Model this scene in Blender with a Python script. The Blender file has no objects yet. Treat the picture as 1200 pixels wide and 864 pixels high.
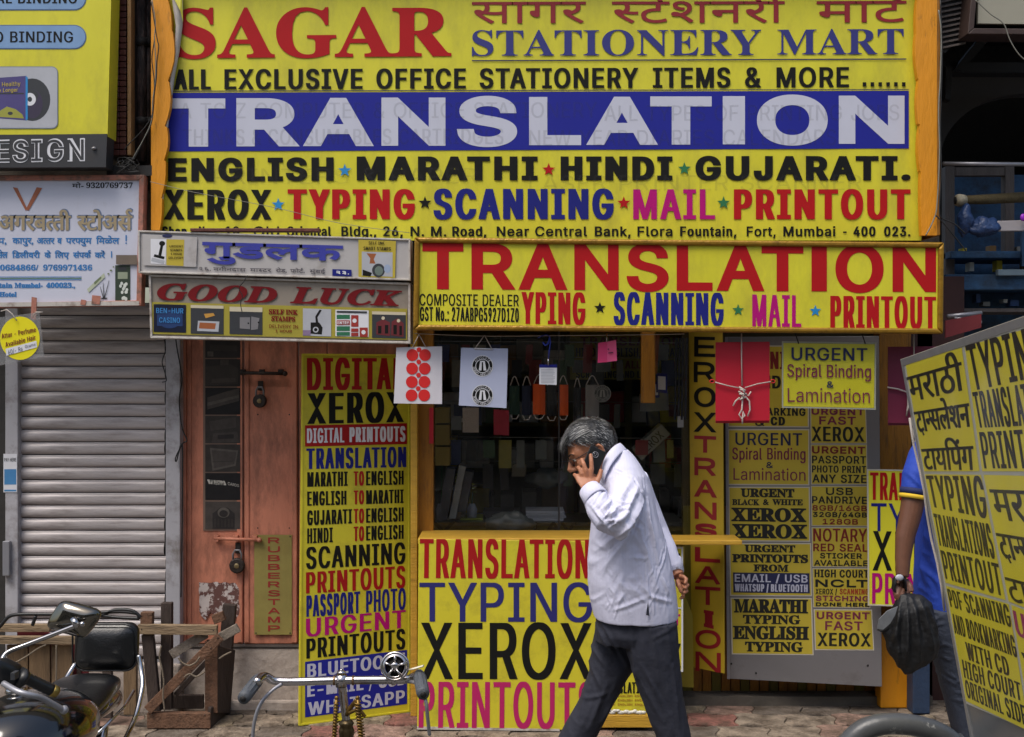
import bpy, bmesh, math, os, random
from mathutils import Vector, Matrix, noise
from mathutils.geometry import delaunay_2d_cdt
random.seed(7)
R = math.radians
scene = bpy.context.scene
COL = scene.collection

# ------------------------------------------------------------------ camera, sky, sun, exposure
CAMY, CAMZ, FPX, CXP, CYP = -6.3, 1.8, 1350.0, 600.0, 432.0
cam_data = bpy.data.cameras.new('camera'); cam_data.sensor_width = 36; cam_data.lens = 36*FPX/1200
cam_data.clip_end = 600; cam_data.clip_start = 0.05
cam = bpy.data.objects.new('camera', cam_data); COL.objects.link(cam)
cam.location = (0, CAMY, CAMZ); cam.rotation_euler = (R(90), 0, 0)
scene.camera = cam

SUN_EL, SUN_AZ = R(63), R(220)       # soft sun high in front of the facade, a little to the left
world = bpy.data.worlds.new('World'); scene.world = world; world.use_nodes = True
wn = world.node_tree
sky = wn.nodes.new('ShaderNodeTexSky'); sky.sky_type = 'NISHITA'; sky.sun_disc = False
sky.sun_elevation = SUN_EL; sky.sun_rotation = SUN_AZ
sky.air_density = 1.3; sky.dust_density = 4.0; sky.ozone_density = 1.0
wn.links.new(sky.outputs[0], wn.nodes['Background'].inputs[0])
wn.nodes['Background'].inputs[1].default_value = 0.13
sun_data = bpy.data.lights.new('sun', 'SUN'); sun_data.energy = 1.9; sun_data.angle = R(30); sun_data.color = (1, .96, .9)
sun = bpy.data.objects.new('sun', sun_data); COL.objects.link(sun); sun.location = (0, -3, 12)
sd = Vector((math.sin(SUN_AZ)*math.cos(SUN_EL), math.cos(SUN_AZ)*math.cos(SUN_EL), math.sin(SUN_EL)))
sun.rotation_euler = sd.to_track_quat('Z', 'Y').to_euler()
scene.view_settings.view_transform = 'Standard'; scene.view_settings.look = 'None'
scene.view_settings.exposure = 0.42; scene.view_settings.gamma = 1

# ------------------------------------------------------------------ materials
def lin(c):
    return tuple((v/255/12.92 if v/255 <= .04045 else ((v/255+.055)/1.055)**2.4) for v in c)
MATS = {}
def mat(name, col, rough=.6, metal=0, var=.12, vs=6, bump=0, bs=40, dirt=None, dcol=(60, 50, 38), ds=5, stretch=(1, 1, 1), coat=0, spec=.5, trans=0, emit=None, alpha=1, stripe=None):
    """procedural painted surface: base colour, soft tonal variation, wear patches, fine bump"""
    if name in MATS: return MATS[name]
    m = bpy.data.materials.new(name); m.use_nodes = True; MATS[name] = m
    nt = m.node_tree; N = nt.nodes; L = nt.links; b = N['Principled BSDF']
    tc = N.new('ShaderNodeTexCoord'); mp = N.new('ShaderNodeMapping'); L.new(tc.outputs['Object'], mp.inputs[0])
    mp.inputs['Scale'].default_value = stretch
    base = lin(col)+(1,)
    n1 = N.new('ShaderNodeTexNoise'); n1.inputs['Scale'].default_value = vs; n1.inputs['Detail'].default_value = 6; n1.inputs['Roughness'].default_value = .65
    L.new(mp.outputs[0], n1.inputs['Vector'])
    mr = N.new('ShaderNodeMapRange'); mr.inputs[1].default_value = .25; mr.inputs[2].default_value = .75
    mr.inputs[3].default_value = 1-var; mr.inputs[4].default_value = 1+var; L.new(n1.outputs[0], mr.inputs[0])
    mul = N.new('ShaderNodeVectorMath'); mul.operation = 'SCALE'; mul.inputs[0].default_value = base[:3]; L.new(mr.outputs[0], mul.inputs['Scale'])
    out = mul.outputs[0]
    if stripe:
        w = N.new('ShaderNodeTexWave'); w.inputs['Scale'].default_value = stripe[0]; w.inputs['Distortion'].default_value = .3; w.bands_direction = stripe[2]
        L.new(tc.outputs['Object'], w.inputs['Vector'])
        mx = N.new('ShaderNodeMixRGB'); mx.inputs[2].default_value = lin(stripe[1])+(1,)
        r = N.new('ShaderNodeValToRGB'); r.color_ramp.elements[0].position = .6; r.color_ramp.elements[1].position = .9; r.color_ramp.elements[1].color = (stripe[3],)*3+(1,)
        L.new(w.outputs['Fac'], r.inputs[0]); L.new(r.outputs[0], mx.inputs[0]); L.new(out, mx.inputs[1]); out = mx.outputs[0]
    if dirt:
        n2 = N.new('ShaderNodeTexNoise'); n2.inputs['Scale'].default_value = ds; n2.inputs['Detail'].default_value = 9; n2.inputs['Roughness'].default_value = .72
        L.new(mp.outputs[0], n2.inputs['Vector'])
        r = N.new('ShaderNodeValToRGB'); r.color_ramp.elements[0].position = dirt[0]; r.color_ramp.elements[1].position = dirt[1]
        r.color_ramp.elements[1].color = (dirt[2],)*3+(1,)
        L.new(n2.outputs[0], r.inputs[0])
        mx = N.new('ShaderNodeMixRGB'); mx.inputs[2].default_value = lin(dcol)+(1,)
        L.new(r.outputs[0], mx.inputs[0]); L.new(out, mx.inputs[1]); out = mx.outputs[0]
    L.new(out, b.inputs['Base Color'])
    b.inputs['Roughness'].default_value = rough; b.inputs['Metallic'].default_value = metal
    b.inputs['Specular IOR Level'].default_value = spec
    if coat: b.inputs['Coat Weight'].default_value = coat; b.inputs['Coat Roughness'].default_value = .08
    if trans: b.inputs['Transmission Weight'].default_value = trans
    if alpha < 1: b.inputs['Alpha'].default_value = alpha
    if emit: b.inputs['Emission Color'].default_value = lin(emit[0])+(1,); b.inputs['Emission Strength'].default_value = emit[1]
    if bump:
        n3 = N.new('ShaderNodeTexNoise'); n3.inputs['Scale'].default_value = bs; n3.inputs['Detail'].default_value = 5
        L.new(mp.outputs[0], n3.inputs['Vector'])
        bp = N.new('ShaderNodeBump'); bp.inputs['Strength'].default_value = bump; bp.inputs['Distance'].default_value = .02
        L.new(n3.outputs[0], bp.inputs['Height']); L.new(bp.outputs[0], b.inputs['Normal'])
    return m
def glass(name, tint=(1, 1, 1), refl=.12, rough=.03, cap=.5):
    if name in MATS: return MATS[name]
    m = bpy.data.materials.new(name); m.use_nodes = True; MATS[name] = m
    nt = m.node_tree; N = nt.nodes; L = nt.links; N.remove(N['Principled BSDF'])
    t = N.new('ShaderNodeBsdfTransparent'); t.inputs[0].default_value = tint+(1,)
    g = N.new('ShaderNodeBsdfGlossy'); g.inputs['Roughness'].default_value = rough
    f = N.new('ShaderNodeFresnel'); f.inputs[0].default_value = 1.45
    a = N.new('ShaderNodeMath'); a.operation = 'MULTIPLY'; a.inputs[1].default_value = refl/.04
    a.use_clamp = True; c = N.new('ShaderNodeMath'); c.operation = 'MINIMUM'; c.inputs[1].default_value = cap
    mx = N.new('ShaderNodeMixShader'); L.new(f.outputs[0], a.inputs[0]); L.new(a.outputs[0], c.inputs[0]); L.new(c.outputs[0], mx.inputs[0]); L.new(t.outputs[0], mx.inputs[1]); L.new(g.outputs[0], mx.inputs[2])
    L.new(mx.outputs[0], N['Material Output'].inputs[0])
    return m
GRIME = (.52, .74, .5)
YEL = mat('yellow_flex', (210, 202, 48), .42, var=.10, vs=2.2, bump=.35, bs=2.2, dirt=(.47, .74, .45), dcol=(132, 122, 58), ds=3, stretch=(1.6, 1, .7))
YELB = mat('yellow_board_paint', (204, 192, 44), .5, var=.09, vs=3, bump=.2, bs=4, dirt=(.5, .74, .5), dcol=(104, 88, 40), ds=6)
YELP = mat('yellow_poster_paper', (184, 164, 50), .55, var=.05, vs=8, bump=.05, bs=12, dirt=(.6, .85, .2), dcol=(120, 98, 50))
RED = mat('red_print', (170, 14, 20), .55, spec=.25, var=.07, vs=9, dirt=(.62, .8, .25), dcol=(120, 60, 50))
MAROON = mat('maroon_print', (128, 26, 40), .5, var=.06)
PLUM = mat('plum_print', (110, 30, 66), .5, var=.06)
BLK = mat('black_print', (20, 20, 18), .6, spec=.2, var=.08, vs=10)
NAVY = mat('navy_print', (26, 32, 116), .55, spec=.25, var=.06)
INK = mat('dark_blue_print', (32, 36, 78), .5, var=.06)
MAG = mat('magenta_print', (172, 10, 110), .55, spec=.25, var=.06)
GRN = mat('green_print', (38, 110, 66), .5, var=.05)
SKYB = mat('sky_blue_print', (34, 130, 190), .5, var=.05)
BAND = mat('blue_band_print', (30, 36, 138), .55, spec=.25, var=.06, vs=3)
LILAC = mat('pale_lilac_print', (190, 192, 206), .55, var=.05, vs=5, dirt=(.6, .8, .25), dcol=(150, 150, 165))
WHT = mat('white_print', (214, 214, 218), .5, var=.04)
GHOST = mat('ghost_print', (70, 70, 70), .5, alpha=.13)
GOLD = mat('gold_painted_tube', (150, 112, 28), .38, metal=.35, var=.2, vs=14, bump=.15, bs=60, dirt=(.5, .7, .6), dcol=(66, 46, 20), ds=16)
ORG = mat('orange_painted_wood', (214, 140, 16), .5, var=.1, vs=5, bump=.2, bs=25, dirt=(.6, .72, .7), dcol=(80, 56, 28), ds=9, stretch=(3, 3, .6))
OCH = mat('ochre_painted_wood', (150, 98, 14), .55, var=.2, vs=6, bump=.2, bs=25, dirt=(.5, .7, .7), dcol=(58, 38, 18), ds=8, stretch=(4, 4, .6))
WOODY = mat('yellow_worn_counter_wood', (188, 146, 48), .5, var=.15, vs=7, bump=.2, bs=30, dirt=(.55, .75, .7), dcol=(90, 62, 30), ds=9, stretch=(.5, 4, 4))
DARK = mat('dark_paint_and_shade', (30, 28, 27), .7, var=.25, vs=4)  # dark fittings, and painted shade for small hollows
DARKW = mat('dark_wall_paint', (44, 42, 40), .8, var=.25, vs=3, bump=.2, bs=20)
STEEL = mat('grey_sheet_metal', (122, 120, 122), .42, metal=.3, var=.1, vs=3, dirt=(.55, .75, .5), dcol=(80, 72, 66), ds=6)
GALV = mat('galvanised_rail', (150, 150, 156), .4, metal=.5, var=.1, dirt=(.55, .75, .5), dcol=(80, 72, 66), ds=8)
CHROME = mat('chrome_plating', (178, 176, 176), .13, metal=1, var=.06, vs=20, dirt=(.6, .8, .6), dcol=(92, 66, 48), ds=30)
RUST = mat('rusty_chrome', (140, 112, 84), .35, metal=.8, var=.25, vs=30, dirt=(.45, .65, .8), dcol=(84, 52, 30), ds=28)
RUBB = mat('grey_rubber_grip', (74, 78, 84), .6, var=.1, bump=.2, bs=120)
BLKG = mat('black_gloss_paint', (12, 13, 14), .12, coat=.8, var=.1, dirt=(.6, .85, .15), dcol=(90, 88, 80), ds=9)
BLKM = mat('black_plastic', (22, 23, 25), .4, var=.15, bump=.05, bs=80)
LEATH = mat('black_vinyl', (14, 15, 17), .3, var=.15, bump=.12, bs=160, coat=.3)
CORD = mat('white_cord', (196, 186, 176), .8, var=.1, bump=.4, bs=300)
WIRE = mat('black_wire', (20, 20, 20), .6)
WIREG = mat('grey_wire', (120, 118, 108), .5)

# ------------------------------------------------------------------ pixel / plane geometry (measuring aid: every surface sits at its own real depth)
def P(px, py, Y):
    d = (Y-CAMY)/FPX
    return Vector(((px-CXP)*d, Y, CAMZ-(py-CYP)*d))
class Plane:
    def __init__(s, p, n):
        s.p = Vector(p); s.n = Vector(n).normalized()
        if s.n.dot(Vector((0, CAMY, CAMZ))-s.p) < 0: s.n = -s.n
    def hit(s, px, py, lift=0):
        o = Vector((0, CAMY, CAMZ)); d = Vector(((px-CXP)/FPX, 1, -(py-CYP)/FPX))
        q = s.p+s.n*lift
        return o+d*((q-o).dot(s.n)/d.dot(s.n))
def VP(Y): return Plane((0, Y, 0), (0, -1, 0))
def plane3(a, b, c): return Plane(a, (b-a).cross(c-a))

# ------------------------------------------------------------------ mesh builder and object tree
LOC = {}
class MB:
    def __init__(s): s.v = []; s.f = []; s.m = []; s.sm = []
    def add(s, vs, fs, m=0, smooth=False):
        o = len(s.v); s.v += [Vector(v) for v in vs]
        for f in fs: s.f.append(tuple(o+i for i in f)); s.m.append(m); s.sm.append(smooth)
        return s
    def box(s, x0, x1, y0, y1, z0, z1, m=0):
        v = [(x, y, z) for x in (x0, x1) for y in (y0, y1) for z in (z0, z1)]
        return s.add(v, [(0, 1, 3, 2), (4, 6, 7, 5), (0, 4, 5, 1), (2, 3, 7, 6), (0, 2, 6, 4), (1, 5, 7, 3)], m)
    def slab(s, quad, thick, n, m=0):
        """quad of four world points (front face) extruded backwards along -n"""
        q = [Vector(p) for p in quad]; b = [p-n*thick for p in q]; k = len(q)
        fs = [tuple(range(k)), tuple(range(2*k-1, k-1, -1))]+[(i, k+i, k+(i+1) % k, (i+1) % k) for i in range(k)]
        return s.add(q+b, fs, m)
    def tube(s, pts, r, seg=8, m=0, cap=True, closed=False, flat=1.0, up=None):
        pts = [Vector(p) for p in pts]; n = len(pts)
        rr = r if isinstance(r, (list, tuple)) else [r]*n
        vs = []; prev = None
        for i, p in enumerate(pts):
            if closed: t = pts[(i+1) % n]-pts[i-1]
            else: t = pts[min(i+1, n-1)]-pts[max(i-1, 0)]
            t.normalize() if t.length > 1e-9 else None
            if prev is None:
                a = Vector(up) if up else (Vector((0, 0, 1)) if abs(t.z) < .9 else Vector((1, 0, 0)))
                u = (a-t*a.dot(t)).normalized()
            else: u = (prev-t*prev.dot(t)).normalized()
            prev = u; w = t.cross(u)
            for j in range(seg):
                a = 2*math.pi*j/seg; vs.append(p+u*math.cos(a)*rr[i]+w*math.sin(a)*rr[i]*flat)
        fs = []
        for i in range(n if closed else n-1):
            for j in range(seg):
                a, b2 = i*seg+j, i*seg+(j+1) % seg; c, d = ((i+1) % n)*seg+(j+1) % seg, ((i+1) % n)*seg+j
                fs.append((a, b2, c, d))
        if cap and not closed: fs += [tuple(range(seg-1, -1, -1)), tuple((n-1)*seg+j for j in range(seg))]
        return s.add(vs, fs, m, True)
    def ball(s, c, r, m=0, seg=12, rings=8, ax=None):
        c = Vector(c); r = (r, r, r) if not isinstance(r, (tuple, list)) else r
        X, Y, Z = ax if ax else (Vector((1, 0, 0)), Vector((0, 1, 0)), Vector((0, 0, 1)))
        vs = [c+Z*r[2]]
        for i in range(1, rings):
            t = math.pi*i/rings
            for j in range(seg):
                a = 2*math.pi*j/seg; vs.append(c+X*r[0]*math.sin(t)*math.cos(a)+Y*r[1]*math.sin(t)*math.sin(a)+Z*r[2]*math.cos(t))
        vs.append(c-Z*r[2]); fs = [(0, 1+j, 1+(j+1) % seg) for j in range(seg)]
        for i in range(rings-2):
            for j in range(seg):
                a = 1+i*seg+j; b2 = 1+i*seg+(j+1) % seg; fs.append((a, a+seg, b2+seg, b2))
        e = len(vs)-1; o = 1+(rings-2)*seg
        fs += [(e, o+(j+1) % seg, o+j) for j in range(seg)]
        return s.add(vs, fs, m, True)
    def rings(s, rs, m=0, smooth=True, cap=True):
        k = len(rs[0]); vs = [p for r in rs for p in r]; fs = []
        for i in range(len(rs)-1):
            for j in range(k): fs.append((i*k+j, i*k+(j+1) % k, (i+1)*k+(j+1) % k, (i+1)*k+j))
        if cap: fs += [tuple(range(k-1, -1, -1)), tuple((len(rs)-1)*k+j for j in range(k))]
        return s.add(vs, fs, m, smooth)
    def mesh(s, name, mats, L=Vector((0, 0, 0))):
        me = bpy.data.meshes.new(name); me.from_pydata([tuple(v-L) for v in s.v], [], s.f)
        for m in (mats if isinstance(mats, (list, tuple)) else [mats]): me.materials.append(m)
        me.polygons.foreach_set('material_index', s.m); me.polygons.foreach_set('use_smooth', s.sm)
        bm = bmesh.new(); bm.from_mesh(me); bmesh.ops.recalc_face_normals(bm, faces=bm.faces); bm.to_mesh(me); bm.free()
        me.update(); return me
    def build(s, name, mats, parent=None, loc=None, bevel=0, label=None):
        L = LOC[parent] if parent is not None else (Vector(loc) if loc is not None else s.base())
        me = s.mesh(name, mats, L); o = bpy.data.objects.new(name, me); COL.objects.link(o); LOC[o] = L
        if parent is not None: o.parent = parent
        else: o.location = L
        if bevel:
            b = o.modifiers.new('bevel', 'BEVEL'); b.width = bevel; b.segments = 2; b.limit_method = 'ANGLE'
        if label: o['label'] = label
        return o
    def base(s):
        xs = [v.x for v in s.v]; ys = [v.y for v in s.v]; zs = [v.z for v in s.v]
        return Vector(((min(xs)+max(xs))/2, (min(ys)+max(ys))/2, min(zs)))
def thing(name, label, cat, loc, group=None):
    o = bpy.data.objects.new(name, None); COL.objects.link(o); o.empty_display_size = .1
    o.location = loc; LOC[o] = Vector(loc); o['label'] = label; o['category'] = cat
    if group: o['group'] = group
    return o
def tag(o, label, cat, group=None):
    o['label'] = label; o['category'] = cat
    if group: o['group'] = group
    return o
def kind(o, k): o['kind'] = k; return o
def dup(root, loc, label, group=None):
    r = root.copy(); COL.objects.link(r); r.location = loc; r['label'] = label
    if group: r['group'] = group
    for ch in list(root.children):
        c = ch.copy(); COL.objects.link(c); c.parent = r
        for g in ch.children:
            d = g.copy(); COL.objects.link(d); d.parent = c
    return r

# ------------------------------------------------------------------ lettering: glyph outlines -> flat print
def _inter():
    try: return bpy.data.fonts.load(os.path.join(bpy.utils.resource_path('LOCAL'), 'datafiles', 'fonts', 'Inter.woff2'))
    except Exception: return None
FONT_SANS = _inter()
def _map(c, k):
    o = ord(c)
    if k == 'serif': return chr(0x1D400+o-65) if 'A' <= c <= 'Z' else chr(0x1D41A+o-97) if 'a' <= c <= 'z' else chr(0x1D7CE+o-48) if '0' <= c <= '9' else c
    if k == 'serifi': return chr(0x1D468+o-65) if 'A' <= c <= 'Z' else chr(0x1D482+o-97) if 'a' <= c <= 'z' else c
    return c
def _splines(body, k):
    c = bpy.data.curves.new('t', 'FONT'); c.body = body
    if k == 'sans' and FONT_SANS: c.font = FONT_SANS
    ob = bpy.data.objects.new('t', c); COL.objects.link(ob)
    cu = ob.to_curve(bpy.context.evaluated_depsgraph_get()); out = []
    for sp in cu.splines:
        pts = []; bp = sp.bezier_points; n = len(bp)
        for i in range(n):
            a, b = bp[i], bp[(i+1) % n]; p0, p1, p2, p3 = a.co, a.handle_right, b.handle_left, b.co
            ch = (p3-p0).length
            if ch < 1e-5: continue
            st = abs((p1-p0).cross(p3-p0).z) < 1e-4*ch+1e-7 and abs((p2-p0).cross(p3-p0).z) < 1e-4*ch+1e-7
            kk = 1 if st else 4
            for j in range(kk):
                t = j/kk; q = (1-t)**3*p0+3*(1-t)**2*t*p1+3*(1-t)*t*t*p2+t**3*p3
                if not pts or abs(q.x-pts[-1][0])+abs(q.y-pts[-1][1]) > 1e-4: pts.append((q.x, q.y))
        out.append(pts)
    ob.to_curve_clear(); bpy.data.objects.remove(ob); bpy.data.curves.remove(c)
    return out
def _ar(p): return .5*sum(p[i-1][0]*p[i][1]-p[i][0]*p[i-1][1] for i in range(len(p)))
_G = {}; _K = {}
STEM = {'sans': (.098, .085), 'serif': (.0, .0), 'serifi': (0, 0), 'deva': (.08, .075)}
def _kinfo(k):
    if k not in _K:
        H = _map('H', k); a = _splines(H, k); b = _splines(H+H, k); nH = len(a)
        adv = min(p[0] for s_ in b[nH:] for p in s_)-min(p[0] for s_ in a for p in s_)
        if k == 'deva':
            g = _splines('म', k); ys = [p[1] for s_ in g for p in s_]; big = max(g, key=lambda q: abs(_ar(q)))
        else: ys = [p[1] for s_ in a for p in s_]; big = max(a, key=lambda q: abs(_ar(q)))
        _K[k] = (nH, adv, min(p[0] for s_ in a for p in s_), min(ys), max(ys), 1 if _ar(big) < 0 else -1)
    return _K[k]
def _clip(pts, xc):
    out = []
    for i in range(len(pts)):
        a, b = pts[i-1], pts[i]
        if (a[0] <= xc) != (b[0] <= xc):
            t = (xc-a[0])/(b[0]-a[0]); out.append((xc, a[1]+t*(b[1]-a[1])))
        if b[0] <= xc: out.append(b)
    return out
def glyph(c, k):
    """-> (advance, loops) in em, outer loops clockwise"""
    if (c, k) in _G: return _G[(c, k)]
    nH, advH, x0, yb, yt, sg = _kinfo(k)
    if c == '\ue001':      # reph: hook over the previous letter
        pts = [(-.12, .62), (-.22, .70), (-.27, .80), (-.22, .90), (-.10, .93), (.0, .87), (-.03, .82), (-.11, .87), (-.19, .84), (-.20, .78), (-.15, .71), (-.05, .63)]
        r = (0, [pts]); _G[(c, k)] = r; return r
    if c == '\ue000':      # rakar: caret below the previous letter
        pts = [(-.34, .02), (-.22, .10), (-.10, -.10), (-.16, -.12), (-.235, .03), (-.30, -.03)]
        r = (0, [pts]); _G[(c, k)] = r; return r
    if len(c) == 2:        # half consonant: full glyph with its right stem cut off
        a, l = glyph(c[0], k); xc = a-(.24 if c[0] not in 'ट' else .2)
        l2 = [q for q in (_clip(p, xc) for p in l) if len(q) > 2]; r = (xc, l2); _G[(c, k)] = r; return r
    H = _map('H', k); s_ = _splines(H+_map(c, k)+H, k)
    mid = [[(x-advH, y) for x, y in p] for p in s_[nH:len(s_)-nH]]
    last = min(p[0] for q in s_[len(s_)-nH:] for p in q)
    mid = [q for q in mid if len(q) > 2]
    if mid and _ar(max(mid, key=lambda q: abs(_ar(q)))) > 0: mid = [q[::-1] for q in mid]
    r = (last-x0-advH, mid); _G[(c, k)] = r; return r
def _off(pts, ox, oy):
    if ox <= 1e-6 and oy <= 1e-6: return pts
    ox = max(ox, 1e-5); oy = max(oy, 1e-5)
    n = len(pts); Q = [(x/ox, y/oy) for x, y in pts]; out = []
    for i in range(n):
        a = Q[i-1]; b = Q[i]; c = Q[(i+1) % n]
        d1 = (b[0]-a[0], b[1]-a[1]); d2 = (c[0]-b[0], c[1]-b[1])
        l1 = math.hypot(*d1) or 1; l2 = math.hypot(*d2) or 1
        mx_ = -d1[1]/l1-d2[1]/l2; my_ = d1[0]/l1+d2[0]/l2; k = 2/max(mx_*mx_+my_*my_, .6)
        out.append(((b[0]+mx_*k)*ox, (b[1]+my_*k)*oy))
    return out
def _fill(loops):
    vs = [Vector(p) for l in loops for p in l]; es = []; o = 0
    for l in loops: es += [(o+i, o+(i+1) % len(l)) for i in range(len(l))]; o += len(l)
    r = delaunay_2d_cdt(vs, es, [], 0, 1e-6, False); V, F = r[0], r[2]; keep = []
    for f in F:
        cx = sum(V[i].x for i in f)/3; cy = sum(V[i].y for i in f)/3; w = 0
        for l in loops:
            for i in range(len(l)):
                ax, ay = l[i-1]; bx, by = l[i]
                if (ay <= cy) != (by <= cy):
                    if (ax+(cy-ay)/(by-ay)*(bx-ax)) > cx: w += 1 if by > ay else -1
        if w: keep.append(f)
    return V, keep
KERN = {'AT': -.05, 'TA': -.05, 'LT': -.06, 'LA': 0, 'AV': -.05, 'VA': -.05, 'AY': -.05, 'TY': 0, 'LY': -.06, 'YP': -.02}
def layout(s, W, Hh, sx, sy, k):
    """flat letters filling a W x Hh box (cap height box); returns list of (verts, faces) in box coordinates"""
    if k == 'deva':
        toks = []; i = 0
        while i < len(s):
            if i+1 < len(s) and s[i+1] == '^': toks.append(s[i]+'^'); i += 2
            else: toks.append(s[i]); i += 1
    else: toks = list(s)
    nH, advH, x0, yb, yt, sg = _kinfo(k); cap = yt-yb; stx, sty = STEM[k]
    gl = [(.26 if t == ' ' and k != 'deva' else .22, []) if t == ' ' else glyph(t, k) for t in toks]
    kern = [KERN.get(toks[i]+toks[i+1], 0) if i+1 < len(toks) and k == 'sans' else 0 for i in range(len(toks))]
    # pen positions in em, first/last bearings removed
    l0 = min(p[0] for q in gl[0][1] for p in q); la = gl[-1]
    end = max((p[0] for q in la[1] for p in q), default=la[0]) if la[0] > 0 else 0
    A = sum(g[0]+kk for g, kk in zip(gl[:-1], kern))-l0+end
    n = sum(1 for g in gl if g[1] and g[0] > 0)
    if k == 'sans' and n > 1: sx = min(sx, .44*W/n)
    if k in ('serif', 'serifi'):
        fx = (W-2*sx)/A; ox = sx; fy = (Hh-2*sy)/cap; oy = sy; adv = 0
    elif k == 'deva':
        fy = (Hh-sy)/(cap-sty); oy = (sy-sty*fy)/2; fx = (W-sx)/(A-stx); ox = (sx-stx*fx)/2; adv = 0
    else:
        fy = (Hh-sy)/(cap-sty); oy = (sy-sty*fy)/2
        fx = (W-n*sx)/(A-n*stx) if A > n*stx else W/A; fx = max(fx, W/A*.35); ox = (sx-stx*fx)/2; adv = 2*ox
        if ox < 0: fx = W/A; ox = 0; adv = 0
    ox = max(ox, 0); oy = max(oy, 0)
    pen = -l0*fx+ox; out = []
    for t, g, kk in zip(toks, gl, kern):
        if g[1]:
            L2 = [_off([(x*fx+pen, (y-yb)*fy+oy) for x, y in q], ox, oy) for q in g[1]]
            out.append(_fill(L2))
        pen += (g[0]+kk)*fx+(adv if g[1] and g[0] > 0 else 0)
    return out
def qmap(q, u, v):
    a = q[0].lerp(q[1], u); b = q[3].lerp(q[2], u); return b.lerp(a, v)
def put(mb, s, pl, px4, sx, sy, m=0, k='sans', lift=.002):
    """px4 = TL, TR, BR, BL picture points of the cap box; sx, sy = stem widths in the same units"""
    q = [pl.hit(x, y, lift) for x, y in px4]
    W = math.dist(px4[0], px4[1]); Hh = math.dist(px4[0], px4[3])
    for V, F in layout(s, W, Hh, sx, sy, k):
        mb.add([qmap(q, p.x/W, p.y/Hh) for p in V], F, m)
def rect(x0, x1, yt, yb, sl=0, tl=0):
    """picture rectangle; sl = fall of the right end, tl = lean (bottom shift in x)"""
    return [(x0, yt), (x1, yt+sl), (x1+tl, yb+sl), (x0+tl, yb)]
def word(parent, s, pl, px4, sx, sy, m, k='sans', lift=.002, name='lettering'):
    mb = MB(); put(mb, s, pl, px4, sx, sy, 0, k, lift); return mb.build(name, m, parent)
def words(parent, lst, pl, m, k='sans', lift=.002, name='lettering'):
    """several words of one row and one colour as one lettering mesh: (text, px4, sx, sy)"""
    o = None
    for s, q, sx, sy in lst:
        mb = MB(); put(mb, s, pl, q, sx, sy, 0, k, lift); o = mb.build(name, m, parent)
        if name.startswith('ghost'): o['kind'] = 'stuff'
    return o
def poly(mb, pl, pts, m=0, lift=.001): mb.add([pl.hit(x, y, lift) for x, y in pts], [tuple(range(len(pts)))], m); return mb
def disc(mb, pl, cx, cy, rx, ry=None, m=0, lift=.001, n=28):
    ry = ry or rx; return poly(mb, pl, [(cx+rx*math.cos(2*math.pi*i/n), cy+ry*math.sin(2*math.pi*i/n)) for i in range(n)], m, lift)
def ring2(mb, pl, cx, cy, r0, r1, m=0, lift=.001, n=28):
    a = [pl.hit(cx+r*math.cos(2*math.pi*i/n), cy+r*math.sin(2*math.pi*i/n), lift) for r in (r0, r1) for i in range(n)]
    mb.add(a, [(i, (i+1) % n, n+(i+1) % n, n+i) for i in range(n)], m); return mb
def star(mb, pl, cx, cy, r, m=0, lift=.002):
    pts = [pl.hit(cx+(r if i % 2 == 0 else r*.42)*math.sin(math.pi*i/5), cy-(r if i % 2 == 0 else r*.42)*math.cos(math.pi*i/5), lift) for i in range(10)]
    mb.add(pts+[pl.hit(cx, cy, lift)], [(i, (i+1) % 10, 10) for i in range(10)], m); return mb
def panel(parent, name, pl, px4, thick, m, bevel=0, lift=0):
    mb = MB(); mb.slab([pl.hit(x, y, lift) for x, y in px4], thick, pl.n); return mb.build(name, m, parent, bevel=bevel)
def frame(parent, pl, px4, w, thick, m, lift=.008, bevel=.004, name='frame', back=.02):
    """four bars round a panel, butted end to end; w = bar width in picture units, bars lie inside px4"""
    q = [Vector(p) for p in px4]; TL, TR, BR, BL = q
    def inn(a, b, c):
        return a+(b-a).normalized()*w+(c-a).normalized()*w
    iTL, iTR, iBR, iBL = inn(TL, TR, BL), inn(TR, TL, BR), inn(BR, BL, TR), inn(BL, TL, BR)
    for bar in ([TL, TR, iTR, iTL], [iTR, TR, BR, iBR], [iBL, iBR, BR, BL], [TL, iTL, iBL, BL]):
        mb = MB(); mb.slab([pl.hit(p[0], p[1], lift) for p in bar], thick, pl.n); mb.build(name, m, parent, bevel=bevel)
# ================================================================== SETTING
ROADM = mat('worn_asphalt', (92, 90, 86), .85, var=.2, vs=8, bump=.4, bs=80)
mb = MB(); mb.box(-150, 150, -160, -1.95, -.4, -.15); road = kind(mb.build('road', ROADM, loc=(0, -10, -.15)), 'structure')
BEDM = mat('sandy_joint_bed', (62, 54, 46), .9, var=.3, vs=12, bump=.5, bs=90)
mb = MB(); mb.box(-9, 9, -1.8, 2.6, -.4, -.012); pav = kind(mb.build('pavement', BEDM, loc=(0, -.9, 0)), 'structure')
mb = MB(); mb.box(-30, 30, -1.95, -1.8, -.4, .0)
kind(mb.build('kerb', mat('kerb_stone', (120, 116, 108), .8, bump=.3, bs=40, dirt=(.5, .7, .6)), loc=(0, -1.87, 0), bevel=.012), 'structure')
for x0, x1 in ((-30, -9), (9, 30)):
    mb = MB(); mb.box(x0, x1, -1.8, 2.6, -.4, -.005); kind(mb.build('pavement', BEDM, loc=((x0+x1)/2, -.9, 0)), 'structure')
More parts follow.
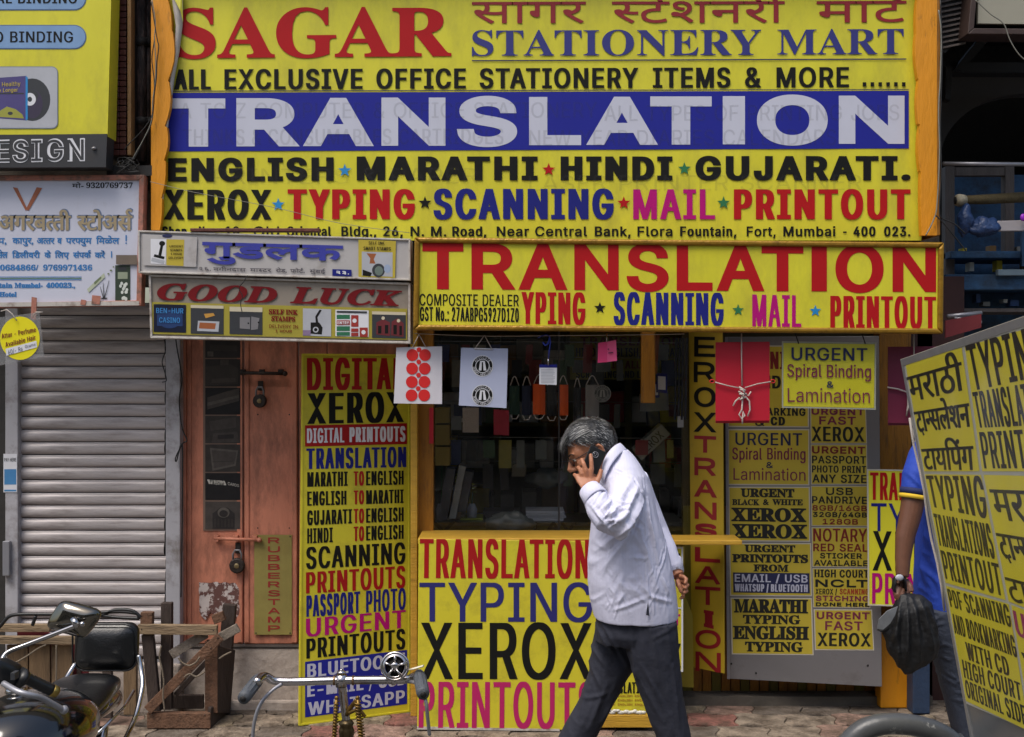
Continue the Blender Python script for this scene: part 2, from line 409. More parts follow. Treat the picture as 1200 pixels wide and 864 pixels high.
PAVC = [mat('paver_%s' % n, c, .78, var=.35, vs=14, bump=.8, bs=36, dirt=(.4, .62, .85), dcol=(66, 54, 42), ds=9) for n, c in
        (('grey_brown', (140, 126, 110)), ('pink', (148, 120, 106)), ('red', (138, 90, 80)), ('buff', (146, 132, 110)), ('dark', (108, 98, 88)))]
def paver(i, j, vis=True):
    """interlocking paving block with wavy sides"""
    w, h = .255, .235; ox = (.5*w if j % 2 else 0)
    cx, cy = i*w+ox, -.02-j*h*.80
    pts = []
    def edge(a, b, amp):
        for t in range(6):
            u = t/6; p = (a[0]+(b[0]-a[0])*u, a[1]+(b[1]-a[1])*u); d = (b[0]-a[0], b[1]-a[1]); L = math.hypot(*d)
            o = amp*math.sin(2*math.pi*u); pts.append((p[0]-d[1]/L*o, p[1]+d[0]/L*o))
    hw, hh = w/2, h*.40; g = .0022
    c = [(-hw+g, -hh+g), (hw-g, -hh+g), (hw-g, hh-g), (-hw+g, hh-g)]
    edge(c[0], c[1], .020); edge(c[1], c[2], .017); edge(c[2], c[3], .020); edge(c[3], c[0], .017)
    z = random.uniform(-.005, .004); tx, ty = random.uniform(-.012, .012), random.uniform(-.012, .012)
    top = [(cx+x*.985, cy+y*.985, z+x*tx+y*ty) for x, y in pts]; mid = [(cx+x, cy+y, z-.005+x*tx+y*ty) for x, y in pts]; low = [(cx+x, cy+y, -.03) for x, y in pts]
    m = MB(); m.rings([low, mid, top], smooth=False)
    return m
mbs = MB()
for j in range(-1, 10):
    for i in range(-16, 17):
        p = paver(i, j)
        ci = random.choices(range(5), (6, 2.5, 1, 3.5, 4))[0]
        if j <= 3 and -12 <= i <= 12 and j >= 0: p.build('paving_stone', PAVC[ci], pav)
        else: mbs.add(p.v, p.f, ci)
kind(mbs.build('paving_stone_field', PAVC, pav), 'stuff')
# sky is the world; the street's far side closes the canyon behind the camera
FAR = mat('far_facade_plaster', (186, 172, 150), .85, var=.2, vs=1.2, dirt=(.5, .7, .5), ds=2)
FARG = mat('far_window_glass', (34, 40, 44), .2)
t = thing('tenement_building', 'plastered block across the street behind the camera, rows of dark windows', 'building', (0, -17, -.15))
mb = MB(); mb.box(-24, 24, -20, -17, -.15, 8.5); mb.build('wall', FAR, t)
for i in range(-9, 10):
    for z in (.1, 3.4, 6.2):
        mb = MB(); mb.box(i*2.4-.6, i*2.4+.6, -17.02, -16.96, z+.2, z+2.0); w = mb.build('window', FARG, t)
        mb = MB(); mb.box(i*2.4-.75, i*2.4+.75, -17.0, -16.85, z+.1, z+.19); mb.build('sill', FAR, w)

# ------------------------------------------------------------------ shop building (facade line Y about 0)
B = thing('shop_building', 'old street building holding the yellow stationery shop and its shuttered neighbour', 'building', (0, 0, 0))
def wallbox(n, x0, x1, y0, y1, z0, z1, m, bevel=0): mb = MB(); mb.box(x0, x1, y0, y1, z0, z1); return mb.build(n, m, B, bevel=bevel)
PLAST = mat('old_plaster', (118, 108, 96), .85, var=.2, vs=3, bump=.3, bs=20, dirt=(.45, .65, .7))
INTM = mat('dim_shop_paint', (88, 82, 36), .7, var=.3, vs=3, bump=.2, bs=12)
wallbox('wall', -6, -.55, -.1, .1, 2.25, 6.2, PLAST)
wallbox('wall', -.55, 2.3, -.1, .1, 2.25, 6.2, PLAST)
wallbox('canopy', -6, 6, -.62, -.1, 3.78, 3.9, DARKW)
wallbox('wall', -6, -2.95, -.1, .1, -.02, 2.25, PLAST)
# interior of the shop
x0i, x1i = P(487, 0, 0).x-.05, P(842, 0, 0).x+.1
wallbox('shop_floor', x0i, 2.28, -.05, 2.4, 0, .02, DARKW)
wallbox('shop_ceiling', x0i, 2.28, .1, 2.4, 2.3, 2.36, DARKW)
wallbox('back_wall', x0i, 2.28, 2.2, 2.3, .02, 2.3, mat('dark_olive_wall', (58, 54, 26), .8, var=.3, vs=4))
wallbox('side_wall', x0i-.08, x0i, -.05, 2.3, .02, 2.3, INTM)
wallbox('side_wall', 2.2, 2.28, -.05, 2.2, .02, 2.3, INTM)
# door threshold strip and wooden slatted base on the right
wallbox('threshold', P(775, 0, -.12).x, 2.25, -.14, -.02, -.01, .045, mat('stained_threshold_stone', (84, 78, 70), .7, var=.3, bump=.3, bs=30))
for i in range(26):
    xa = P(800, 0, 0).x+i*.052
    if xa > 2.16: break
    mb = MB(); mb.box(xa, xa+.047, -.03+random.uniform(0, .006), 0, .045, 1.05); mb.build('wood_slat', OCH if i % 3 else mat('olive_wood', (104, 92, 20), .6, var=.25, bump=.2, stretch=(4, 4, .6)), B)
wallbox('base_panel', P(800, 0, 0).x, 2.2, .003, .05, .02, 2.25, mat('dark_ochre_board', (70, 58, 20), .7, var=.3))
# post right of the panel, ochre
for (a, b, y, m_) in ((1030, 1068, -.1, OCH),):
    mb = MB(); mb.box(P(a, 0, y).x, P(b, 0, y).x, y, y+.1, 0, 2.3); mb.build('door_post', ORG if False else OCH, B, bevel=.006)
mb = MB(); mb.box(P(1032, 0, -.2).x, P(1066, 0, -.2).x, -.2, -.103, 0, .47); mb.build('door_post', ORG, B, bevel=.008)
mb = MB(); mb.box(P(1070, 0, -.3).x, P(1090, 0, -.3).x, -.3, -.2, 0, 1.2); mb.build('blue_post', mat('blue_painted_post', (38, 56, 82), .6, var=.2, bump=.2, dirt=(.5, .7, .5)), B, bevel=.006)
mb = MB(); mb.box(P(1068, 0, -.05).x, P(1130, 0, -.05).x, -.05, 0, 0, 2.3); mb.build('side_panel', mat('dark_maroon_wood', (60, 30, 26), .6, var=.25), B)
# left jamb of the shop window
for a, b, y, m_ in ((481, 489, -.34, WOODY), (489, 508, -.28, OCH)):
    mb = MB(); mb.box(P(a, 0, y).x, P(b, 0, y).x, y, y+.08, 0, 2.2); mb.build('window_post', m_, B, bevel=.004)
mb = MB(); mb.box(P(752, 0, -.31).x, P(768, 0, -.31).x, -.31, -.26, 1.62, 2.2); mb.build('window_post', OCH, B, bevel=.004)

# glass front
GL = glass('window_glass', (.98, .98, .98), .022, .03)
t = thing('shop_window', 'dark glass front of the shop above the yellow counter board', 'window', (P(650, 0, -.26).x, -.26, .95))
mb = MB(); mb.box(P(509, 0, -.26).x, P(655, 0, -.26).x-.004, -.262, -.256, .95, 2.2); mb.build('pane', GL, t)
mb = MB(); mb.box(P(655, 0, -.26).x+.004, P(806, 0, -.26).x, -.262, -.256, .95, 2.2); mb.build('pane', GL, t)
mb = MB(); mb.box(P(655, 0, -.26).x-.004, P(655, 0, -.26).x+.004, -.266, -.252, .95, 2.2); mb.build('mullion', DARK, t)

# ------------------------------------------------------------------ left facade: shutter, column, doors, plinth
YL = -.2
SHM = mat('grey_shutter_paint', (188, 180, 178), .5, metal=.1, var=.12, vs=2.5, bump=.08, bs=30, dirt=(.47, .68, .6), dcol=(84, 70, 60), ds=5, stretch=(.3, 1, 2.6))
t = thing('rolling_shutter', 'closed grey corrugated rolling shutter under the white incense shop sign', 'shutter', (P(105, 0, YL).x, YL, .3))
zt, zb = P(0, 355, YL).z, .26
step = (P(0, 430, YL).z-P(0, 444.8, YL).z); nsl = int((zt-zb)/step)
xa, xb = P(22, 0, YL).x, P(194, 0, YL).x
prof = [(.006, 0), (-.003, .03), (-.009, .10), (-.013, .25), (-.014, .45), (-.013, .65), (-.009, .80), (-.004, .84), (-.006, .88), (-.004, .93), (.006, .955)]
variants = []
for vi in range(5):      # five slightly different slats, each with its own dents
    m_ = MB(); nx_ = 40; k = len(prof); z0 = zt-step; vs = []
    for q in range(nx_+1):
        x = xa+(xb-xa)*q/nx_
        for y, s_ in prof:
            dn = .0035*noise.noise(Vector((x*3.1, vi*7.3, s_)))+.003*max(0, noise.noise(Vector((x*9, vi*3.7, s_*1.5)))-.15)*2
            vs.append((x, YL+y+dn, z0+s_*step+.0012*noise.noise(Vector((x*4, vi*5, 3)))))
    m_.add(vs, [(q*k+p_, q*k+p_+1, (q+1)*k+p_+1, (q+1)*k+p_) for q in range(nx_) for p_ in range(k-1)], 0, True)
    variants.append(m_.mesh('slat', SHM, LOC[t]))
for i in range(nsl):
    c = bpy.data.objects.new('slat', variants[random.randrange(5)]); COL.objects.link(c); c.parent = t
    c.location = (random.uniform(-.003, .003), random.uniform(-.002, .002), -step*i); c.rotation_euler = (0, random.uniform(-.0016, .0016), 0)
mb = MB(); mb.box(xa, xb, YL+.004, YL+.04, zb-.02, zt); mb.build('backing', DARK, t)
mb = MB(); mb.box(xa, xb, YL-.02, YL+.03, zb-.04, zb); mb.build('bottom_bar', GALV, t)
for a, b in ((6, 21), (194, 211)):
    mb = MB(); mb.box(P(a, 0, YL-.05).x, P(b, 0, YL-.05).x, YL-.05, YL+.06, 0, 2.35)
    r_ = mb.build('side_rail', mat('pale_rail_paint', (168, 166, 170), .5, var=.1, vs=4, dirt=(.5, .66, .7), dcol=(90, 78, 66)), t, bevel=.004)
mb = MB(); mb.box(P(3, 0, YL-.075).x, P(11, 0, YL-.075).x, YL-.078, YL-.051, P(0, 672, YL).z, P(0, 632, YL).z); mb.build('latch_plate', GALV, t, bevel=.003)
pl = VP(YL-.052); mb = MB(); poly(mb, pl, rect(4, 20, 532, 577), 0, .001); poly(mb, pl, rect(5, 19, 550, 568), 1, .0015); poly(mb, pl, rect(5, 19, 574, 576), 1, .0015)
st = mb.build('payment_sticker', [WHT, mat('pale_blue_print', (70, 130, 180), .5)], t)
mb = MB(); put(mb, 'PAY HERE', pl, rect(5, 19, 537, 541), .5, .5); mb.build('lettering', BLK, st)
mb = MB(); mb.box(P(-60, 0, YL).x, P(6, 0, YL).x, YL, YL+.05, 0, 2.3); mb.build('wall', DARKW, B)
# plinth below doors and shutter
PLI = mat('stained_whitewash', (176, 164, 154), .85, var=.15, vs=4, bump=.35, bs=25, dirt=(.47, .68, .6), dcol=(86, 70, 58), ds=5)
zp = P(0, 757, -.205).z
wallbox('plinth', P(212, 0, -.2).x, P(487, 0, -.2).x, -.2, .0, -.01, zp-.012, PLI, .01)
wallbox('plinth_ledge', P(211, 0, -.2).x, P(487, 0, -.2).x, -.206, .0, zp-.012, zp, mat('dark_ledge_stone', (60, 54, 50), .7, bump=.3), .004)
wallbox('plinth', P(-60, 0, -.27).x, P(211, 0, -.27).x, -.27, .0, -.01, .25, PLI, .01)
wallbox('plinth_foot', P(212, 0, -.23).x, P(487, 0, -.23).x, -.235, -.202, -.01, .05, PLI, .01)
# folding doors
PINK = mat('salmon_door_paint', (204, 130, 102), .6, var=.2, vs=3, bump=.2, bs=30, dirt=(.45, .68, .75), dcol=(96, 62, 50), ds=4, stretch=(1.6, 1, .6))
BARE = mat('bare_flaked_door_paint', (196, 184, 178), .7, var=.15, vs=12, dirt=(.49, .52, .95), dcol=(92, 50, 42), ds=14)
DW = thing('folding_door', 'salmon pink wooden folding doors with photo strip, closed with two padlocks', 'door', (P(280, 0, -.16).x, -.16, zp))
zt = P(0, 392, -.16).z+.1
for a, b, y in ((212, 218, -.19), (218.6, 285, -.165), (286, 349, -.17), (350, 383, -.165), (383.6, 478, -.17)):
    mb = MB(); mb.box(P(a, 0, y).x+.001, P(b, 0, y).x-.001, y, y+.04, zp+.002, zt); lf = mb.build('door_leaf', PINK, DW, bevel=.004)
    if b-a > 50 and b < 400:
        c = a+2.5
        for u0, u1 in ((a+1, a+6), (b-7, b-1)):
            mb = MB(); mb.box(P(u0, 0, y).x, P(u1, 0, y).x, y-.007, y, zp+.01, zt); mb.build('stile', PINK, lf, bevel=.002)
y = -.172; pl = VP(-.165)
# photo strip (seven prints in a narrow frame)
strip = MB(); strip.slab([pl.hit(*p, .006) for p in rect(238, 284, 398, 622)], .01, pl.n); sp_ = strip.build('photo_strip', mat('strip_frame_paint', (122, 100, 86), .6), DW)
PG = [mat('print_grey_%d' % i, c, .3, var=.3, vs=25) for i, c in enumerate(((46, 42, 42), (72, 66, 62), (30, 28, 30), (92, 86, 80), (58, 53, 50)))]
cells = [(399, 419.5), (421, 453), (454.5, 486), (487.5, 519.5), (521, 553), (554.5, 586), (588, 620)]
for i, (a, b) in enumerate(cells):
    mb = MB(); poly(mb, pl, rect(240.5, 281.5, a, b), (0, 0, 2, 4, 4, 2, 1)[i], .0085)
    lf_n = [.0092]
    def f(pts, m_):
        lf_n[0] += .0003; poly(mb, pl, pts, m_, lf_n[0])
    if i == 0: f(rect(246, 278, 404, 411, 1), 4); f(rect(243, 250, 412, 418), 3)
    if i == 1: f([(241, 430), (270, 427), (279, 432), (279, 450), (241, 452)], 4); f(rect(248, 276, 444, 449, -1), 1); f(rect(258, 268, 421.5, 428), 1)
    if i == 2: f([(243, 466), (262, 460), (280, 455), (280, 470), (243, 480)], 1); f([(243, 472), (280, 463), (280, 466), (243, 476)], 3)
    if i == 3: f([(245, 494), (276, 489), (277, 501), (247, 505)], 1); f([(250, 508), (278, 506), (280, 518), (248, 519)], 1); f(rect(255, 274, 510, 515, -1), 0); 
    if i == 4: f([(246, 525), (279, 528), (276, 546), (249, 552)], 3); f([(248, 527.5), (277, 530), (274.5, 544), (251, 549)], 1); f(rect(249, 273, 541, 542, -1), 4)
    if i == 6:
        f([(249, 620), (249, 602), (258, 595), (267, 595), (275, 602), (275, 620)], 0); disc(mb, pl, 262, 601, 7, 6, 3, .0125); disc(mb, pl, 262, 602, 5, 4, 0, .013)
        for k in range(6): f(rect(251+k*4, 253+k*4, 608, 618), 4)
    ph = mb.build('photo_print', PG, sp_)
mb = MB(); put(mb, 'VENJARA', pl, [(243, 562), (265, 564), (265, 569), (243, 567)], 1, .8, 0, 'serif', .0105); put(mb, 'CARDS', pl, [(267, 565), (280, 568), (280, 571), (267, 568.5)], .5, .5, 0, 'sans', .0105); mb.build('lettering', mat('faded_white_print', (190, 185, 175), .5), sp_)
# flaked patch
mb = MB(); random.seed(3)
pts = [(233+i*3.6, 683+random.uniform(-1, 1)) for i in range(13)]+[(280+random.uniform(-1, 1), 690+i*6) for i in range(6)]+[(276-i*5, 722+random.uniform(-5, 6)) for i in range(9)]+[(233+random.uniform(-1, 1), 716-i*6) for i in range(6)]
poly(mb, pl, pts, 0, .0085); mb.build('torn_poster', BARE, DW)
# RUBBERSTAMP plate
plr = VP(-.17)
pt = MB(); pt.slab([plr.hit(*p, .012) for p in rect(298, 342, 627, 744)], .004, plr.n); rs = pt.build('name_plate', mat('faded_yellow_plate', (146, 134, 72), .5, var=.15, vs=6, dirt=(.5, .7, .4), dcol=(120, 96, 50)), DW)
for i, ch in enumerate('RUBBERSTAMP'):
    yy = 630+i*10.3; mb = MB(); put(mb, ch, plr, rect(314, 328, yy, yy+7), 3.4, 1.6, 0, 'sans', .0135); mb.build('lettering', mat('dull_red_print', (150, 44, 40), .5), rs)
for px, py in ((300, 629), (340, 629), (300, 742), (340, 742), (302, 486), (339, 486), (302, 619), (339, 619)):
    mb = MB(); mb.ball(plr.hit(px, py, .012), (.004, .003, .004), seg=8, rings=4); mb.build('screw', DARK, DW)
IRON = mat('old_iron', (58, 50, 46), .5, metal=.5, var=.3, vs=20, bump=.3, bs=60)
def bolt(x0, x1, yc, m_, tilt=0):
    mb = MB(); mb.tube([plr.hit(x0, yc, .03), plr.hit(x1, yc+tilt, .03)], .009, 8)
    for x in (x0+4, (x0+x1)/2, x1-4): mb.box(plr.hit(x, 0, 0).x-.012, plr.hit(x, 0, 0).x+.012, -.205, -.17, plr.hit(0, yc-4, 0).z-.03, plr.hit(0, yc-4, 0).z)
    mb.ball(plr.hit(x1, yc+tilt, .03), .014, 0, 8, 6); return mb.build('door_bolt', m_, DW)
bolt(282, 334, 437, IRON, 1); bolt(251, 304, 631, PINK, 2)
def padlock(cx, cy, r, label):
    t = thing('padlock', label, 'padlock', plr.hit(cx, cy+r, .03), 'padlocks on the pink doors')
    mb = MB(); c = plr.hit(cx, cy, .03); rr = r*.00455
    mb.add([c+Vector((math.cos(a)*rr*k, dy, math.sin(a)*rr*k)) for dy, k in ((.012, .9), (.008, 1), (-.008, 1), (-.014, .85)) for a in [2*math.pi*i/20 for i in range(20)]], [])
    n0 = len(mb.v)-80; rs_ = [[mb.v[n0+q*20+i] for i in range(20)] for q in range(4)]; mb.v = mb.v[:n0]; mb.rings(rs_)
    b = mb.build('lock_body', IRON, t, bevel=.001)
    mb = MB(); mb.ball(c+Vector((0, -.014, 0)), (rr*.35, .003, rr*.35), 0, 10, 5); mb.build('keyhole_cover', mat('worn_brass', (150, 132, 96), .4, metal=.7, var=.2), b)
    mb = MB(); mb.tube([c+Vector((-rr*.55, 0, rr*.6)), c+Vector((-rr*.55, 0, rr*1.5)), c+Vector((-rr*.3, 0, rr*2.0)), c+Vector((rr*.3, 0, rr*2.0)), c+Vector((rr*.55, 0, rr*1.5)), c+Vector((rr*.55, 0, rr*.6))], .0055, 8); mb.build('shackle', STEEL, t)
    mb = MB(); mb.box(c.x-.014, c.x+.014, -.185, -.178, c.z+rr*1.5, c.z+rr*2.9); mb.build('hasp', IRON, t)
padlock(304.5, 470, 8, 'dark round padlock hanging from the upper bolt of the pink doors')
padlock(278, 663, 9, 'round padlock with pale key cover hanging from the lower pink bolt')

# wires beside the shutter rail
def wire(label, pts, r=.003, m_=WIRE, name='cable', cat='cable', seg=6, sub=6, group=None):
    P3 = [Vector(p) for p in pts]; out = []
    for i in range(len(P3)-1):
        p0 = P3[max(i-1, 0)]; p1 = P3[i]; p2 = P3[i+1]; p3 = P3[min(i+2, len(P3)-1)]
        for j in range(sub):
            u = j/sub; out.append(.5*((2*p1)+(p2-p0)*u+(2*p0-5*p1+4*p2-p3)*u*u+(3*p1-p0-3*p2+p3)*u**3))
    out.append(P3[-1]); mb = MB(); mb.tube(out, r, seg)
    if label is None: return mb
    return tag(mb.build(name, m_), label, cat, group)
def cat_pts(lst, Y): return [P(x, y, Y) for x, y in lst]
wire('thin black cable looping down beside the white shutter rail', cat_pts([(206, 398), (208, 412), (211, 428), (213, 446), (210, 470), (213, 500), (219, 516), (214, 520), (206, 536), (207, 540), (213, 520), (214, 560), (213, 640), (212, 700)], -.27), .0035)
wire('short black cable hanging off the right end of the shutter top', cat_pts([(192, 396), (194, 410), (190, 424), (193, 436), (195, 446), (190, 448)], -.27), .0025)
# ================================================================== SIGNS
# ---- big banner
YB = -.55; pb = VP(YB)
t = thing('shop_banner', 'huge yellow SAGAR STATIONERY MART banner with blue TRANSLATION band between orange posts', 'banner', (P(637, 0, YB).x, YB, 2.4))
# cloth with gentle sag, slight waves kept under 1 cm
mb = MB(); nx, ny = 60, 30; vs = []
for j in range(ny+1):
    for i in range(nx+1):
        px = 186+i*(1080-186)/nx; py = -16+j*(282+16)/ny
        vs.append(pb.hit(px, py, -.0012-.0018*(1+math.sin(i*.55+j*.12)*math.cos(j*.35+i*.05))*.5))
mb.add(vs, [(j*(nx+1)+i, j*(nx+1)+i+1, (j+1)*(nx+1)+i+1, (j+1)*(nx+1)+i) for j in range(ny) for i in range(nx)], 0, True)
ban = mb.build('banner_cloth', YEL, t)
mb = MB(); mb.box(pb.hit(184, 0).x, pb.hit(1082, 0).x, YB+.04, YB+.07, pb.hit(0, 284).z, pb.hit(0, -20).z); mb.build('backing_board', DARKW, t)
mb = MB(); mb.slab([pb.hit(*p, .0006) for p in [(190, 109), (1065, 106.5), (1065, 174), (190, 177.5)]], .003, pb.n); band = mb.build('blue_band', BAND, t)
mb = MB()
for a in ([(190, 106.5), (1065, 104.5), (1065, 105.3), (190, 107.5)],): poly(mb, pb, a, 0, .001)
mb.build('band_line', INK, t)
def W(lst, m, k='sans', pl=pb, par=None, lift=.0016, name='lettering'): return words(par or t, lst, pl, m, k, lift, name)
W([('SAGAR', [(205, 10.5), (529, 9), (529, 66), (205, 68.5)], .8, .9)], RED, 'serif')
W([('STATIONERY', [(553, 36), (892, 35), (892, 64.5), (553, 65.5)], 0, 0), ('MART', [(911, 35), (1059, 34), (1059, 63.5), (911, 64)], 0, 0)], mat('stationery_navy_print', (44, 46, 116), .5), 'serif')
mb = MB(); poly(mb, pb, [(553, 70.6), (1062, 68.6), (1062, 70), (553, 72)], 0, .002); mb.build('underline', INK, t)
W([('सागर', [(553, 2.5), (686, 2), (686, 27), (553, 27.5)], 5, 3.5), ('स^टेशनरी', [(717, 2), (919, 1.5), (919, 26.5), (717, 27)], 5, 3.5), ('मार\ue001ट'.replace('र\ue001ट', 'ट\ue001'), [(957, 1.5), (1060, 1), (1060, 26), (957, 26.5)], 5, 3.5)], mat('dark_red_print', (140, 24, 30), .5), 'deva')
e = [('ALL', 204, 247), ('EXCLUSIVE', 263, 425), ('OFFICE', 441, 546), ('STATIONERY', 562, 748), ('ITEMS', 765, 856), ('&', 873, 892), ('MORE', 910, 995)]
W([(s, [(a, 81.5-(a-200)*.0035), (b, 81.5-(b-200)*.0035), (b, 105-(b-200)*.0035), (a, 105-(a-200)*.0035)], 6.2, 4.6) for s, a, b in e], BLK)
for i in range(6): mb = MB(); poly(mb, pb, rect(1011+i*9.2, 1015.2+i*9.2, 96.5, 101.5), 0, .003); mb.build('dot', BLK, t)
big = [('T', 201, 264, 0), ('R', 277, 348, 0), ('A', 357, 436, 0), ('N', 447, 522, 0), ('S', 536, 606, 1), ('L', 620, 681, 0), ('A', 689, 769, 0), ('T', 762, 834, 0), ('I', 847, 873, 0), ('O', 887, 970, 1), ('N', 983, 1060, 0)]
for ch, a, b, rnd in big:
    d = -(a-200)*.0042
    sx = {'A': 25, 'N': 25, 'S': 25}.get(ch, 27)
    if ch == 'I':
        mb = MB(); poly(mb, pb, [(a, 115.5+d), (b, 115.5+d), (b, 172+d), (a, 172+d)], 0, .0016); mb.build('lettering', LILAC, t); continue
    W([(ch, [(a, 115.5+d-rnd), (b, 115.5+d-rnd), (b, 172+d+rnd), (a, 172+d+rnd)], sx, 15 if ch in 'SO' else 14.5)], LILAC)
gh = [('A TO Z COMPUTER & OFFICE STATIONERY', 210, 700, 121), ('ALL TYPES OF PRINTING JOBS', 708, 1054, 124), ('THINKS & CONSUMABLES CARTRIDGES', 214, 590, 152), ('NEW YEAR DIARIES CALENDARS', 620, 980, 153), ('PRINTERS & PAPER', 250, 560, 198), ('LASER PRINTER SCANNER', 620, 1010, 206)]
W([(s, [(a, y), (b, y-1), (b, y+17), (a, y+18)], 3.5, 2.8) for s, a, b, y in gh], GHOST, lift=.0024, name='ghost_lettering')
W([('ENGLISH', rect(197, 391, 185.5, 213, -1), 10.5, 7), ('MARATHI', rect(418, 630, 183.5, 211.5, 0), 11, 7), ('HINDI', rect(657, 788, 183.5, 211.5), 11, 7), ('GUJARATI.', rect(815, 1067, 183, 211.5), 11, 7)], BLK)
W([('XEROX', rect(192, 318, 222.5, 257.5, 0), 9.5, 7)], BLK); W([('TYPING', rect(337, 486, 222, 257), 10, 7)], RED)
W([('SCANNING', rect(508, 719, 221.5, 257), 9.8, 7)], NAVY); W([('MAIL', rect(742, 838, 222, 257), 8.4, 6.6)], MAG); W([('PRINTOUT', rect(860, 1067, 222, 257), 10, 7)], RED)
ad = [('Shop', 190, 219), ('No.', 233, 250), ('18,', 264, 285), ('Old', 297, 327), ('Oriental', 336, 388), ('Bldg.,', 400, 441), ('26,', 449, 472), ('N.', 481, 497), ('M.', 505, 523), ('Road,', 530, 570), ('Near', 582, 620), ('Central', 627, 688), ('Bank,', 697, 739), ('Flora', 747, 788), ('Fountain,', 797, 863), ('Fort,', 875, 909), ('Mumbai', 918, 979), ('-', 988, 992), ('400', 1000, 1026), ('023.', 1036, 1067)]
W([(s, rect(a, b, 265.5 if s != '-' else 266, 277) if s != '-' else rect(a, b, 266, 277), 3.2, 2.4) for s, a, b in ad], BLK)
STARC = {'b': SKYB, 'r': RED, 'g': GRN, 'k': BLK}
for cx, cy, c in ((404, 200, 'b'), (643, 199, 'r'), (802, 198, 'g'), (326, 240, 'b'), (498, 238, 'k'), (731, 238, 'r'), (848, 238, 'g')):
    mb = MB(); star(mb, pb, cx, cy, 8, 0, .003); mb.build('star', STARC[c], t)
# curled left edge of the cloth, its white back showing
BACKM = mat('banner_cloth_back', (186, 180, 172), .6, var=.08, vs=5, dirt=(.5, .7, .4))
mb = MB(); cur = [(200, -14, 214, 205), (203, 10, 214.5, 207), (206, 30, 214, 206), (205, 60, 210.5, 203), (200, 90, 205, 198), (197, 120, 201, 194), (194, 150, 197, 191), (191, 190, 193.5, 188), (190, 230, 191.5, 187), (187.5, 262, 188.5, 186)]
rr = []
for xm, y, x1_, x0_ in cur:
    a = [pb.hit(x0_, y, .000), pb.hit((x0_+xm)/2, y, .02), pb.hit(xm, y, .035), pb.hit((xm+x1_)/2+1, y, .03), pb.hit(x1_, y, .012)]
    rr.append(a)
vs = [p for r_ in rr for p in r_]
mb.add(vs, [(i*5+j, i*5+j+1, (i+1)*5+j+1, (i+1)*5+j) for i in range(len(cur)-1) for j in range(4)], 0, True); mb.build('curled_edge', BACKM, t)
mb = MB(); mb.add([pb.hit(196, -16, .03), pb.hit(213, -16, .036), pb.hit(214.5, 26, .045), pb.hit(211, 12, .05)], [(0, 1, 2, 3)]); mb.build('folded_corner', YEL, t)

# orange scalloped side boards
def scallop(label, left, xs, Y, y0, y1):
    mb = MB(); pl = VP(Y); out = []
    for x, y in xs: out.append(pl.hit(x, y))
    q = out+[pl.hit(left, y1), pl.hit(left, y0)]
    n = len(q); back = [p+Vector((0, .035, 0)) for p in q]
    # fan of quads from the straight side
    m = len(out); L0 = [pl.hit(left, y) for x, y in xs]; LB = [p+Vector((0, .035, 0)) for p in L0]; OB = back[:m]
    for a, b, rev in ((out, L0, 0), (OB, LB, 1)):
        mb.add(a+b, [(i, i+1, m+i+1, m+i) for i in range(m-1)])
    mb.add(out+OB, [(i, i+1, m+i+1, m+i) for i in range(m-1)]); mb.add(L0+LB, [(i, i+1, m+i+1, m+i) for i in range(m-1)])
    mb.add([out[0], L0[0], LB[0], OB[0]], [(0, 1, 2, 3)]); mb.add([out[-1], L0[-1], LB[-1], OB[-1]], [(0, 1, 2, 3)])
    return tag(mb.build('carved_side_board', ORG), label, 'wooden board', 'orange side boards of the banner')
def scal(pts, k=5):
    out = []
    for (x0, y0), (x1, y1), b in pts:
        for i in range(k+1):
            u = i/k; out.append((x0+(x1-x0)*u+b*math.sin(math.pi*u), y0+(y1-y0)*u))
    return out
scallop('orange scalloped board left of the banner with cables stapled to it', 177, scal([((192, -14), (201, 36), 3), ((202, 37), (196.5, 95), 5), ((198, 96), (193, 148), 4), ((195.5, 149), (192, 188), 3), ((194, 189), (189, 232), 2), ((190, 233), (187, 270), 1)]), -.60, -14, 270)
scallop('orange scalloped board at the right end of the banner', 1098, scal([((1077, -14), (1073.5, 40), -2), ((1073, 41), (1075.5, 92), -2), ((1076.5, 93), (1076, 145), -2), ((1078, 146), (1078, 200), -2.5), ((1079, 201), (1080, 276), -1)]), -.60, -14, 276)
mb = MB(); mb.box(P(1097, 0, -.6).x+.001, P(1102, 0, -.6).x, -.6, -.2, P(0, 276, -.6).z, 3.75)
tag(mb.build('timber_post', OCH, bevel=.004), 'narrow ochre timber edge behind the right orange board', 'post')

# ---- lower TRANSLATION sign box
YT = -.78; pt_ = plane3(P(485, 278, YT), P(1107, 283, YT), P(485, 390, YT+.0))
t = thing('signboard', 'long yellow box sign reading TRANSLATION in red above the shop window, gold tube frame', 'signboard', (P(795, 0, YT).x, YT, P(0, 390, YT).z))
q4 = [(485.5, 278), (1107, 284), (1106, 391.5), (484, 387)]
panel(t, 'panel', pt_, [(488, 281), (1104, 287), (1103, 389), (487, 385)], .10, YEL, lift=0)
frame(t, pt_, q4, 6.5, .035, GOLD, lift=.016, bevel=.009)
mb = MB(); mb.slab([pt_.hit(x, y, -.036+.016) for x, y in [(486.5, 279), (1106, 285), (1105, 390.5), (485, 386)]], .12, pt_.n); mb.build('box_sides', OCH, t)
L = [('T', 495, 543, 0), ('R', 552.5, 602.5, 0), ('A', 608.5, 664, 0), ('N', 673, 725, 0), ('S', 734.5, 783.5, 1), ('L', 793, 835, 0), ('A', 840.5, 895, 0), ('T', 892.5, 941.5, 0), ('I', 951, 969, 0), ('O', 979, 1035.5, 1), ('N', 1046, 1097, 0)]
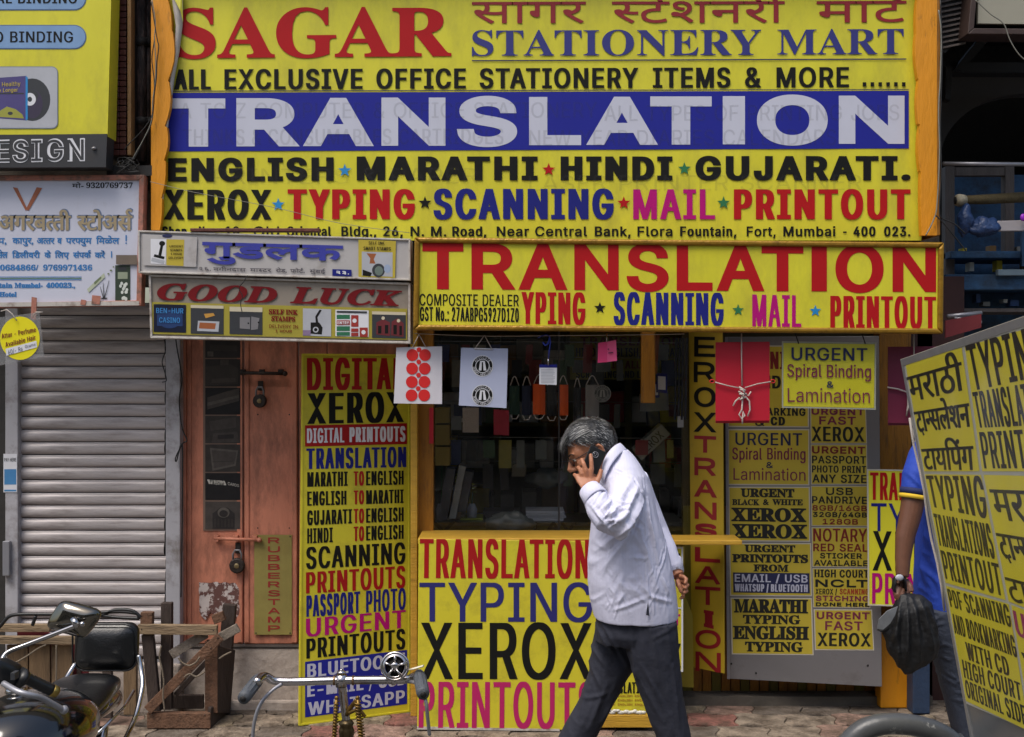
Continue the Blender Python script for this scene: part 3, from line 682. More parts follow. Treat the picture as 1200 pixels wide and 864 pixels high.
for ch, a, b, rnd in L:
    d = (a-495)*.0057
    if ch == 'I':
        mb = MB(); poly(mb, pt_, [(a, 285+d), (b, 285+d), (b, 339+d), (a, 339+d)], 0, .0016); mb.build('lettering', RED, t); continue
    W([(ch, [(a, 285+d-rnd), (b, 285+d+.3-rnd), (b, 339+d+.3+rnd), (a, 339+d+rnd)], {'A': 16.5, 'I': 18, 'N': 16.5}.get(ch, 17.5), 12.5)], RED, pl=pt_, par=t)
W([('COMPOSITE DEALER', rect(491.5, 608, 345, 358, 1), 2, 1.8), ('GST No.: 27AABPG5927D1Z0', rect(492, 608, 360.5, 376, 1.5), 2, 2)], BLK, pl=pt_, par=t)
W([('YPING', rect(611, 686, 343, 379.5, 1), 6.2, 5.5)], RED, pl=pt_, par=t); W([('SCANNING', rect(719, 848, 343.5, 380.5, 1), 6.4, 5.5)], NAVY, pl=pt_, par=t)
W([('MAIL', rect(881.5, 939, 346.5, 382.5, 1), 5.4, 5)], MAG, pl=pt_, par=t); W([('PRINTOUT', rect(973, 1097, 347.5, 384, 1.2), 6.4, 5.5)], RED, pl=pt_, par=t)
for cx, cy, c in ((703, 361, 'k'), (865, 363.5, 'g'), (955.5, 364.5, 'b')):
    mb = MB(); star(mb, pt_, cx, cy, 7.2, 0, .003); mb.build('star', STARC[c], t)

# ---- गुडलक box and GOOD LUCK box
SIGW = mat('dull_white_sign_plastic', (176, 172, 170), .5, var=.06, vs=3, bump=.05, bs=20, dirt=(.55, .72, .4), dcol=(112, 98, 84), ds=7)
SIGF = mat('rusted_white_frame', (186, 180, 172), .6, var=.1, vs=6, dirt=(.5, .66, .65), dcol=(96, 64, 44), ds=14)
YG = -.74; pg = VP(YG)
t = thing('signboard', 'white box sign with blue Devanagari word and stamp stickers, above the red GOOD LUCK sign', 'signboard', (P(320, 0, YG).x, YG, P(0, 322, YG).z))
TL, TR, BR, BL = (162, 271), (480, 281), (480, 328), (163, 319)
panel(t, 'panel', pg, [TL, TR, BR, BL], .13, SIGW, lift=-.004)
frame(t, pg, [(161.5, 270), (481, 280), (481, 329), (162, 320)], 2.2, .13, SIGF, lift=.004, bevel=.002)
W([('गुडलक', [(237, 283.5), (402, 288), (402, 306), (237, 302.5)], 7.5, 4.2)], mat('royal_blue_print', (52, 56, 150), .5), 'deva', pg, t)
W([('२६,', [(233, 313), (247, 313.5), (247, 317.5), (233, 317)], .9, .8), ('नगीनदास', [(250, 313.5), (288, 314.5), (288, 318.5), (250, 317.5)], .9, .8), ('मास^टर', [(293, 314.5), (318, 315), (318, 319), (293, 318.5)], .9, .8), ('रोड,', [(323, 315), (336, 315.5), (336, 319.5), (323, 319)], .9, .8), ('फोट\ue001,', [(340, 315.5), (357, 316), (357, 320), (340, 319.5)], .9, .8), ('मुंबई', [(363, 316), (381, 316.5), (381, 320.5), (363, 320)], .9, .8)], mat('faded_ink_print', (74, 70, 78), .6), 'deva', pg, t)
mb = MB(); poly(mb, pg, [(389.5, 315.5), (412, 316.2), (412, 324), (389.5, 323.4)], 0, .002); bx = mb.build('number_patch', NAVY, t)
W([('२३.', [(394, 317.5), (409, 318), (409, 321.8), (394, 321.3)], 1, .9)], WHT, 'deva', pg, bx, .0035)
def picpanel(par, name, pl, base, shapes, mats, lift=.0025):
    mb = MB(); poly(mb, pl, base, 0, lift)
    for i, (kd, m_, *a) in enumerate(shapes):
        l2 = lift+.0006+.00012*i
        if kd == 'p': poly(mb, pl, a[0], m_, l2)
        elif kd == 'd': disc(mb, pl, a[0], a[1], a[2], a[3] if len(a) > 3 else None, m_, l2)
        elif kd == 'r': ring2(mb, pl, a[0], a[1], a[2], a[3], m_, l2)
    return mb.build(name, mats, par)
PK = BLKM; LG = mat('light_grey_print', (170, 172, 178), .5); DG = mat('dark_grey_print', (48, 50, 54), .5); ORP = mat('orange_print', (150, 84, 44), .5); CRE = mat('cream_print', (196, 186, 160), .5)
DRD = mat('deep_red_print', (116, 20, 24), .5); TEAL = mat('neon_blue_print', (60, 130, 190), .4); DBL = mat('night_blue_print', (14, 20, 44), .4)
st = picpanel(t, 'sticker', pg, [(167, 274.5), (231, 278), (230, 313), (168, 311)], [('p', 1, [(176.5, 280), (195, 280.5), (194, 310), (176.5, 309)]), ('p', 2, [(195, 280.5), (216, 281), (215, 312), (195, 311)]), ('d', 3, 190, 285.5, 3.5, 3), ('p', 3, [(188.5, 286), (191.5, 286), (189, 300), (185.5, 299)]), ('p', 3, [(181, 298), (193, 301), (192, 304), (180, 301)]), ('p', 4, [(178, 302), (193, 305.5), (192, 309.5), (177, 306)]), ('d', 5, 196, 276.5, 6, 2.2)], [SIGW, WHT, YELP, BLK, LG, INK])
W([('URGENT', rect(198.5, 214.5, 287.5, 290), .7, .5), ('STAMPS', rect(199.5, 213.5, 292, 294.5), .7, .5), ('1 HOUR', rect(200, 213, 296.5, 299), .7, .5), ('DELIVERY', rect(197.5, 214.5, 301, 303.5), .7, .5)], BLK, 'sans', pg, st, .0065)
st = picpanel(t, 'sticker', pg, [(420, 281), (464, 282.5), (463, 326), (420, 324.5)], [('p', 1, [(424, 295), (460, 296), (460, 324.5), (424, 323)]), ('p', 2, [(429.5, 297), (441, 297.5), (438, 304), (440, 309), (433, 309), (434, 303)]), ('d', 3, 443.5, 317, 7.5, 8), ('d', 4, 444, 317.5, 4.8, 5.5), ('p', 5, [(425, 316), (436, 320), (434, 324), (425, 323)]), ('d', 6, 454, 315, 4, 5)], [YELP, LG, ORP, DG, mat('grey_green_print', (104, 118, 110), .4), BLK, mat('pale_blue_ink', (150, 165, 190), .5)])
W([('SELF INK', rect(432, 450.5, 283, 286.5, .3), .8, .6), ('SMART STAMPS', rect(426, 458, 289, 293, .8), .9, .7)], BLK, 'sans', pg, st, .0065)
t0_ = t
YK = -.72; pk = VP(YK)
t = thing('signboard', 'GOOD LUCK sign in dark red slanted letters over a yellow strip of product pictures', 'signboard', (P(325, 0, YK).x, YK, P(0, 400, YK).z))
panel(t, 'panel', pk, [(175, 323), (480, 333), (480, 401), (177, 395)], .14, mat('dusty_beige_sign_plastic', (138, 128, 116), .55, var=.08, vs=3, dirt=(.5, .7, .5), dcol=(92, 78, 66), ds=7), lift=-.004)
mb = MB(); mb.slab([pk.hit(*p, .0008) for p in [(178, 354), (477, 362), (477, 398.5), (179, 391.5)]], .003, pk.n); mb.build('yellow_strip', mat('muted_yellow_print', (158, 146, 50), .5, var=.06, dirt=(.55, .75, .3)), t)
frame(t, pk, [(174, 321.5), (481, 331.5), (481, 403), (176, 396.5)], 2.6, .15, SIGF, lift=.006, bevel=.002)
GLR = mat('good_luck_red', (112, 16, 22), .5, spec=.25, var=.12, vs=7)
W([('GOOD', [(184, 332), (325, 336.5), (325, 355.5), (184, 351.5)], 1.3, .6), ('LUCK', [(340, 336), (471, 341), (471, 359), (340, 355.5)], 1.3, .6)], GLR, 'serifi', pk, t)
def pr(a, b, c, d, sl=0): return [(a, c), (b, c+sl), (b, d+sl), (a, d)]
pc = picpanel(t, 'product_picture', pk, pr(180, 218, 356.5, 389, 1), [('p', 1, pr(184, 214, 363, 382, .5)), ('d', 1, 199, 374, 14, 11)], [DBL, mat('neon_glow_print', (22, 52, 100), .5)])
W([('BEN-HUR', rect(183, 215, 361, 367, .5), 1.2, 1), ('CASINO', rect(186.5, 211, 372, 378, .5), 1.2, 1)], TEAL, 'sans', pk, pc, .006)
pc = picpanel(t, 'product_picture', pk, pr(223.5, 262, 357.5, 391, 1), [('p', 1, pr(223.5, 262, 357.5, 361, 1)), ('p', 2, [(232, 376), (257, 377), (256, 389), (231, 388)]), ('p', 3, [(234, 378), (253, 379), (252, 386), (233, 385)]), ('p', 4, [(239, 368), (250, 367), (252, 370), (241, 373)])], [DG, CRE, LG, ORP, mat('amber_print', (190, 140, 60), .5)])
pc = picpanel(t, 'product_picture', pk, pr(269, 307.5, 359.5, 391.5, 1), [('p', 1, pr(269, 307.5, 359.5, 365, 1)), ('p', 2, [(281, 372), (293, 372), (293, 386), (281, 385)]), ('p', 2, [(294.5, 371), (304, 373), (302, 386), (294, 387)]), ('d', 3, 291, 379, 1), ('d', 3, 303, 378, 1)], [DG, CRE, mat('mid_grey_print', (120, 118, 120), .5), BLK])
W([('SELF INK', rect(315, 349, 362.5, 368.3, .8), .25, .2), ('STAMPS', rect(318, 346, 370.5, 376.3, .8), .25, .2)], GLR, 'serif', pk, t, .004)
W([('DELIVERY IN', rect(315.5, 349, 380.3, 384.3, .8), .8, .7), ('1 HOUR', rect(323, 342, 386.3, 389.5, .5), .9, .7)], GLR, 'sans', pk, t, .004)
pc = picpanel(t, 'product_picture', pk, pr(355, 388, 361.5, 393.5, 1), [('p', 1, [(374.5, 363), (377, 363.5), (372, 372), (373, 378), (370, 378), (369.5, 371)]), ('p', 1, [(364, 378), (374, 378), (378, 384), (377, 392), (364, 391)]), ('r', 0, 370, 386.5, 2, 3.4), ('p', 2, [(355, 387), (364, 387), (364, 393), (355, 393.3)])], [LG, BLK, mat('faded_purple_print', (130, 110, 140), .5)])
GS = mat('safety_green_print', (40, 104, 72), .5)
pc = picpanel(t, 'product_picture', pk, pr(393, 432, 363, 394, 1), [('p', 1, pr(394.5, 410, 369, 374)), ('p', 2, pr(394.5, 410, 375.5, 381)), ('p', 1, pr(394.5, 410, 382.5, 388)), ('p', 1, pr(394.5, 410, 389.2, 393.5)), ('p', 2, pr(411.5, 420, 369.5, 383)), ('p', 2, pr(421.5, 431, 384, 395)), ('p', 2, pr(411.5, 420, 385, 389)), ('p', 2, pr(411.5, 420, 390, 394)), ('d', 0, 415.5, 376, 2.5), ('d', 0, 426, 389.5, 2.5), ('p', 3, pr(394.5, 430, 364.3, 366.5, .7))], [WHT, GS, mat('safety_red_print', (150, 44, 36), .5), DG])
W([('ENTRY', rect(395.5, 409, 376.5, 380, .2), .9, .7)], WHT, 'sans', pk, pc, .007)
pc = picpanel(t, 'product_picture', pk, pr(436, 475.5, 365, 396, 1), [('p', 1, pr(436, 475.5, 365, 368.5, 1)), ('p', 2, [(441, 392), (441, 378), (449, 374), (457, 378), (457, 394)]), ('p', 2, [(458, 393), (459, 377), (466, 373), (473, 379), (473, 395)]), ('p', 3, pr(443, 447, 382, 391)), ('p', 3, pr(451, 455, 381, 391)), ('p', 3, pr(461, 465, 381, 392)), ('p', 3, pr(468, 471, 382, 393)), ('d', 4, 449, 373, 2), ('d', 4, 467, 376, 2)], [DG, CRE, mat('dim_crimson_print', (100, 30, 36), .5), BLK, CRE])
wire('thin black cable dangling over the GOOD LUCK sign face', [P(290, 323, -.76), P(285, 331, -.765), P(280, 338, -.765), P(284, 347, -.765), P(282, 356, -.765), P(284, 367, -.76)], .002)
mb = MB(); mb.box(P(222, 0, -.76).x, P(374, 0, -.76).x, -.75, -.70, P(0, 271.5, -.75).z, P(0, 267.5, -.75).z)
tag(mb.build('wood_batten', mat('dark_red_timber', (92, 48, 38), .7, var=.25, bump=.3), bevel=.003), 'reddish brown timber batten lying on top of the white Devanagari sign', 'batten')
for x in (264, 448): pass

# ---- left incense sign
YI = -.62; pi_ = VP(YI)
t = thing('signboard', 'white incense shop sign with blue Devanagari lines and peeling salmon frame', 'signboard', (P(60, 0, YI).x, YI, P(0, 362, YI).z))
FRS = mat('peeling_salmon_frame', (170, 110, 92), .65, var=.15, vs=8, bump=.2, dirt=(.48, .6, .75), dcol=(100, 84, 74), ds=16)
panel(t, 'panel', pi_, [(-80, 208), (164, 208), (162, 358), (-80, 360)], .05, mat('incense_sign_face', (196, 198, 212), .4, var=.04, vs=3, bump=.03, bs=8, dirt=(.58, .76, .3), dcol=(140, 128, 120)), lift=0)
frame(t, pi_, [(-84, 205.5), (169, 205), (165.5, 358), (-84, 362.5)], 6, .06, FRS, lift=.012, bevel=.003)
mb = MB(); mb.slab([pi_.hit(*p, .0135) for p in [(-84, 355.5), (163, 353), (163, 358), (-84, 360.5)]], .004, pi_.n); mb.build('flaked_edge', SIGF, t)
for a, b, c, d in ((37, 43, 348, 374), (95, 101, 351, 357), (108, 118, 346, 356), (-20, -14, 348, 360)):
    mb = MB(); mb.slab([pi_.hit(*p, .0165) for p in rect(a, b, c, d, 1, -1)], .003, pi_.n); mb.build('frame_strap', FRS, t)
BR_ = mat('brown_print', (158, 92, 62), .5)
W([('मो-', rect(84.5, 98, 215.5, 220.5), 1, .9)], BLK, 'deva', pi_, t); W([('9320769737', rect(101, 155.5, 214.3, 220.5), .1, .1)], BLK, 'serif', pi_, t)
mb = MB(); poly(mb, pi_, [(15, 219.5), (20.5, 220.5), (32, 245), (30, 247)], 0, .002); poly(mb, pi_, [(43, 219.5), (49.5, 220.5), (33.5, 247), (30, 246)], 0, .0023); mb.build('check_emblem', BR_, t)
KH = mat('khaki_print', (158, 142, 112), .5); SH = mat('slate_shadow_print', (92, 112, 142), .5); BLU = mat('incense_blue_print', (46, 116, 178), .5)
for mm, dx, dy, li in ((SH, 1.2, -1, .002), (KH, 0, 0, .003)):
    mb = MB()
    put(mb, 'अगरबत^ती', pi_, rect(-2+dx, 83+dx, 253+dy, 270+dy), 3.6, 2.6, 0, 'deva', li); put(mb, 'स^टोअस\ue001', pi_, rect(90+dx, 155+dx, 253+dy, 270+dy), 3.6, 2.6, 0, 'deva', li)
    mb.build('lettering', mm, t)
W([('धूप,', rect(-10, 7.5, 279, 286), 1.5, 1.3), ('कापुर,', rect(14.5, 39, 279, 286), 1.5, 1.3), ('अत^तर', rect(43, 64, 279, 286), 1.5, 1.3), ('व', rect(67, 72.5, 279, 286), 1.5, 1.3), ('परफ^युम', rect(77, 107.5, 279, 286), 1.5, 1.3), ('िमळेल', rect(112.5, 140, 279, 286), 1.5, 1.3), ('!', rect(147, 148.5, 276.5, 286), 1.5, 1.3),
   ('होलसेल', rect(-16, 9, 295.5, 302.5), 1.5, 1.3), ('िडलीवरी', rect(14, 47, 296, 302.5), 1.5, 1.3), ('के', rect(52, 59.5, 296, 302.5), 1.5, 1.3), ('िलए', rect(64, 81, 296, 302.5), 1.5, 1.3), ('संपक\ue001', rect(85.5, 106.5, 296, 302.5), 1.5, 1.3), ('करें', rect(111, 123, 296, 302.5), 1.5, 1.3)], BLU, 'deva', pi_, t)
mb = MB(); poly(mb, pi_, rect(130, 131.3, 294.5, 302), 0, .002); mb.build('lettering', BLU, t)
W([('20684866/', rect(-6, 45, 310.5, 317), .2, .2), ('9769971436', rect(50.5, 108, 310.5, 317), .2, .2), ('tain', rect(-1, 14.5, 331.5, 337.5), .3, .3), ('Mumbai-', rect(17, 50, 331.5, 337.5), .3, .3), ('400023.,', rect(54, 88, 331.5, 337.5), .3, .3), ('Hotel', rect(-1, 19.5, 342.2, 348), .3, .3)], BLU, 'serif', pi_, t)
mb = MB()
for y in (324.3, 326, 327.5): poly(mb, pi_, rect(-60, 95.5, y, y+.8), 0 if y != 326 else 1, .002)
mb.build('rule_line', [BLU, GRN], t)
pc = picpanel(t, 'incense_box_picture', pi_, rect(135, 152.5, 311, 353), [('p', 1, rect(138, 149.5, 319, 327)), ('p', 2, rect(139, 148, 313, 317))]+[('d', 3, 140+random.random()*9, 331+random.random()*20, 1.6, 2) for _ in range(16)], [mat('dark_green_print', (46, 60, 46), .5), mat('sage_print', (140, 150, 128), .5), DG, mat('flower_white_print', (200, 206, 198), .5)])
pc = picpanel(t, 'incense_stick_picture', pi_, [(119, 349), (126, 349), (125, 350.5), (118, 350.5)], [('p', 1, [(102, 339), (122, 320), (123, 325), (104, 343)]), ('p', 2, [(121.5, 349), (120.5, 331), (121, 331), (122.5, 349)]), ('p', 2, [(122, 349), (127.5, 329), (128, 329), (123, 349)]), ('p', 2, [(120.5, 349), (117, 336), (117.6, 336), (121.5, 349)]), ('p', 3, [(110, 331), (118, 324), (119, 326), (111, 334)]), ('d', 3, 130, 317, 1.5, 1), ('d', 3, 127, 321, 1.2, 1), ('d', 3, 133, 313, 1, .8)], [DG, mat('pale_olive_print', (176, 184, 160), .5), DG, mat('olive_print', (110, 122, 90), .5)])
mb = MB(); mb.slab([pi_.hit(*p, .0115) for p in rect(136, 160.5, 299, 310, 0)], .002, pi_.n); mb.build('brown_patch', mat('brown_patch_tape', (110, 98, 86), .7, var=.2), t)

# ---- top-left yellow binding sign
YP_ = -.7; pp = VP(YP_)
t = thing('signboard', 'yellow binding shop sign with blue pills and a dark DESIGN band, cut by the frame', 'signboard', (P(30, 0, YP_).x, YP_, P(0, 197, YP_).z))
panel(t, 'panel', pp, [(-120, -30), (131, -30), (126, 160), (-120, 163)], .12, YEL, lift=0)
mb = MB(); mb.slab([pp.hit(*p, .006) for p in [(-120, 159), (125.5, 157), (124, 196), (-120, 197)]], .1, pp.n); dk = mb.build('dark_band', mat('charcoal_print', (52, 52, 54), .45, dirt=(.6, .75, .3)), t)
def outl(mb, s, pl, q4, sx, sy, th, m=0, k='sans', lift=.01):
    put(mb, s, pl, q4, sx, sy, m, k, lift)
mb = MB(); put(mb, 'DESIGN', pp, [(-30, 164.5), (99.5, 162), (99.5, 189), (-30, 191.5)], 7.2, 6.4, 0, 'sans', .0075); mb.build('lettering', WHT, dk)
mb = MB(); put(mb, 'DESIGN', pp, [(-28.6, 166), (98, 163.5), (98, 187.5), (-28.6, 190)], 4.8, 4.0, 0, 'sans', .0085); mb.build('lettering', mat('charcoal_letter_fill', (50, 50, 53), .5), dk)
PB_ = mat('pill_blue_print', (120, 152, 190), .45); PBE = mat('pill_edge_print', (86, 112, 150), .5)
for i, (c, h, tx, x0_) in enumerate(((-2, 13, 'SPIRAL BINDING', -42), (43.5, 13, 'HARD & EURO BINDING', -110))):
    mb = MB()
    for mm, g, li in ((1, 1.2, .0015), (0, 0, .0025)):
        pts = [(-120, c-h-g)]+[(87+(h+g)*math.sin(math.pi*k/14), c-(h+g)*math.cos(math.pi*k/14)) for k in range(15)]+[(-120, c+h+g)]
        poly(mb, pp, pts, mm, li)
    pl_ = mb.build('pill_label', [PB_, PBE], t)
    W([(tx, rect(x0_, 90 if i == 0 else 85.5, c-6.5 if i else c-6, c+6.2 if i else c+6), 3, 2.2)], BLK, 'sans', pp, pl_, .0035)
def rrect(x0, x1, y0, y1, r):
    o = []
    for cx, cy, a0 in ((x1-r, y0+r, -90), (x1-r, y1-r, 0), (x0+r, y1-r, 90), (x0+r, y0+r, 180)):
        for k in range(5): a = R(a0+k*22.5); o.append((cx+r*math.cos(a), cy+r*math.sin(a)))
    return o
VIO = mat('violet_print', (76, 68, 120), .4)
pc = picpanel(t, 'disc_picture', pp, rrect(-20, 68, 78, 151, 7), [('p', 1, rrect(-19, 67, 79, 150, 6)), ('d', 2, 38, 117, 21, 25), ('d', 7, 38, 122, 12, 17), ('d', 2, 36, 112, 9, 7), ('d', 3, 35, 116.5, 7, 7.5), ('d', 2, 35, 116.5, 2.6, 3), ('p', 4, [(-12, 92), (31, 89), (31, 141), (-12, 138)]), ('p', 6, [(30, 89), (32.5, 91), (32.5, 140), (30, 141.5)]), ('p', 5, [(0, 130), (8, 125), (18, 128), (26, 134), (28, 139), (-4, 137)]), ('p', 2, [(-5, 109), (28, 109), (28, 110.5), (-5, 110.5)]), ('d', 2, 12, 133, 3, 2)], [mat('steel_blue_print', (120, 130, 140), .5), LG, DG, WHT, VIO, mat('olive_yellow_print', (150, 150, 60), .5), SKYB, mat('dim_violet_print', (60, 52, 72), .4)])
W([('Eat Healthy', rect(-9, 24, 97, 102, -1.5), .9, .8), ('Live Longer', rect(-9, 21, 104, 108.5, -1), .9, .8)], YELP, 'sans', pp, pc, .006)
mb = MB(); mb.ball(pp.hit(110, 174, .012), (.012, .008, .008), 0, 10, 6); mb.build('mount_bolt', STEEL, dk)
# tiled pilaster right of it
t = thing('tiled_pilaster', 'narrow column of small brown tiles between tan strips at upper left', 'pilaster', (P(140, 0, -.55).x, -.55, 2.4))
TIL = mat('brown_glazed_tile', (98, 56, 48), .35, var=.2, vs=20, dirt=(.55, .75, .5), dcol=(60, 44, 38)); TAN = mat('tan_painted_wood', (160, 122, 78), .6, var=.15, vs=8, bump=.2, dirt=(.5, .7, .5), stretch=(3, 3, .7))
mb = MB(); mb.box(P(124, 0, -.52).x, P(156, 0, -.52).x, -.50, -.1, P(0, 182, -.52).z, 3.78); mb.build('core', DARKW, t)
for a, b, yb_, y in ((125.5, 130.5, 180, -.56), (149, 153.5, 182, -.56)):
    mb = MB(); mb.box(P(a, 0, y).x, P(b, 0, y).x, y, -.50, P(0, yb_, y).z, 3.78); mb.build('tan_strip', TAN, t, bevel=.003)
mb = MB(); random.seed(5)
for k in range(31):
    y0 = 182-7.35*k
    for a, b in ((131.5, 139.3), (139.9, 147.8)):
        yy = -.535-random.uniform(0, .005)
        mb.box(P(a, 0, yy).x, P(b, 0, yy).x, yy, -.50, P(0, y0, yy).z, P(0, y0-6.3, yy).z)
kind(mb.build('tile', TIL, t, bevel=.002), 'stuff')
# pipes and grime between pilaster and orange board
t = thing('drain_pipe', 'stained dark vertical pipes with peeling paint beside the tiled column', 'pipe', (P(166, 0, -.4).x, -.4, 2.4))
PIPM = mat('peeling_pipe_paint', (84, 66, 62), .7, var=.3, vs=8, bump=.4, dirt=(.42, .55, .9), dcol=(28, 24, 22), ds=14, stretch=(2, 2, .5))
for a, r_, y in ((158, .022, -.42), (165.5, .03, -.44), (173, .022, -.42)):
    x = P(a, 0, y).x; z0 = P(0, 196 if a != 165.5 else 190, y).z; mb = MB(); mb.tube([(x, y, z0), (x, y, 3.78)], r_, 12); mb.build('pipe', PIPM, t)
    for py in (50, 143):
        mb = MB(); z = P(0, py, y).z; mb.tube([(x, y, z-.02), (x, y, z+.02)], r_+.008, 12); mb.build('pipe_collar', DARK, t)
for k, lst in enumerate(([(177, 2), (180, 20), (184, 45), (186, 55), (184, 72), (183.5, 90), (181, 110), (180, 125), (176, 140), (165, 155), (150, 170), (146, 176)], [(178, 0), (182, 25), (181, 48), (182.5, 70), (182, 95), (179, 118), (178, 140), (170, 160), (160, 178), (152, 192)], [(181, 48), (178, 70), (181, 100), (178, 142), (168, 165), (158, 185), (150, 200)])):
    wire(('thin dark cable stapled on the left orange board, outermost', 'grey cable sagging down the left orange board into the tangle', 'short cable from the upper staple to the lower staple of the orange board')[k], cat_pts(lst, -.625), .0026, (WIRE, WIREG, WIRE)[k], group='cables on the left orange board')
random.seed(11); mb = MB()
for k in range(7):
    pts = [P(150+random.uniform(-14, 14), 196+random.uniform(-12, 8), -.66+random.uniform(-.02, .03)) for _ in range(6)]; m_ = wire(None, pts, .0022); mb.add(m_.v, m_.f, 0, True)
tag(mb.build('cable_tangle', WIRE), 'knotted bundle of black cable ends above the incense sign corner', 'cable')
mb = MB(); mb.box(P(125, 0, -.6).x, P(178, 0, -.6).x, -.6, -.12, P(0, 206, -.6).z, P(0, 194, -.6).z); tag(mb.build('ledge', DARK), 'sooty dark ledge under the tiled column, holding tangled cables', 'ledge')
wire('thin pale wire strung from the incense sign across the banner bottom', [P(176, 213, -.72), P(230, 226, -.74), P(320, 243, -.75), P(400, 262, -.77), P(480, 273, -.78)], .0013, WIREG)
# ================================================================== DISPLAY BOARDS AND HUNG GOODS
# ---- digital xerox board leaning by the doors
a, b, c = P(351.5, 850, -.50), P(480, 833, -.25), P(356, 416, -.40)
pd = plane3(a, b, c)
t = thing('display_board', 'tall yellow board listing DIGITAL XEROX and translation services, standing left of the shop window', 'board', a)
panel(t, 'panel', pd, [(355.5, 416), (480, 417), (480, 833), (351.5, 850)], .012, YELB, bevel=.001)
mb = MB()
for q in ([(354.5, 414.5), (481, 415.5), (481, 418), (355.5, 417.5)], [(354.5, 414.5), (357.3, 417), (353.8, 848), (350.5, 851)], [(478.3, 417), (481, 415.5), (481, 834.5), (478.6, 831.5)], [(353.8, 848), (478.6, 831.5), (481, 834.5), (350.5, 851)]): pass
frame(t, pd, [(354.5, 414.5), (481, 415.5), (481, 834.5), (350.5, 851)], 2.2, .02, YELB, lift=.004, bevel=.001)
DR = mat('board_red_print', (158, 20, 22), .55, spec=.25, var=.08, dirt=(.6, .8, .3))
W([('DIGITAL', [(359.5, 420), (474, 420), (473.5, 456), (359.8, 457.5)], 8.2, 6)], DR, pl=pd, par=t)
W([('XEROX', [(360, 461), (473.5, 459.5), (473.5, 494.7), (360, 497)], 8.8, 6)], BLK, pl=pd, par=t)
def bandp(q, m_, nm='colour_band'): mb = MB(); poly(mb, pd, q, 0, .0012); return mb.build(nm, m_, t)
bandp([(357.5, 498.6), (477, 496), (477, 520.5), (357.5, 523.5)], DR)
W([('DIGITAL', [(359.7, 502.8), (403.5, 501.8), (403.5, 518.5), (359.7, 519.3)], 3.2, 2.4), ('PRINTOUTS', [(409.5, 501.5), (475, 500.2), (475, 517.4), (409.5, 518.3)], 3.2, 2.4)], WHT, pl=pd, par=t)
W([('TRANSLATION', [(359, 526.6), (476, 524.6), (476, 547.5), (359, 549.8)], 4.4, 3.2)], NAVY, pl=pd, par=t)
for l, r, yl, hl, yr, hr in (('MARATHI', 'ENGLISH', 554, 16.6, 552, 16), ('ENGLISH', 'MARATHI', 576.6, 16.2, 574, 15.6), ('GUJARATI', 'ENGLISH', 599, 16.6, 595, 16), ('HINDI', 'ENGLISH', 620, 17, 615.5, 16)):
    f = lambda x, yl=yl, yr=yr: yl+(yr-yl)*(x-360)/112
    g = lambda x, hl=hl, hr=hr: hl+(hr-hl)*(x-360)/112
    def qd(x0, x1): return [(x0, f(x0)), (x1, f(x1)), (x1, f(x1)+g(x1)), (x0, f(x0)+g(x0))]
    lw = {'MARATHI': 407.5, 'ENGLISH': 406, 'GUJARATI': 412.5, 'HINDI': 390}[l]
    W([(l, qd(360, lw), 3.1, 2.4), (r, qd(429, 473), 3.1, 2.4)], BLK, pl=pd, par=t); W([('TO', qd(414.5, 426.7), 3.1, 2.4)], DR, pl=pd, par=t)
for s, x0, x1, a1, b1, a2, b2, m_, sx in (('SCANNING', 358.6, 475, 642.5, 667, 636.7, 660.6, BLK, 5), ('PRINTOUTS', 358.6, 475, 671.8, 695.7, 664, 688.5, DR, 4.8), ('PASSPORT', 359, 422, 699, 723, 694, 718.5, NAVY, 3.4), ('PHOTO', 429, 475.5, 693.6, 718, 690, 714, NAVY, 3.4),
                                   ('URGENT', 358.5, 475.5, 725.5, 746.5, 715, 735.5, MAG, 6), ('PRINTOUTS', 359, 475, 749.5, 772, 737.5, 760.5, BLK, 4.8)):
    W([(s, [(x0, a1), (x1, a2), (x1, b2), (x0, b1)], sx, 3.3)], m_, pl=pd, par=t)
bandp([(357.5, 775.8), (477, 761.7), (477, 825), (357.5, 840.8)], BAND)
LILB = mat('board_white_print', (186, 188, 204), .5, var=.08, dirt=(.58, .75, .4), dcol=(110, 110, 130))
W([('BLUETOOTH', [(360, 778.5), (474.5, 764.8), (474.5, 780.5), (360, 794.5)], 4.4, 3.2), ('E-MAIL', [(360, 802.5), (426, 794), (426, 808.5), (360, 817)], 4.6, 3), ('/', [(432, 793.5), (438, 792.8), (438, 807), (432, 807.8)], 2.5, 2), ('USB', [(444, 792), (474.5, 788), (474.5, 802.5), (444, 806.5)], 4.6, 3), ('WHATSAPP', [(361, 823.5), (474.5, 808.5), (474.5, 823), (361, 838.8)], 4.4, 3.2)], LILB, pl=pd, par=t)

# ---- counter with its front signs
YC = -.56; pc_ = VP(YC); ztop = P(0, 632, YC).z
t = thing('shop_counter', 'low yellow counter box across the shop front carrying the big TYPING XEROX sign', 'counter', (P(620, 0, YC).x, YC, 0))
mb = MB(); mb.box(P(490, 0, YC).x, P(764, 0, YC).x, YC+.012, YC+.34, .05, ztop-.03); mb.build('cabinet', OCH, t)
mb = MB(); mb.box(P(489.5, 0, YC).x, P(766, 0, YC).x, YC+.001, YC+.30, ztop-.026, ztop+.003); mb.build('counter_top', WOODY, t, bevel=.004)
mb = MB(); mb.box(P(494, 0, YC).x, P(760, 0, YC).x, YC+.03, YC+.3, 0, .048); mb.build('kick_base', DARK, t)
mb = MB(); pcs = plane3(P(491, 633, YC-.004), P(697, 636, YC-.004), P(489, 854, YC-.03))
sg = MB(); sg.slab([pcs.hit(*p) for p in [(490.5, 632), (698, 634.5), (699, 856), (488.8, 854)]], .016, pcs.n); sg = sg.build('front_sign', YELB, t, bevel=.002)
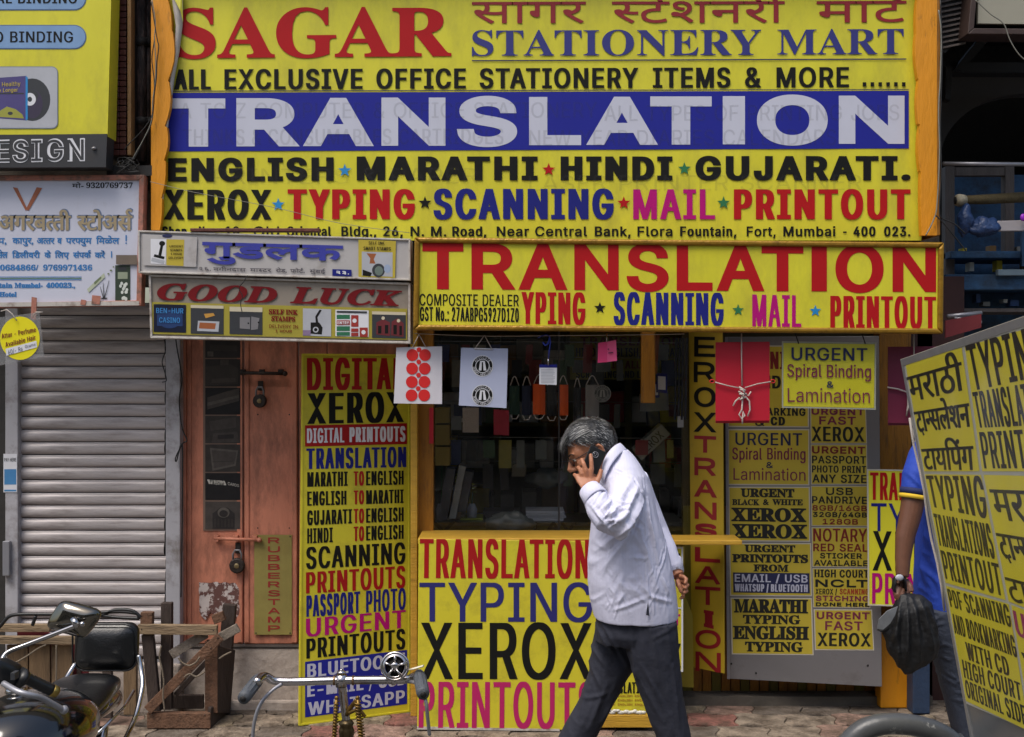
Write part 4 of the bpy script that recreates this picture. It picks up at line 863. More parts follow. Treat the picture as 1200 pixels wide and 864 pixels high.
W([('TRANSLATION', [(492, 634), (691, 635), (691, 678), (491.5, 677.5)], 6.6, 5.4)], DR, pl=pcs, par=sg, lift=.0015)
W([('TYPING', [(491.5, 684), (694, 684), (694, 729), (491.5, 728.5)], 9, 6.6)], mat('worn_navy_print', (38, 38, 104), .5, var=.08, dirt=(.6, .8, .3), dcol=(110, 104, 70)), pl=pcs, par=sg)
W([('XEROX', [(492.5, 731.5), (694, 732), (694, 796), (492.5, 796)], 11.4, 9.4)], BLK, pl=pcs, par=sg)
W([('PRINTOUTS', [(491, 802), (697, 803), (697, 854), (490.5, 853)], 7.2, 6)], mat('worn_magenta_print', (176, 26, 92), .5, var=.08, dirt=(.6, .78, .35), dcol=(150, 120, 80)), pl=pcs, par=sg)
mb = MB(); mb.slab([pcs.hit(*p, .001) for p in [(488.8, 851.5), (656, 854.5), (656, 857), (488.6, 855)]], .02, pcs.n); mb.build('sign_edge', SIGF, sg)
sg2 = MB(); sg2.slab([pc_.hit(*p) for p in [(700, 636), (764, 637), (764, 838), (700, 836)]], .012, pc_.n); sg2 = sg2.build('side_sign', YELB, t, bevel=.002)
W([('TYPING', rect(703, 760, 700, 716), 3, 2.4), ('TRANSLATION', rect(703, 761, 800, 812.5), 2.2, 1.8), ('XEROX', rect(703, 760, 722, 745), 4, 3)], BLK, pl=pc_, par=sg2, lift=.002)
W([('ENGLISH', rect(704+i*20, 721+i*20, 814.5+5*j, 817+5*j), .6, .6) for i in range(3) for j in range(3)], mat('ochre_print', (150, 92, 34), .5), pl=pc_, par=sg2, lift=.002)
mb = MB(); mb.box(P(700, 0, YC).x, P(765, 0, YC).x, YC-.02, YC+.01, P(0, 853, YC-.02).z, P(0, 838, YC-.02).z); mb.build('base_board', WOODY, t, bevel=.003)
mb = MB(); random.seed(4)
for k in range(14): mb.ball(pc_.hit(711+k*3.3, 834.5+random.uniform(-2, 1), .012), (.012+random.random()*.008, .008, .007+random.random()*.004), 0, 8, 5)
kind(mb.build('torn_tape', mat('crumpled_clear_tape', (190, 186, 176), .35, var=.2), t), 'stuff')
# shelf plank sticking out to the right
mb = MB(); mb.box(P(698, 0, -.5).x, P(870, 0, -.5).x, -.5, -.3, P(0, 639, -.5).z, P(0, 633.5, -.5).z); tag(mb.build('shelf_plank', WOODY, bevel=.004), 'narrow yellow plank sticking out right of the counter behind the walking man', 'plank')
# framed sheet behind the man's back and the olive sheet beside it
pf = VP(-.46)
t = thing('framed_sign', 'white edged yellow sign mostly hidden behind the walking man', 'sign', pf.hit(770, 786))
panel(t, 'panel', pf, [(735, 643), (799, 643), (799, 786), (735, 785)], .01, YELB)
frame(t, pf, [(733, 641), (800.5, 641), (800.5, 787.5), (733, 786.5)], 2, .014, WHT, lift=.003, bevel=0)
mb = MB(); poly(mb, pf, [(735, 711.5), (799, 712), (799, 713.5), (735, 713)], 0, .002); mb.build('divider', WHT, t)
W([('PRINT', rect(742, 797, 649, 672), 4.5, 3.5), ('XEROX', rect(740, 798, 755, 782), 5, 4)], BLK, pl=pf, par=t); W([('URGENT', rect(740, 797, 720, 733), 4, 3)], MAG, pl=pf, par=t)
po = VP(-.2); mb = MB()
mb.slab([po.hit(*p) for p in [(795, 640), (802, 641), (803, 700), (806, 706), (812, 722), (813, 806), (796, 805)]], .01, po.n)
tag(mb.build('curved_board', mat('olive_yellow_board', (136, 122, 26), .55, var=.1), bevel=.001), 'olive yellow board with curved shoulder standing right of the counter', 'board')

# ---- vertical XEROX TRANSLATION board
pv = plane3(P(810, 782, -.14), P(849, 789, -.24), P(807, 394, -.14))
t = thing('vertical_sign', 'narrow yellow vertical board spelling XEROX TRANSLATION downwards beside the poster panel', 'signboard', P(829, 786, -.2))
panel(t, 'panel', pv, [(807, 388), (846.5, 388), (849, 789.5), (810.5, 782)], .01, mat('shop_yellow_board', (178, 150, 34), .5, var=.07, dirt=(.55, .75, .35), dcol=(110, 90, 30)), bevel=.001)
vl = [('E', 394.5, 418), ('R', 424, 448), ('O', 453.5, 476.5), ('X', 483, 506), ('T', 510.5, 530), ('R', 536, 557), ('A', 562, 582), ('N', 588, 608), ('S', 613, 629), ('L', 641, 658), ('A', 663, 683.5), ('T', 687, 708), ('I', 714.6, 734.5), ('O', 737.5, 759), ('N', 763.5, 786)]
VM = mat('vertical_maroon_print', (138, 20, 30), .5)
for i, (ch, y0, y1) in enumerate(vl):
    o = (y0-394)*.006; x0, x1 = (812.8+o, 838.5+o) if i else (813.5, 838)
    if i > 8: x1 += 4; 
    if ch == 'I': x0 += 10; x1 -= 10
    W([(ch, [(x0, y0), (x1, y0+.6+o*.6), (x1, y1+.6+o*.9), (x0, y1)], 7 if ch != 'I' else x1-x0, 5)], BLK if i < 4 else VM, pl=pv, par=t)

# ---- grey steel panel with posters
pq = plane3(P(852, 795.5, -.15), P(1033, 805, -.315), P(851, 440, -.15))
t = thing('notice_board', 'grey sheet metal panel covered by two columns of yellow xerox posters', 'notice panel', P(942, 800, -.23))
mb = MB(); mb.slab([pq.hit(*p) for p in [(849.5, 395), (1030, 394), (1033.5, 805), (852, 795.5)]], .02, pq.n); mb.build('panel', STEEL, t, bevel=.002)
mb = MB(); mb.slab([pq.hit(*p, .003) for p in [(849.5, 395), (853, 395), (855.2, 796), (852, 795.7)]], .03, pq.n); mb.build('edge_rail', GALV, t)
BOR = mat('poster_white_border', (190, 184, 168), .5, var=.06)
def poster(q, rows, par=t, pl=pq, edge=1.3, base=YELP, lift=.001, ghost=0):
    """rows: (text, x0, x1, y0, y1, sx, sy, mat, kind)"""
    mb = MB(); poly(mb, pl, q, 0, lift)
    Q = [Vector(p) for p in q]; c_ = sum(Q, Vector((0, 0)))/4
    mb2 = [p+(Vector((1 if p.x < c_.x else -1, 1 if p.y < c_.y else -1)))*edge for p in Q]
    poly(mb, pl, [tuple(p) for p in mb2], 1, lift+.0008); po_ = mb.build('poster', [BOR, base], par)
    for r_ in rows:
        s, x0, x1, y0, y1, sx, sy, m_ = r_[:8]; k = r_[8] if len(r_) > 8 else 'sans'; sl = (x1-x0)*.012
        W([(s, [(x0, y0), (x1, y0+sl), (x1, y1+sl), (x0, y1)], sx, sy)], m_, k, pl, po_, lift+.0022)
    return po_
MRN = mat('poster_maroon_print', (112, 22, 24), .5); PLM = mat('poster_plum_print', (112, 34, 62), .5); PBK = mat('poster_black_print', (20, 22, 18), .5); PNV = mat('poster_navy_print', (26, 32, 70), .5)
poster([(853, 405), (948, 405), (948, 501), (853, 500.5)], [('SCANNING', 858, 944, 412, 432, 4, 3, MRN), ('AND', 880, 915, 440, 455, 4, 3, PBK), ('BOOKMARKING', 856, 944, 477.5, 486.5, 2.6, 2, PBK), ('&', 885, 896, 489, 499, 2.4, 2, PBK), ('CD', 903, 920, 488.5, 498.5, 3.4, 2.4, PBK)])
poster([(853, 503), (948.5, 503), (948.5, 569), (853, 568.5)], [('URGENT', 861.7, 940, 507, 521.5, 3.4, 2.6, PNV), ('Spiral', 858, 893, 525, 538.5, 2.4, 2, PLM), ('Binding', 899, 944, 525.3, 538.6, 2.4, 2, PLM), ('&', 898, 906, 541.6, 548.6, 1.8, 1.5, PNV), ('Lamination', 859.5, 944, 549, 562.5, 2.5, 2, PLM)])
poster([(853.5, 570.5), (949, 570.5), (949.5, 635), (854, 634.5)], [('URGENT', 868, 931, 572.5, 582.5, .55, .5, PBK, 'serif'), ('BLACK', 858, 890, 585, 592, .3, .3, PBK, 'serif'), ('&', 894, 901, 585, 592, .3, .3, PBK, 'serif'), ('WHITE', 905, 941, 585, 592, .3, .3, PBK, 'serif'), ('XEROX', 857, 945, 595, 611, 1, .7, PBK, 'serif'), ('XEROX', 858, 946, 614, 630.5, 1, .7, PBK, 'serif')])
p3_ = poster([(854.5, 636.5), (950.5, 636.5), (951.5, 699), (855.5, 698.5)], [('URGENT', 872.5, 932, 638.5, 647, .5, .4, PBK, 'serif'), ('PRINTOUTS', 858, 947, 649.3, 659, .7, .5, PBK, 'serif'), ('FROM', 883, 924, 661.5, 669.8, .5, .4, PBK, 'serif')])
mb = MB(); poly(mb, pq, [(859, 671), (948.5, 672), (949, 695.5), (859.5, 694.5)], 0, .003); mb.build('navy_band', PNV, p3_)
LT = mat('poster_pale_print', (176, 178, 196), .5)
W([('EMAIL / USB', [(861, 672.8), (946.5, 673.8), (946.5, 683), (861, 682)], 2.6, 1.9), ('WHATSUP / BLUETOOTH', [(861, 684.3), (946.5, 685.3), (946.5, 694), (861, 693)], 2, 1.7)], LT, 'sans', pq, p3_, .0042)
poster([(856, 700.5), (951.5, 701), (953.5, 768), (857.5, 767)], [('MARATHI', 860, 947, 702, 718, .9, .6, PBK, 'serif'), ('TYPING', 870.5, 938, 720.6, 731, .6, .4, PBK, 'serif'), ('ENGLISH', 859, 948, 733.5, 749, .9, .6, PBK, 'serif'), ('TYPING', 873, 941, 752, 763.5, .6, .4, PBK, 'serif')])
poster([(949.5, 470), (1014.5, 470), (1016, 520), (950, 520)], [('URGENT', 951, 1013, 478, 486, 3, 2.2, PLM), ('FAST', 960, 1003, 488, 497.5, 3.2, 2.2, PLM), ('XEROX', 951, 1013, 500, 517, 4, 3, PBK)], edge=.8)
poster([(950, 521), (1016, 521), (1016.5, 568), (950.5, 568)], [('URGENT', 951.5, 1014, 523, 531.5, 3, 2.1, MRN), ('PASSPORT', 951.5, 1015, 534, 543, 2.4, 1.9, PBK), ('PHOTO PRINT', 951.5, 1015, 545.5, 553.8, 2, 1.7, PBK), ('ANY SIZE', 952, 1015.5, 556, 565.5, 2.6, 2, PBK)], edge=.8)
poster([(950.5, 569.5), (1016.5, 569.5), (1017, 617), (951, 616.5)], [('USB', 968, 999.6, 571.5, 580, 2.7, 1.9, PBK), ('PANDRIVE', 951.5, 1016, 581.5, 590, 2.4, 1.9, PBK), ('8GB/16GB', 952, 1016, 592, 598.5, 2.2, 1.5, MRN), ('32GB/64GB', 952.5, 1016, 600, 606, 2.2, 1.5, PBK), ('128GB', 964, 1005.5, 608, 614.5, 2.2, 1.6, MRN)], edge=.8)
poster([(951, 618), (1017.5, 618), (1018.5, 665), (952, 664.5)], [('NOTARY', 953, 1016, 619.5, 634.5, 3, 2.6, MRN), ('RED SEAL', 953, 1017, 637, 646, 2.5, 2, MRN), ('STICKER', 961, 1010, 648, 654.5, 2.2, 1.6, PBK), ('AVAILABLE', 954, 1017, 656.3, 663, 2.1, 1.6, PBK)], edge=.8)
poster([(952, 666), (1018.5, 666), (1020, 712.5), (953, 712)], [('HIGH COURT', 954.5, 1018, 667.5, 676.5, 2.3, 1.9, PBK), ('NCLT', 955.5, 1017.5, 679, 688, 4.2, 2.4, PBK), ('XEROX /', 955.5, 981, 690, 696.5, 1.4, 1.2, PBK), ('SCANNING', 984, 1018, 690, 696.5, 1.6, 1.3, mat('orange_red_print', (150, 62, 28), .5)), ('STICHING', 956, 1018.5, 698, 704.3, 2.4, 1.6, PLM), ('DONE HERE', 956, 1019, 706, 710.5, 2.2, 1.3, PBK)], edge=.8)
poster([(953.5, 714), (1022, 714.5), (1024.5, 762.5), (955, 762)], [('URGENT', 957, 1019, 717, 725.5, 3, 2.1, PLM), ('FAST', 967, 1011, 728, 738.5, 3.2, 2.2, PLM), ('XEROX', 958, 1020.5, 741.5, 757, 4, 3, PBK)], edge=1.2)
for px, py in ((886, 789), (1017, 780), (857, 778)):
    mb = MB(); mb.ball(pq.hit(px, py, .001), (.006, .003, .006), 0, 8, 5); mb.build('rivet', DARK, t)

# ---- hung goods in front of the window
YH = -.70; ph_ = VP(YH)
CLR = glass('clear_plastic_sleeve', (.97, .97, .97), .10, .12)
def sheet(name, label, q, m_, cat='sheet', group=None, Y=YH, thick=.004, sleeve=False, base=None):
    pl = VP(Y); t = thing(name, label, cat, pl.hit((q[2][0]+q[3][0])/2, q[2][1]), group)
    mb = MB(); mb.slab([pl.hit(*p) for p in q], thick, pl.n); mb.build(base or 'card', m_, t)
    if sleeve:
        c_ = sum((Vector(p) for p in q), Vector((0, 0)))/4; Q = [tuple(c_+(Vector(p)-c_)*1.035) for p in q]
        mb = MB(); mb.add([pl.hit(*p, .004) for p in Q], [(0, 1, 2, 3)]); mb.build('plastic_sleeve', CLR, t)
    return t, pl
PAP = mat('white_sticker_paper', (206, 202, 208), .45, var=.04, vs=8); PAPB = mat('bluish_sticker_paper', (176, 182, 206), .45, var=.04, vs=8)
RD = mat('bright_red_sticker', (206, 40, 40), .4, var=.05)
t, pl = sheet('sticker_sheet', 'white sheet of round red seal stickers hanging on a string at the shop front', [(464.5, 407.3), (518, 406), (518, 473.6), (461.5, 472.8)], PAP)
for y in (416.2, 432, 447.7, 463.4):
    for x in (483.2, 498): mb = MB(); disc(mb, pl, x-(y-416)*.02, y, 6.9, 7, 0, .002); mb.build('red_sticker', RD, t)
for y in (410, 424.2, 439.7, 455.4): mb = MB(); disc(mb, pl, 491-(y-410)*.02, y, 2.8, 2.8, 0, .002, 14); mb.build('small_red_sticker', RD, t)
def strings(t, top, ends, Y=YH): 
    for e_ in ends: mb = MB(); mb.tube([P(*top, Y-.004), P(*e_, Y-.004)], .0022, 6); mb.build('string', CORD, t)
strings(t, (491, 392), [(483.5, 407), (499, 407)])
t, pl = sheet('sticker_sheet', 'bluish white sheet with two round black advocate emblems hanging in front of the window', [(540.3, 407.6), (595.3, 408.6), (593.4, 478.4), (537.8, 475.2)], PAPB)
strings(t, (567.8, 393), [(556.5, 408.6), (576.5, 409.4)])
mb = MB(); mb.tube([P(555.5, 408.6, YH-.005), P(577.5, 409.4, YH-.005)], .0035, 6); mb.build('hanging_pin', WHT, t)
def emblem(t, pl, cx, cy, r, m1, m2, lift=.0015):
    mb = MB(); disc(mb, pl, cx, cy, r, None, 1, lift, 32); disc(mb, pl, cx, cy, r*.93, None, 0, lift+.0005, 32); ring2(mb, pl, cx, cy, r*.60, r*.66, 1, lift+.001, 28)
    for s_ in (-1, 1): poly(mb, pl, [(cx+s_*r*.05, cy-r*.42), (cx+s_*r*.22, cy-r*.42), (cx+s_*r*.36, cy+r*.42), (cx+s_*r*.10, cy+r*.42)], 1, lift+.001)
    poly(mb, pl, [(cx-r*.2, cy-r*.48), (cx+r*.2, cy-r*.48), (cx+r*.24, cy-r*.36), (cx-r*.24, cy-r*.36)], 1, lift+.0012)
    e_ = mb.build('emblem', [m1, m2], t); mb = MB()
    for txt, a0, a1, flip in (('ADVOCATE', 215, 325, 1), ('BOMBAY HIGH COURT', 168, 12, -1)):
        for i, ch in enumerate(txt):
            if ch == ' ': continue
            a = R(a0+(a1-a0)*i/(len(txt)-1)); rr_ = r*.80; ux, uy = math.cos(a), math.sin(a); tx, ty = -uy*flip, ux*flip; h, w = r*.105, r*.075
            c0 = (cx+ux*rr_, cy+uy*rr_); up = (ux*flip, uy*flip)
            q = [(c0[0]-tx*w+up[0]*h, c0[1]-ty*w+up[1]*h), (c0[0]+tx*w+up[0]*h, c0[1]+ty*w+up[1]*h), (c0[0]+tx*w-up[0]*h, c0[1]+ty*w-up[1]*h), (c0[0]-tx*w-up[0]*h, c0[1]-ty*w-up[1]*h)]
            put(mb, ch, pl, q, .45, .4, 0, 'sans', lift+.0012)
    mb.build('lettering', m2, e_)
for cy in (429, 463.6): emblem(t, pl, 565.4, cy, 12.6, BLK, WHT)
wire('thin pale cord stretched along the window top behind the hung sheets', [P(486, 391, YH+.02), P(567, 394, YH+.02), P(640, 393.5, YH+.02), P(712, 393, YH+.02), P(802, 391.5, YH+.02)], .0018, CORD)
t, pl = sheet('name_badge', 'white name badge hanging from a curled blue lanyard before the dark window', [(632.2, 427.5), (652.8, 427.5), (652.3, 451.2), (632, 450.5)], WHT)
mb = MB(); poly(mb, pl, rect(632.2, 652.8, 427.3, 431), 0, .001); mb.build('blue_header', NAVY, t)
mb = MB()
for y in [433+i*1.7 for i in range(10)]: poly(mb, pl, rect(634, 650.5-random.random()*3, y, y+.6), 0, .001)
kind(mb.build('print_lines', LG, t), 'stuff')
LAN = mat('blue_lanyard_ribbon', (44, 66, 176), .5, var=.15, vs=40)
mb = MB(); mb.tube(cat_pts([(630, 396.5), (634, 394), (640, 392.5), (644, 394), (645, 402), (643.5, 412), (642.5, 424)], YH-.01), [.006, .01, .011, .012, .013, .011, .006], 6, flat=.25, up=(0, -1, 0)); mb.build('lanyard', LAN, t)
mb = MB(); mb.tube(cat_pts([(636, 401), (639, 405), (642, 403), (644, 396)], YH-.014), .004, 6); mb.build('lanyard', LAN, t)
mb = MB(); mb.tube(cat_pts([(642.5, 420), (642.5, 428)], YH-.012), .004, 6); mb.build('clip', CHROME, t)
t, pl = sheet('price_tag', 'folded bright pink paper tag clipped near the middle of the window top', [(701, 402), (711.5, 400.6), (711.5, 424.4), (700.4, 425.5)], mat('bright_pink_paper', (226, 62, 118), .5, var=.06, vs=20), base='left_half')
mb = MB(); mb.slab([pl.hit(711.5, 400.6), pl.hit(722, 398.4, .012), pl.hit(723, 422.8, .012), pl.hit(711.5, 424.4)], .002, pl.n); mb.build('right_half', mat('pale_pink_paper', (232, 88, 136), .5, var=.06, vs=20), t)
mb = MB(); poly(mb, pl, rect(713, 718.5, 413, 414.5, -.5), 0, .014); disc(mb, pl, 713, 409.5, 1, None, 0, .012, 8); mb.build('pen_mark', PLUM, t)
mb = MB(); mb.tube([P(710.8, 391, YH-.004), P(711, 401, YH-.006)], .003, 6); mb.build('clip', CHROME, t)
# tied red file
FILE = mat('red_file_card', (186, 26, 46), .45, var=.06, vs=4, bump=.05, bs=30, dirt=(.62, .8, .2), dcol=(120, 30, 40))
def tied_file(label, x0, x1, yt, yb, m_, Y, skew=0, knot=True):
    pl = VP(Y); t = thing('tied_file', label, 'file', pl.hit((x0+x1)/2, yb), 'tied document files')
    for k in range(3):
        mb = MB(); mb.slab([pl.hit(*p, -.006*k) for p in [(x0+.4*k, yt), (x1-.3*k, yt-.6), (x1-.3*k, yb-1.8+k*1.3), (x0, yb-1.4+k*1.3)]], .004, pl.n); mb.build('file_cover', m_, t, bevel=.001)
    return t, pl
t, pl = tied_file('bright red cardboard file tied with white cord, hanging left of the URGENT sheet', 838.6, 902, 401.2, 495, FILE, YH)
cx, cy = 870, 460
for pts, r_ in (([(869, 391), (869, 420), (869.6, 452)], .0032), ([(838, 448), (852, 452), (867, 455)], .003), ([(873, 454.5), (888, 450), (903, 447.5)], .003)):
    mb = MB(); mb.tube(cat_pts(pts, YH-.012), r_, 8); mb.build('cord', CORD, t)
random.seed(8)
for k in range(5): mb = MB(); mb.tube([P(cx+random.uniform(-5, 5), cy-6+k*2.8+random.uniform(-1, 1), YH-.016-.004*(k % 2)) for _ in range(3)]+[P(cx+random.uniform(-4, 4), cy-2+k*2.6, YH-.024)], .0045, 8); mb.build('knot', CORD, t)
for pts in ([(867, 466), (862, 470), (859, 476)], [(873, 464), (878, 470), (879, 480), (876, 488)], [(880, 459), (877, 464), (873, 462)], [(870, 468), (869.5, 480), (866, 486), (869, 491), (873, 487), (871, 482), (870, 490), (870, 497)]):
    mb = MB(); mb.tube(cat_pts(pts, YH-.014), .0038, 8); mb.build('tassel', CORD, t)
for x in (834.5, 905.5):
    mb = MB(); c_ = P(x, 447, YH-.006); mb.tube([c_+Vector((math.cos(a_)*.011, 0, math.sin(a_)*.008)) for a_ in [2*math.pi*i/12 for i in range(12)]], .003, 6, closed=True); mb.build('eyelet', RD, t)
t, pl = tied_file('dark maroon cardboard file tied with white cord, half behind the big tilted poster board', 1040.6, 1103, 406.5, 497.5, mat('maroon_file_card', (112, 30, 58), .5, var=.08, vs=4), -.6)
for pts in ([(1071, 392), (1071, 420), (1070, 445)], [(1040, 454), (1052, 456), (1064, 460)], [(1064, 460), (1064, 475), (1062, 488), (1066, 470)], [(1066, 462), (1070, 480), (1068, 500), (1073, 515), (1070, 530), (1074, 536)], [(1072, 505), (1075, 520), (1068, 533)]):
    mb = MB(); mb.tube(cat_pts(pts, -.615), .0038, 8); mb.build('cord', CORD, t)
# URGENT spiral binding sheet
t, pl = sheet('notice_sheet', 'bright yellow laminated URGENT Spiral Binding and Lamination notice hanging under the sign', [(918, 402), (1025, 403.5), (1024.3, 478.3), (918, 476)], mat('bright_yellow_notice', (222, 214, 48), .4, var=.03), sleeve=True)
frame(t, pl, [(916.4, 400), (1026.9, 401.8), (1026.2, 480.3), (916.4, 478)], 1.6, .003, mat('laminate_edge', (176, 178, 160), .3), lift=.0015, bevel=0, name='laminate_edge')
W([('URGENT', [(927.5, 407.2), (1016.5, 408.2), (1016.5, 423), (927.5, 422)], 3.8, 2.8)], PNV, 'sans', pl, t, .0055)
W([('Spiral', [(922.5, 427.2), (963, 427.6), (963, 442.2), (922.5, 441.6)], 2.6, 2.2), ('Binding', [(969, 427.8), (1020.8, 428.4), (1020.8, 443), (969, 442.4)], 2.6, 2.2), ('Lamination', [(923, 455.3), (1019.5, 456.8), (1019.5, 472.5), (923, 471)], 2.6, 2.2)], PLM, 'sans', pl, t, .0055)
W([('&', rect(969, 977, 447, 454.5), 2, 1.7)], PNV, 'sans', pl, t, .0055)
for x in (934, 1012): mb = MB(); mb.tube(cat_pts([(x-2, 391), (x, 397), (x+2, 403)], YH-.004), .003, 6); mb.build('hook', DARK, t)
# small yellow sign by the man in blue
t, pl = sheet('hanging_sign', 'yellow TRANSLATION TYPING XEROX sign half hidden behind the man in blue', [(1017, 551), (1150, 553), (1150, 713), (1018.3, 708.5)], mat('clean_yellow_sign', (216, 208, 44), .45, var=.04), cat='sign', Y=-.42, base='panel')
frame(t, pl, [(1016, 550), (1151, 552), (1151, 714.3), (1017.3, 709.8)], 1.6, .006, BOR, lift=.002, bevel=0)
W([('TRANSLATION', [(1019.7, 555.5), (1140, 557), (1140, 588), (1019.7, 585.8)], 4.2, 3.6)], RED, 'sans', pl, t); W([('TYPING', [(1021, 591), (1143, 593), (1143, 625), (1021, 622.5)], 5, 4.2)], NAVY, 'sans', pl, t)
W([('XEROX', [(1022.5, 624.5), (1143, 627), (1143, 671), (1022.5, 668.5)], 7, 5.6)], BLK, 'sans', pl, t); W([('PRINTOUT', [(1022, 673.5), (1143, 676), (1143, 711), (1022, 707.5)], 5, 4.2)], MAG, 'sans', pl, t)
# round yellow incense offer disc at the left
t, pl = sheet('hanging_disc_sign', 'round yellow perfume offer sticker on clear plastic hanging below the incense sign', [(-16, 374), (46, 366), (51.5, 418), (-8, 430)], mat('hazy_clear_plastic', (150, 150, 150), .3, alpha=.35), Y=-.72, base='plastic_backing', cat='sign')
mb = MB(); disc(mb, pl, 23.3, 396.5, 23.2, 25.4, 0, .002, 40); dsc = mb.build('yellow_disc', mat('disc_yellow_print', (226, 214, 30), .4, var=.04), t)
W([('Attar - Perfume', [(1.5, 391.5), (41.5, 383.5), (42.5, 389), (2, 397)], 1.1, .9), ('Available Hair', [(6, 401.5), (41.5, 392.5), (42, 398), (6.5, 407)], 1.1, .9)], MRN, 'sans', pl, dsc, .004)
mb = MB(); poly(mb, pl, [(6.5, 409), (42.5, 399.5), (43.5, 407), (7.5, 417)], 0, .004); ps = mb.build('price_strip', WHT, t)
W([('60/- Rs', [(9, 411), (26, 406.5), (26.5, 411), (10, 416)], .7, .6), ('Grams', [(29, 405), (41, 402), (41.5, 405), (29.5, 408.5)], .6, .5)], INK, 'sans', pl, ps, .0055)
mb = MB(); mb.tube(cat_pts([(1, 365), (8, 363), (14, 368), (20, 376)], -.73), .0025, 6); mb.build('string', CORD, t)
mb = MB(); mb.tube(cat_pts([(38, 372), (42, 366), (50, 366)], -.73), .0025, 6); mb.build('string', CORD, t)

# ---- things inside the window
def mask(label, x0, x1, y0, y1, m_, Y=-.16, loops=True):
    pl = VP(Y); t = thing('face_mask', label, 'face mask', pl.hit((x0+x1)/2, y1), 'cloth masks hanging inside the window')
    mb = MB(); w = x1-x0; n = 6
    fr = [[pl.hit(x0+w*i/n, y0+(y1-y0)*j/5, .012*math.sin(math.pi*i/n)) for i in range(n+1)] for j in range(6)]
    mb.add([p for r_ in fr for p in r_], [(j*(n+1)+i, j*(n+1)+i+1, (j+1)*(n+1)+i+1, (j+1)*(n+1)+i) for j in range(5) for i in range(n)], 0, True); o = mb.build('cloth', m_, t)
    for pts in ([(x0+1, y0), (x0+w*.35, y0-9), (x0+w*.5, y0-11)], [(x0+w*.5, y0-11), (x0+w*.65, y0-9), (x1-1, y0)], [(x0+1, y1), (x0+w*.3, y1+5), (x0+w*.7, y1+5), (x1-1, y1)]):
        mb = MB(); mb.tube(cat_pts(pts, Y-.003), .0026, 6); mb.build('ear_loop', CORD, t)
ORM = mat('orange_cotton', (214, 84, 24), .8, var=.1); 
mask('dark green cloth mask, leftmost of the row inside the window', 597, 609, 452, 486, mat('dark_green_cotton', (26, 52, 40), .8))
mask('navy cloth mask between the green and the orange one', 611.5, 623, 452, 487, mat('navy_cotton', (24, 30, 52), .8))
mask('bright orange cloth mask below the name badge, left one of two', 624.5, 639, 450, 486, ORM)
mask('black cloth mask hanging between the two orange ones', 640.5, 652.5, 452, 488, mat('black_cotton', (18, 18, 20), .8))
mask('bright orange cloth mask just above the walking man, right one of two', 654, 666, 451, 487, ORM)
mask('black cloth mask right of the orange ones, above the man', 672, 681, 454, 494, mat('black_cotton', (18, 18, 20), .8))
mask('small grey cloth hanging inside above the walking man', 686, 702, 451, 488, mat('grey_cotton', (120, 116, 112), .8))
pin = VP(.0)
def flat(name, label, q, m_, cat, Y=0, thick=.01, rot=0): pl = VP(Y); mb = MB(); mb.slab([pl.hit(*p) for p in q], thick, pl.n); o = mb.build(name, m_, loc=pl.hit((q[2][0]+q[3][0])/2, q[2][1])); return tag(o, label, cat)
flat('cloth_pouch', 'beige cloth pouch hanging in the window below the emblem sheet', rect(542, 561, 478, 507), mat('beige_cloth', (150, 136, 122), .8, bump=.3, bs=100), 'pouch', -.18)
flat('plastic_pouch', 'dark red shiny pouch hanging in the window right of the beige one', rect(578.5, 596.5, 480, 509.5, 1), mat('red_vinyl', (150, 30, 44), .35, var=.2, vs=20), 'pouch', -.18)
flat('label_card', 'small grey card hanging at left inside the window', rect(529, 541, 488, 504), mat('grey_card', (92, 94, 92), .6), 'card', -.1)
flat('ribbon_bundle', 'orange and yellow ribbon bundle hanging inside below the TRANSLATION sign', [(757, 392), (773, 392), (770, 438), (762, 438)], mat('orange_ribbon', (140, 74, 20), .5, var=.2, vs=30), 'ribbon', -.2, .02)
t = thing('badge_holders', 'cluster of blue edged badge holders dangling inside right part of the window', 'badge holders', VP(-.15).hit(768, 468))
for q in (rect(753, 762, 444, 464, 1), rect(761, 773, 448, 467, -1), rect(769, 782, 437, 460, 1), rect(757, 768, 452, 462, 2)):
    pl = VP(-.15+random.uniform(-.03, .03)); mb = MB(); mb.slab([pl.hit(*p) for p in q], .003, pl.n); h_ = mb.build('holder', NAVY, t); c_ = sum((Vector(p) for p in q), Vector((0, 0)))/4
    mb = MB(); poly(mb, pl, [tuple(c_+(Vector(p)-c_)*.68) for p in q], 0, .002); mb.build('insert_card', WHT, h_)
flat('grey_bag', 'grey plastic bag hanging behind the blue badge holders', [(750, 462), (783, 459), (784, 481), (750, 483)], mat('grey_polythene', (84, 86, 86), .4, var=.2, vs=15), 'bag', -.05, .03)
for i, x in enumerate((793, 797, 801, 805)):
    wire(('leftmost black lanyard of the bundle left of the vertical board', 'second black lanyard from the left in the bundle by the vertical board', 'third black lanyard of the bundle by the vertical board', 'rightmost black lanyard, touching the edge of the vertical board')[i], cat_pts([(x, 396), (x-1, 430), (x-1.5, 470), (x-2, 492)], -.17-.01*i), .006, mat('black_lanyard_ribbon', (18, 18, 34), .6), 'lanyard', 'lanyard', group='black lanyards by the vertical board')
flat('white_tag', 'small white tag at the end of the black lanyards', rect(794, 801, 488, 501), mat('grey_white_card', (150, 150, 150), .5), 'tag', -.19, .003)
# round emblem on the glass
t = thing('emblem_sticker', 'round grey advocate emblem sticker on the glass above the walking man', 'sticker', VP(-.25).hit(706, 472)); emblem(t, VP(-.263), 706, 461.5, 10, mat('dim_dark_print', (36, 36, 34), .5), mat('dim_grey_print', (104, 102, 96), .5), .001)
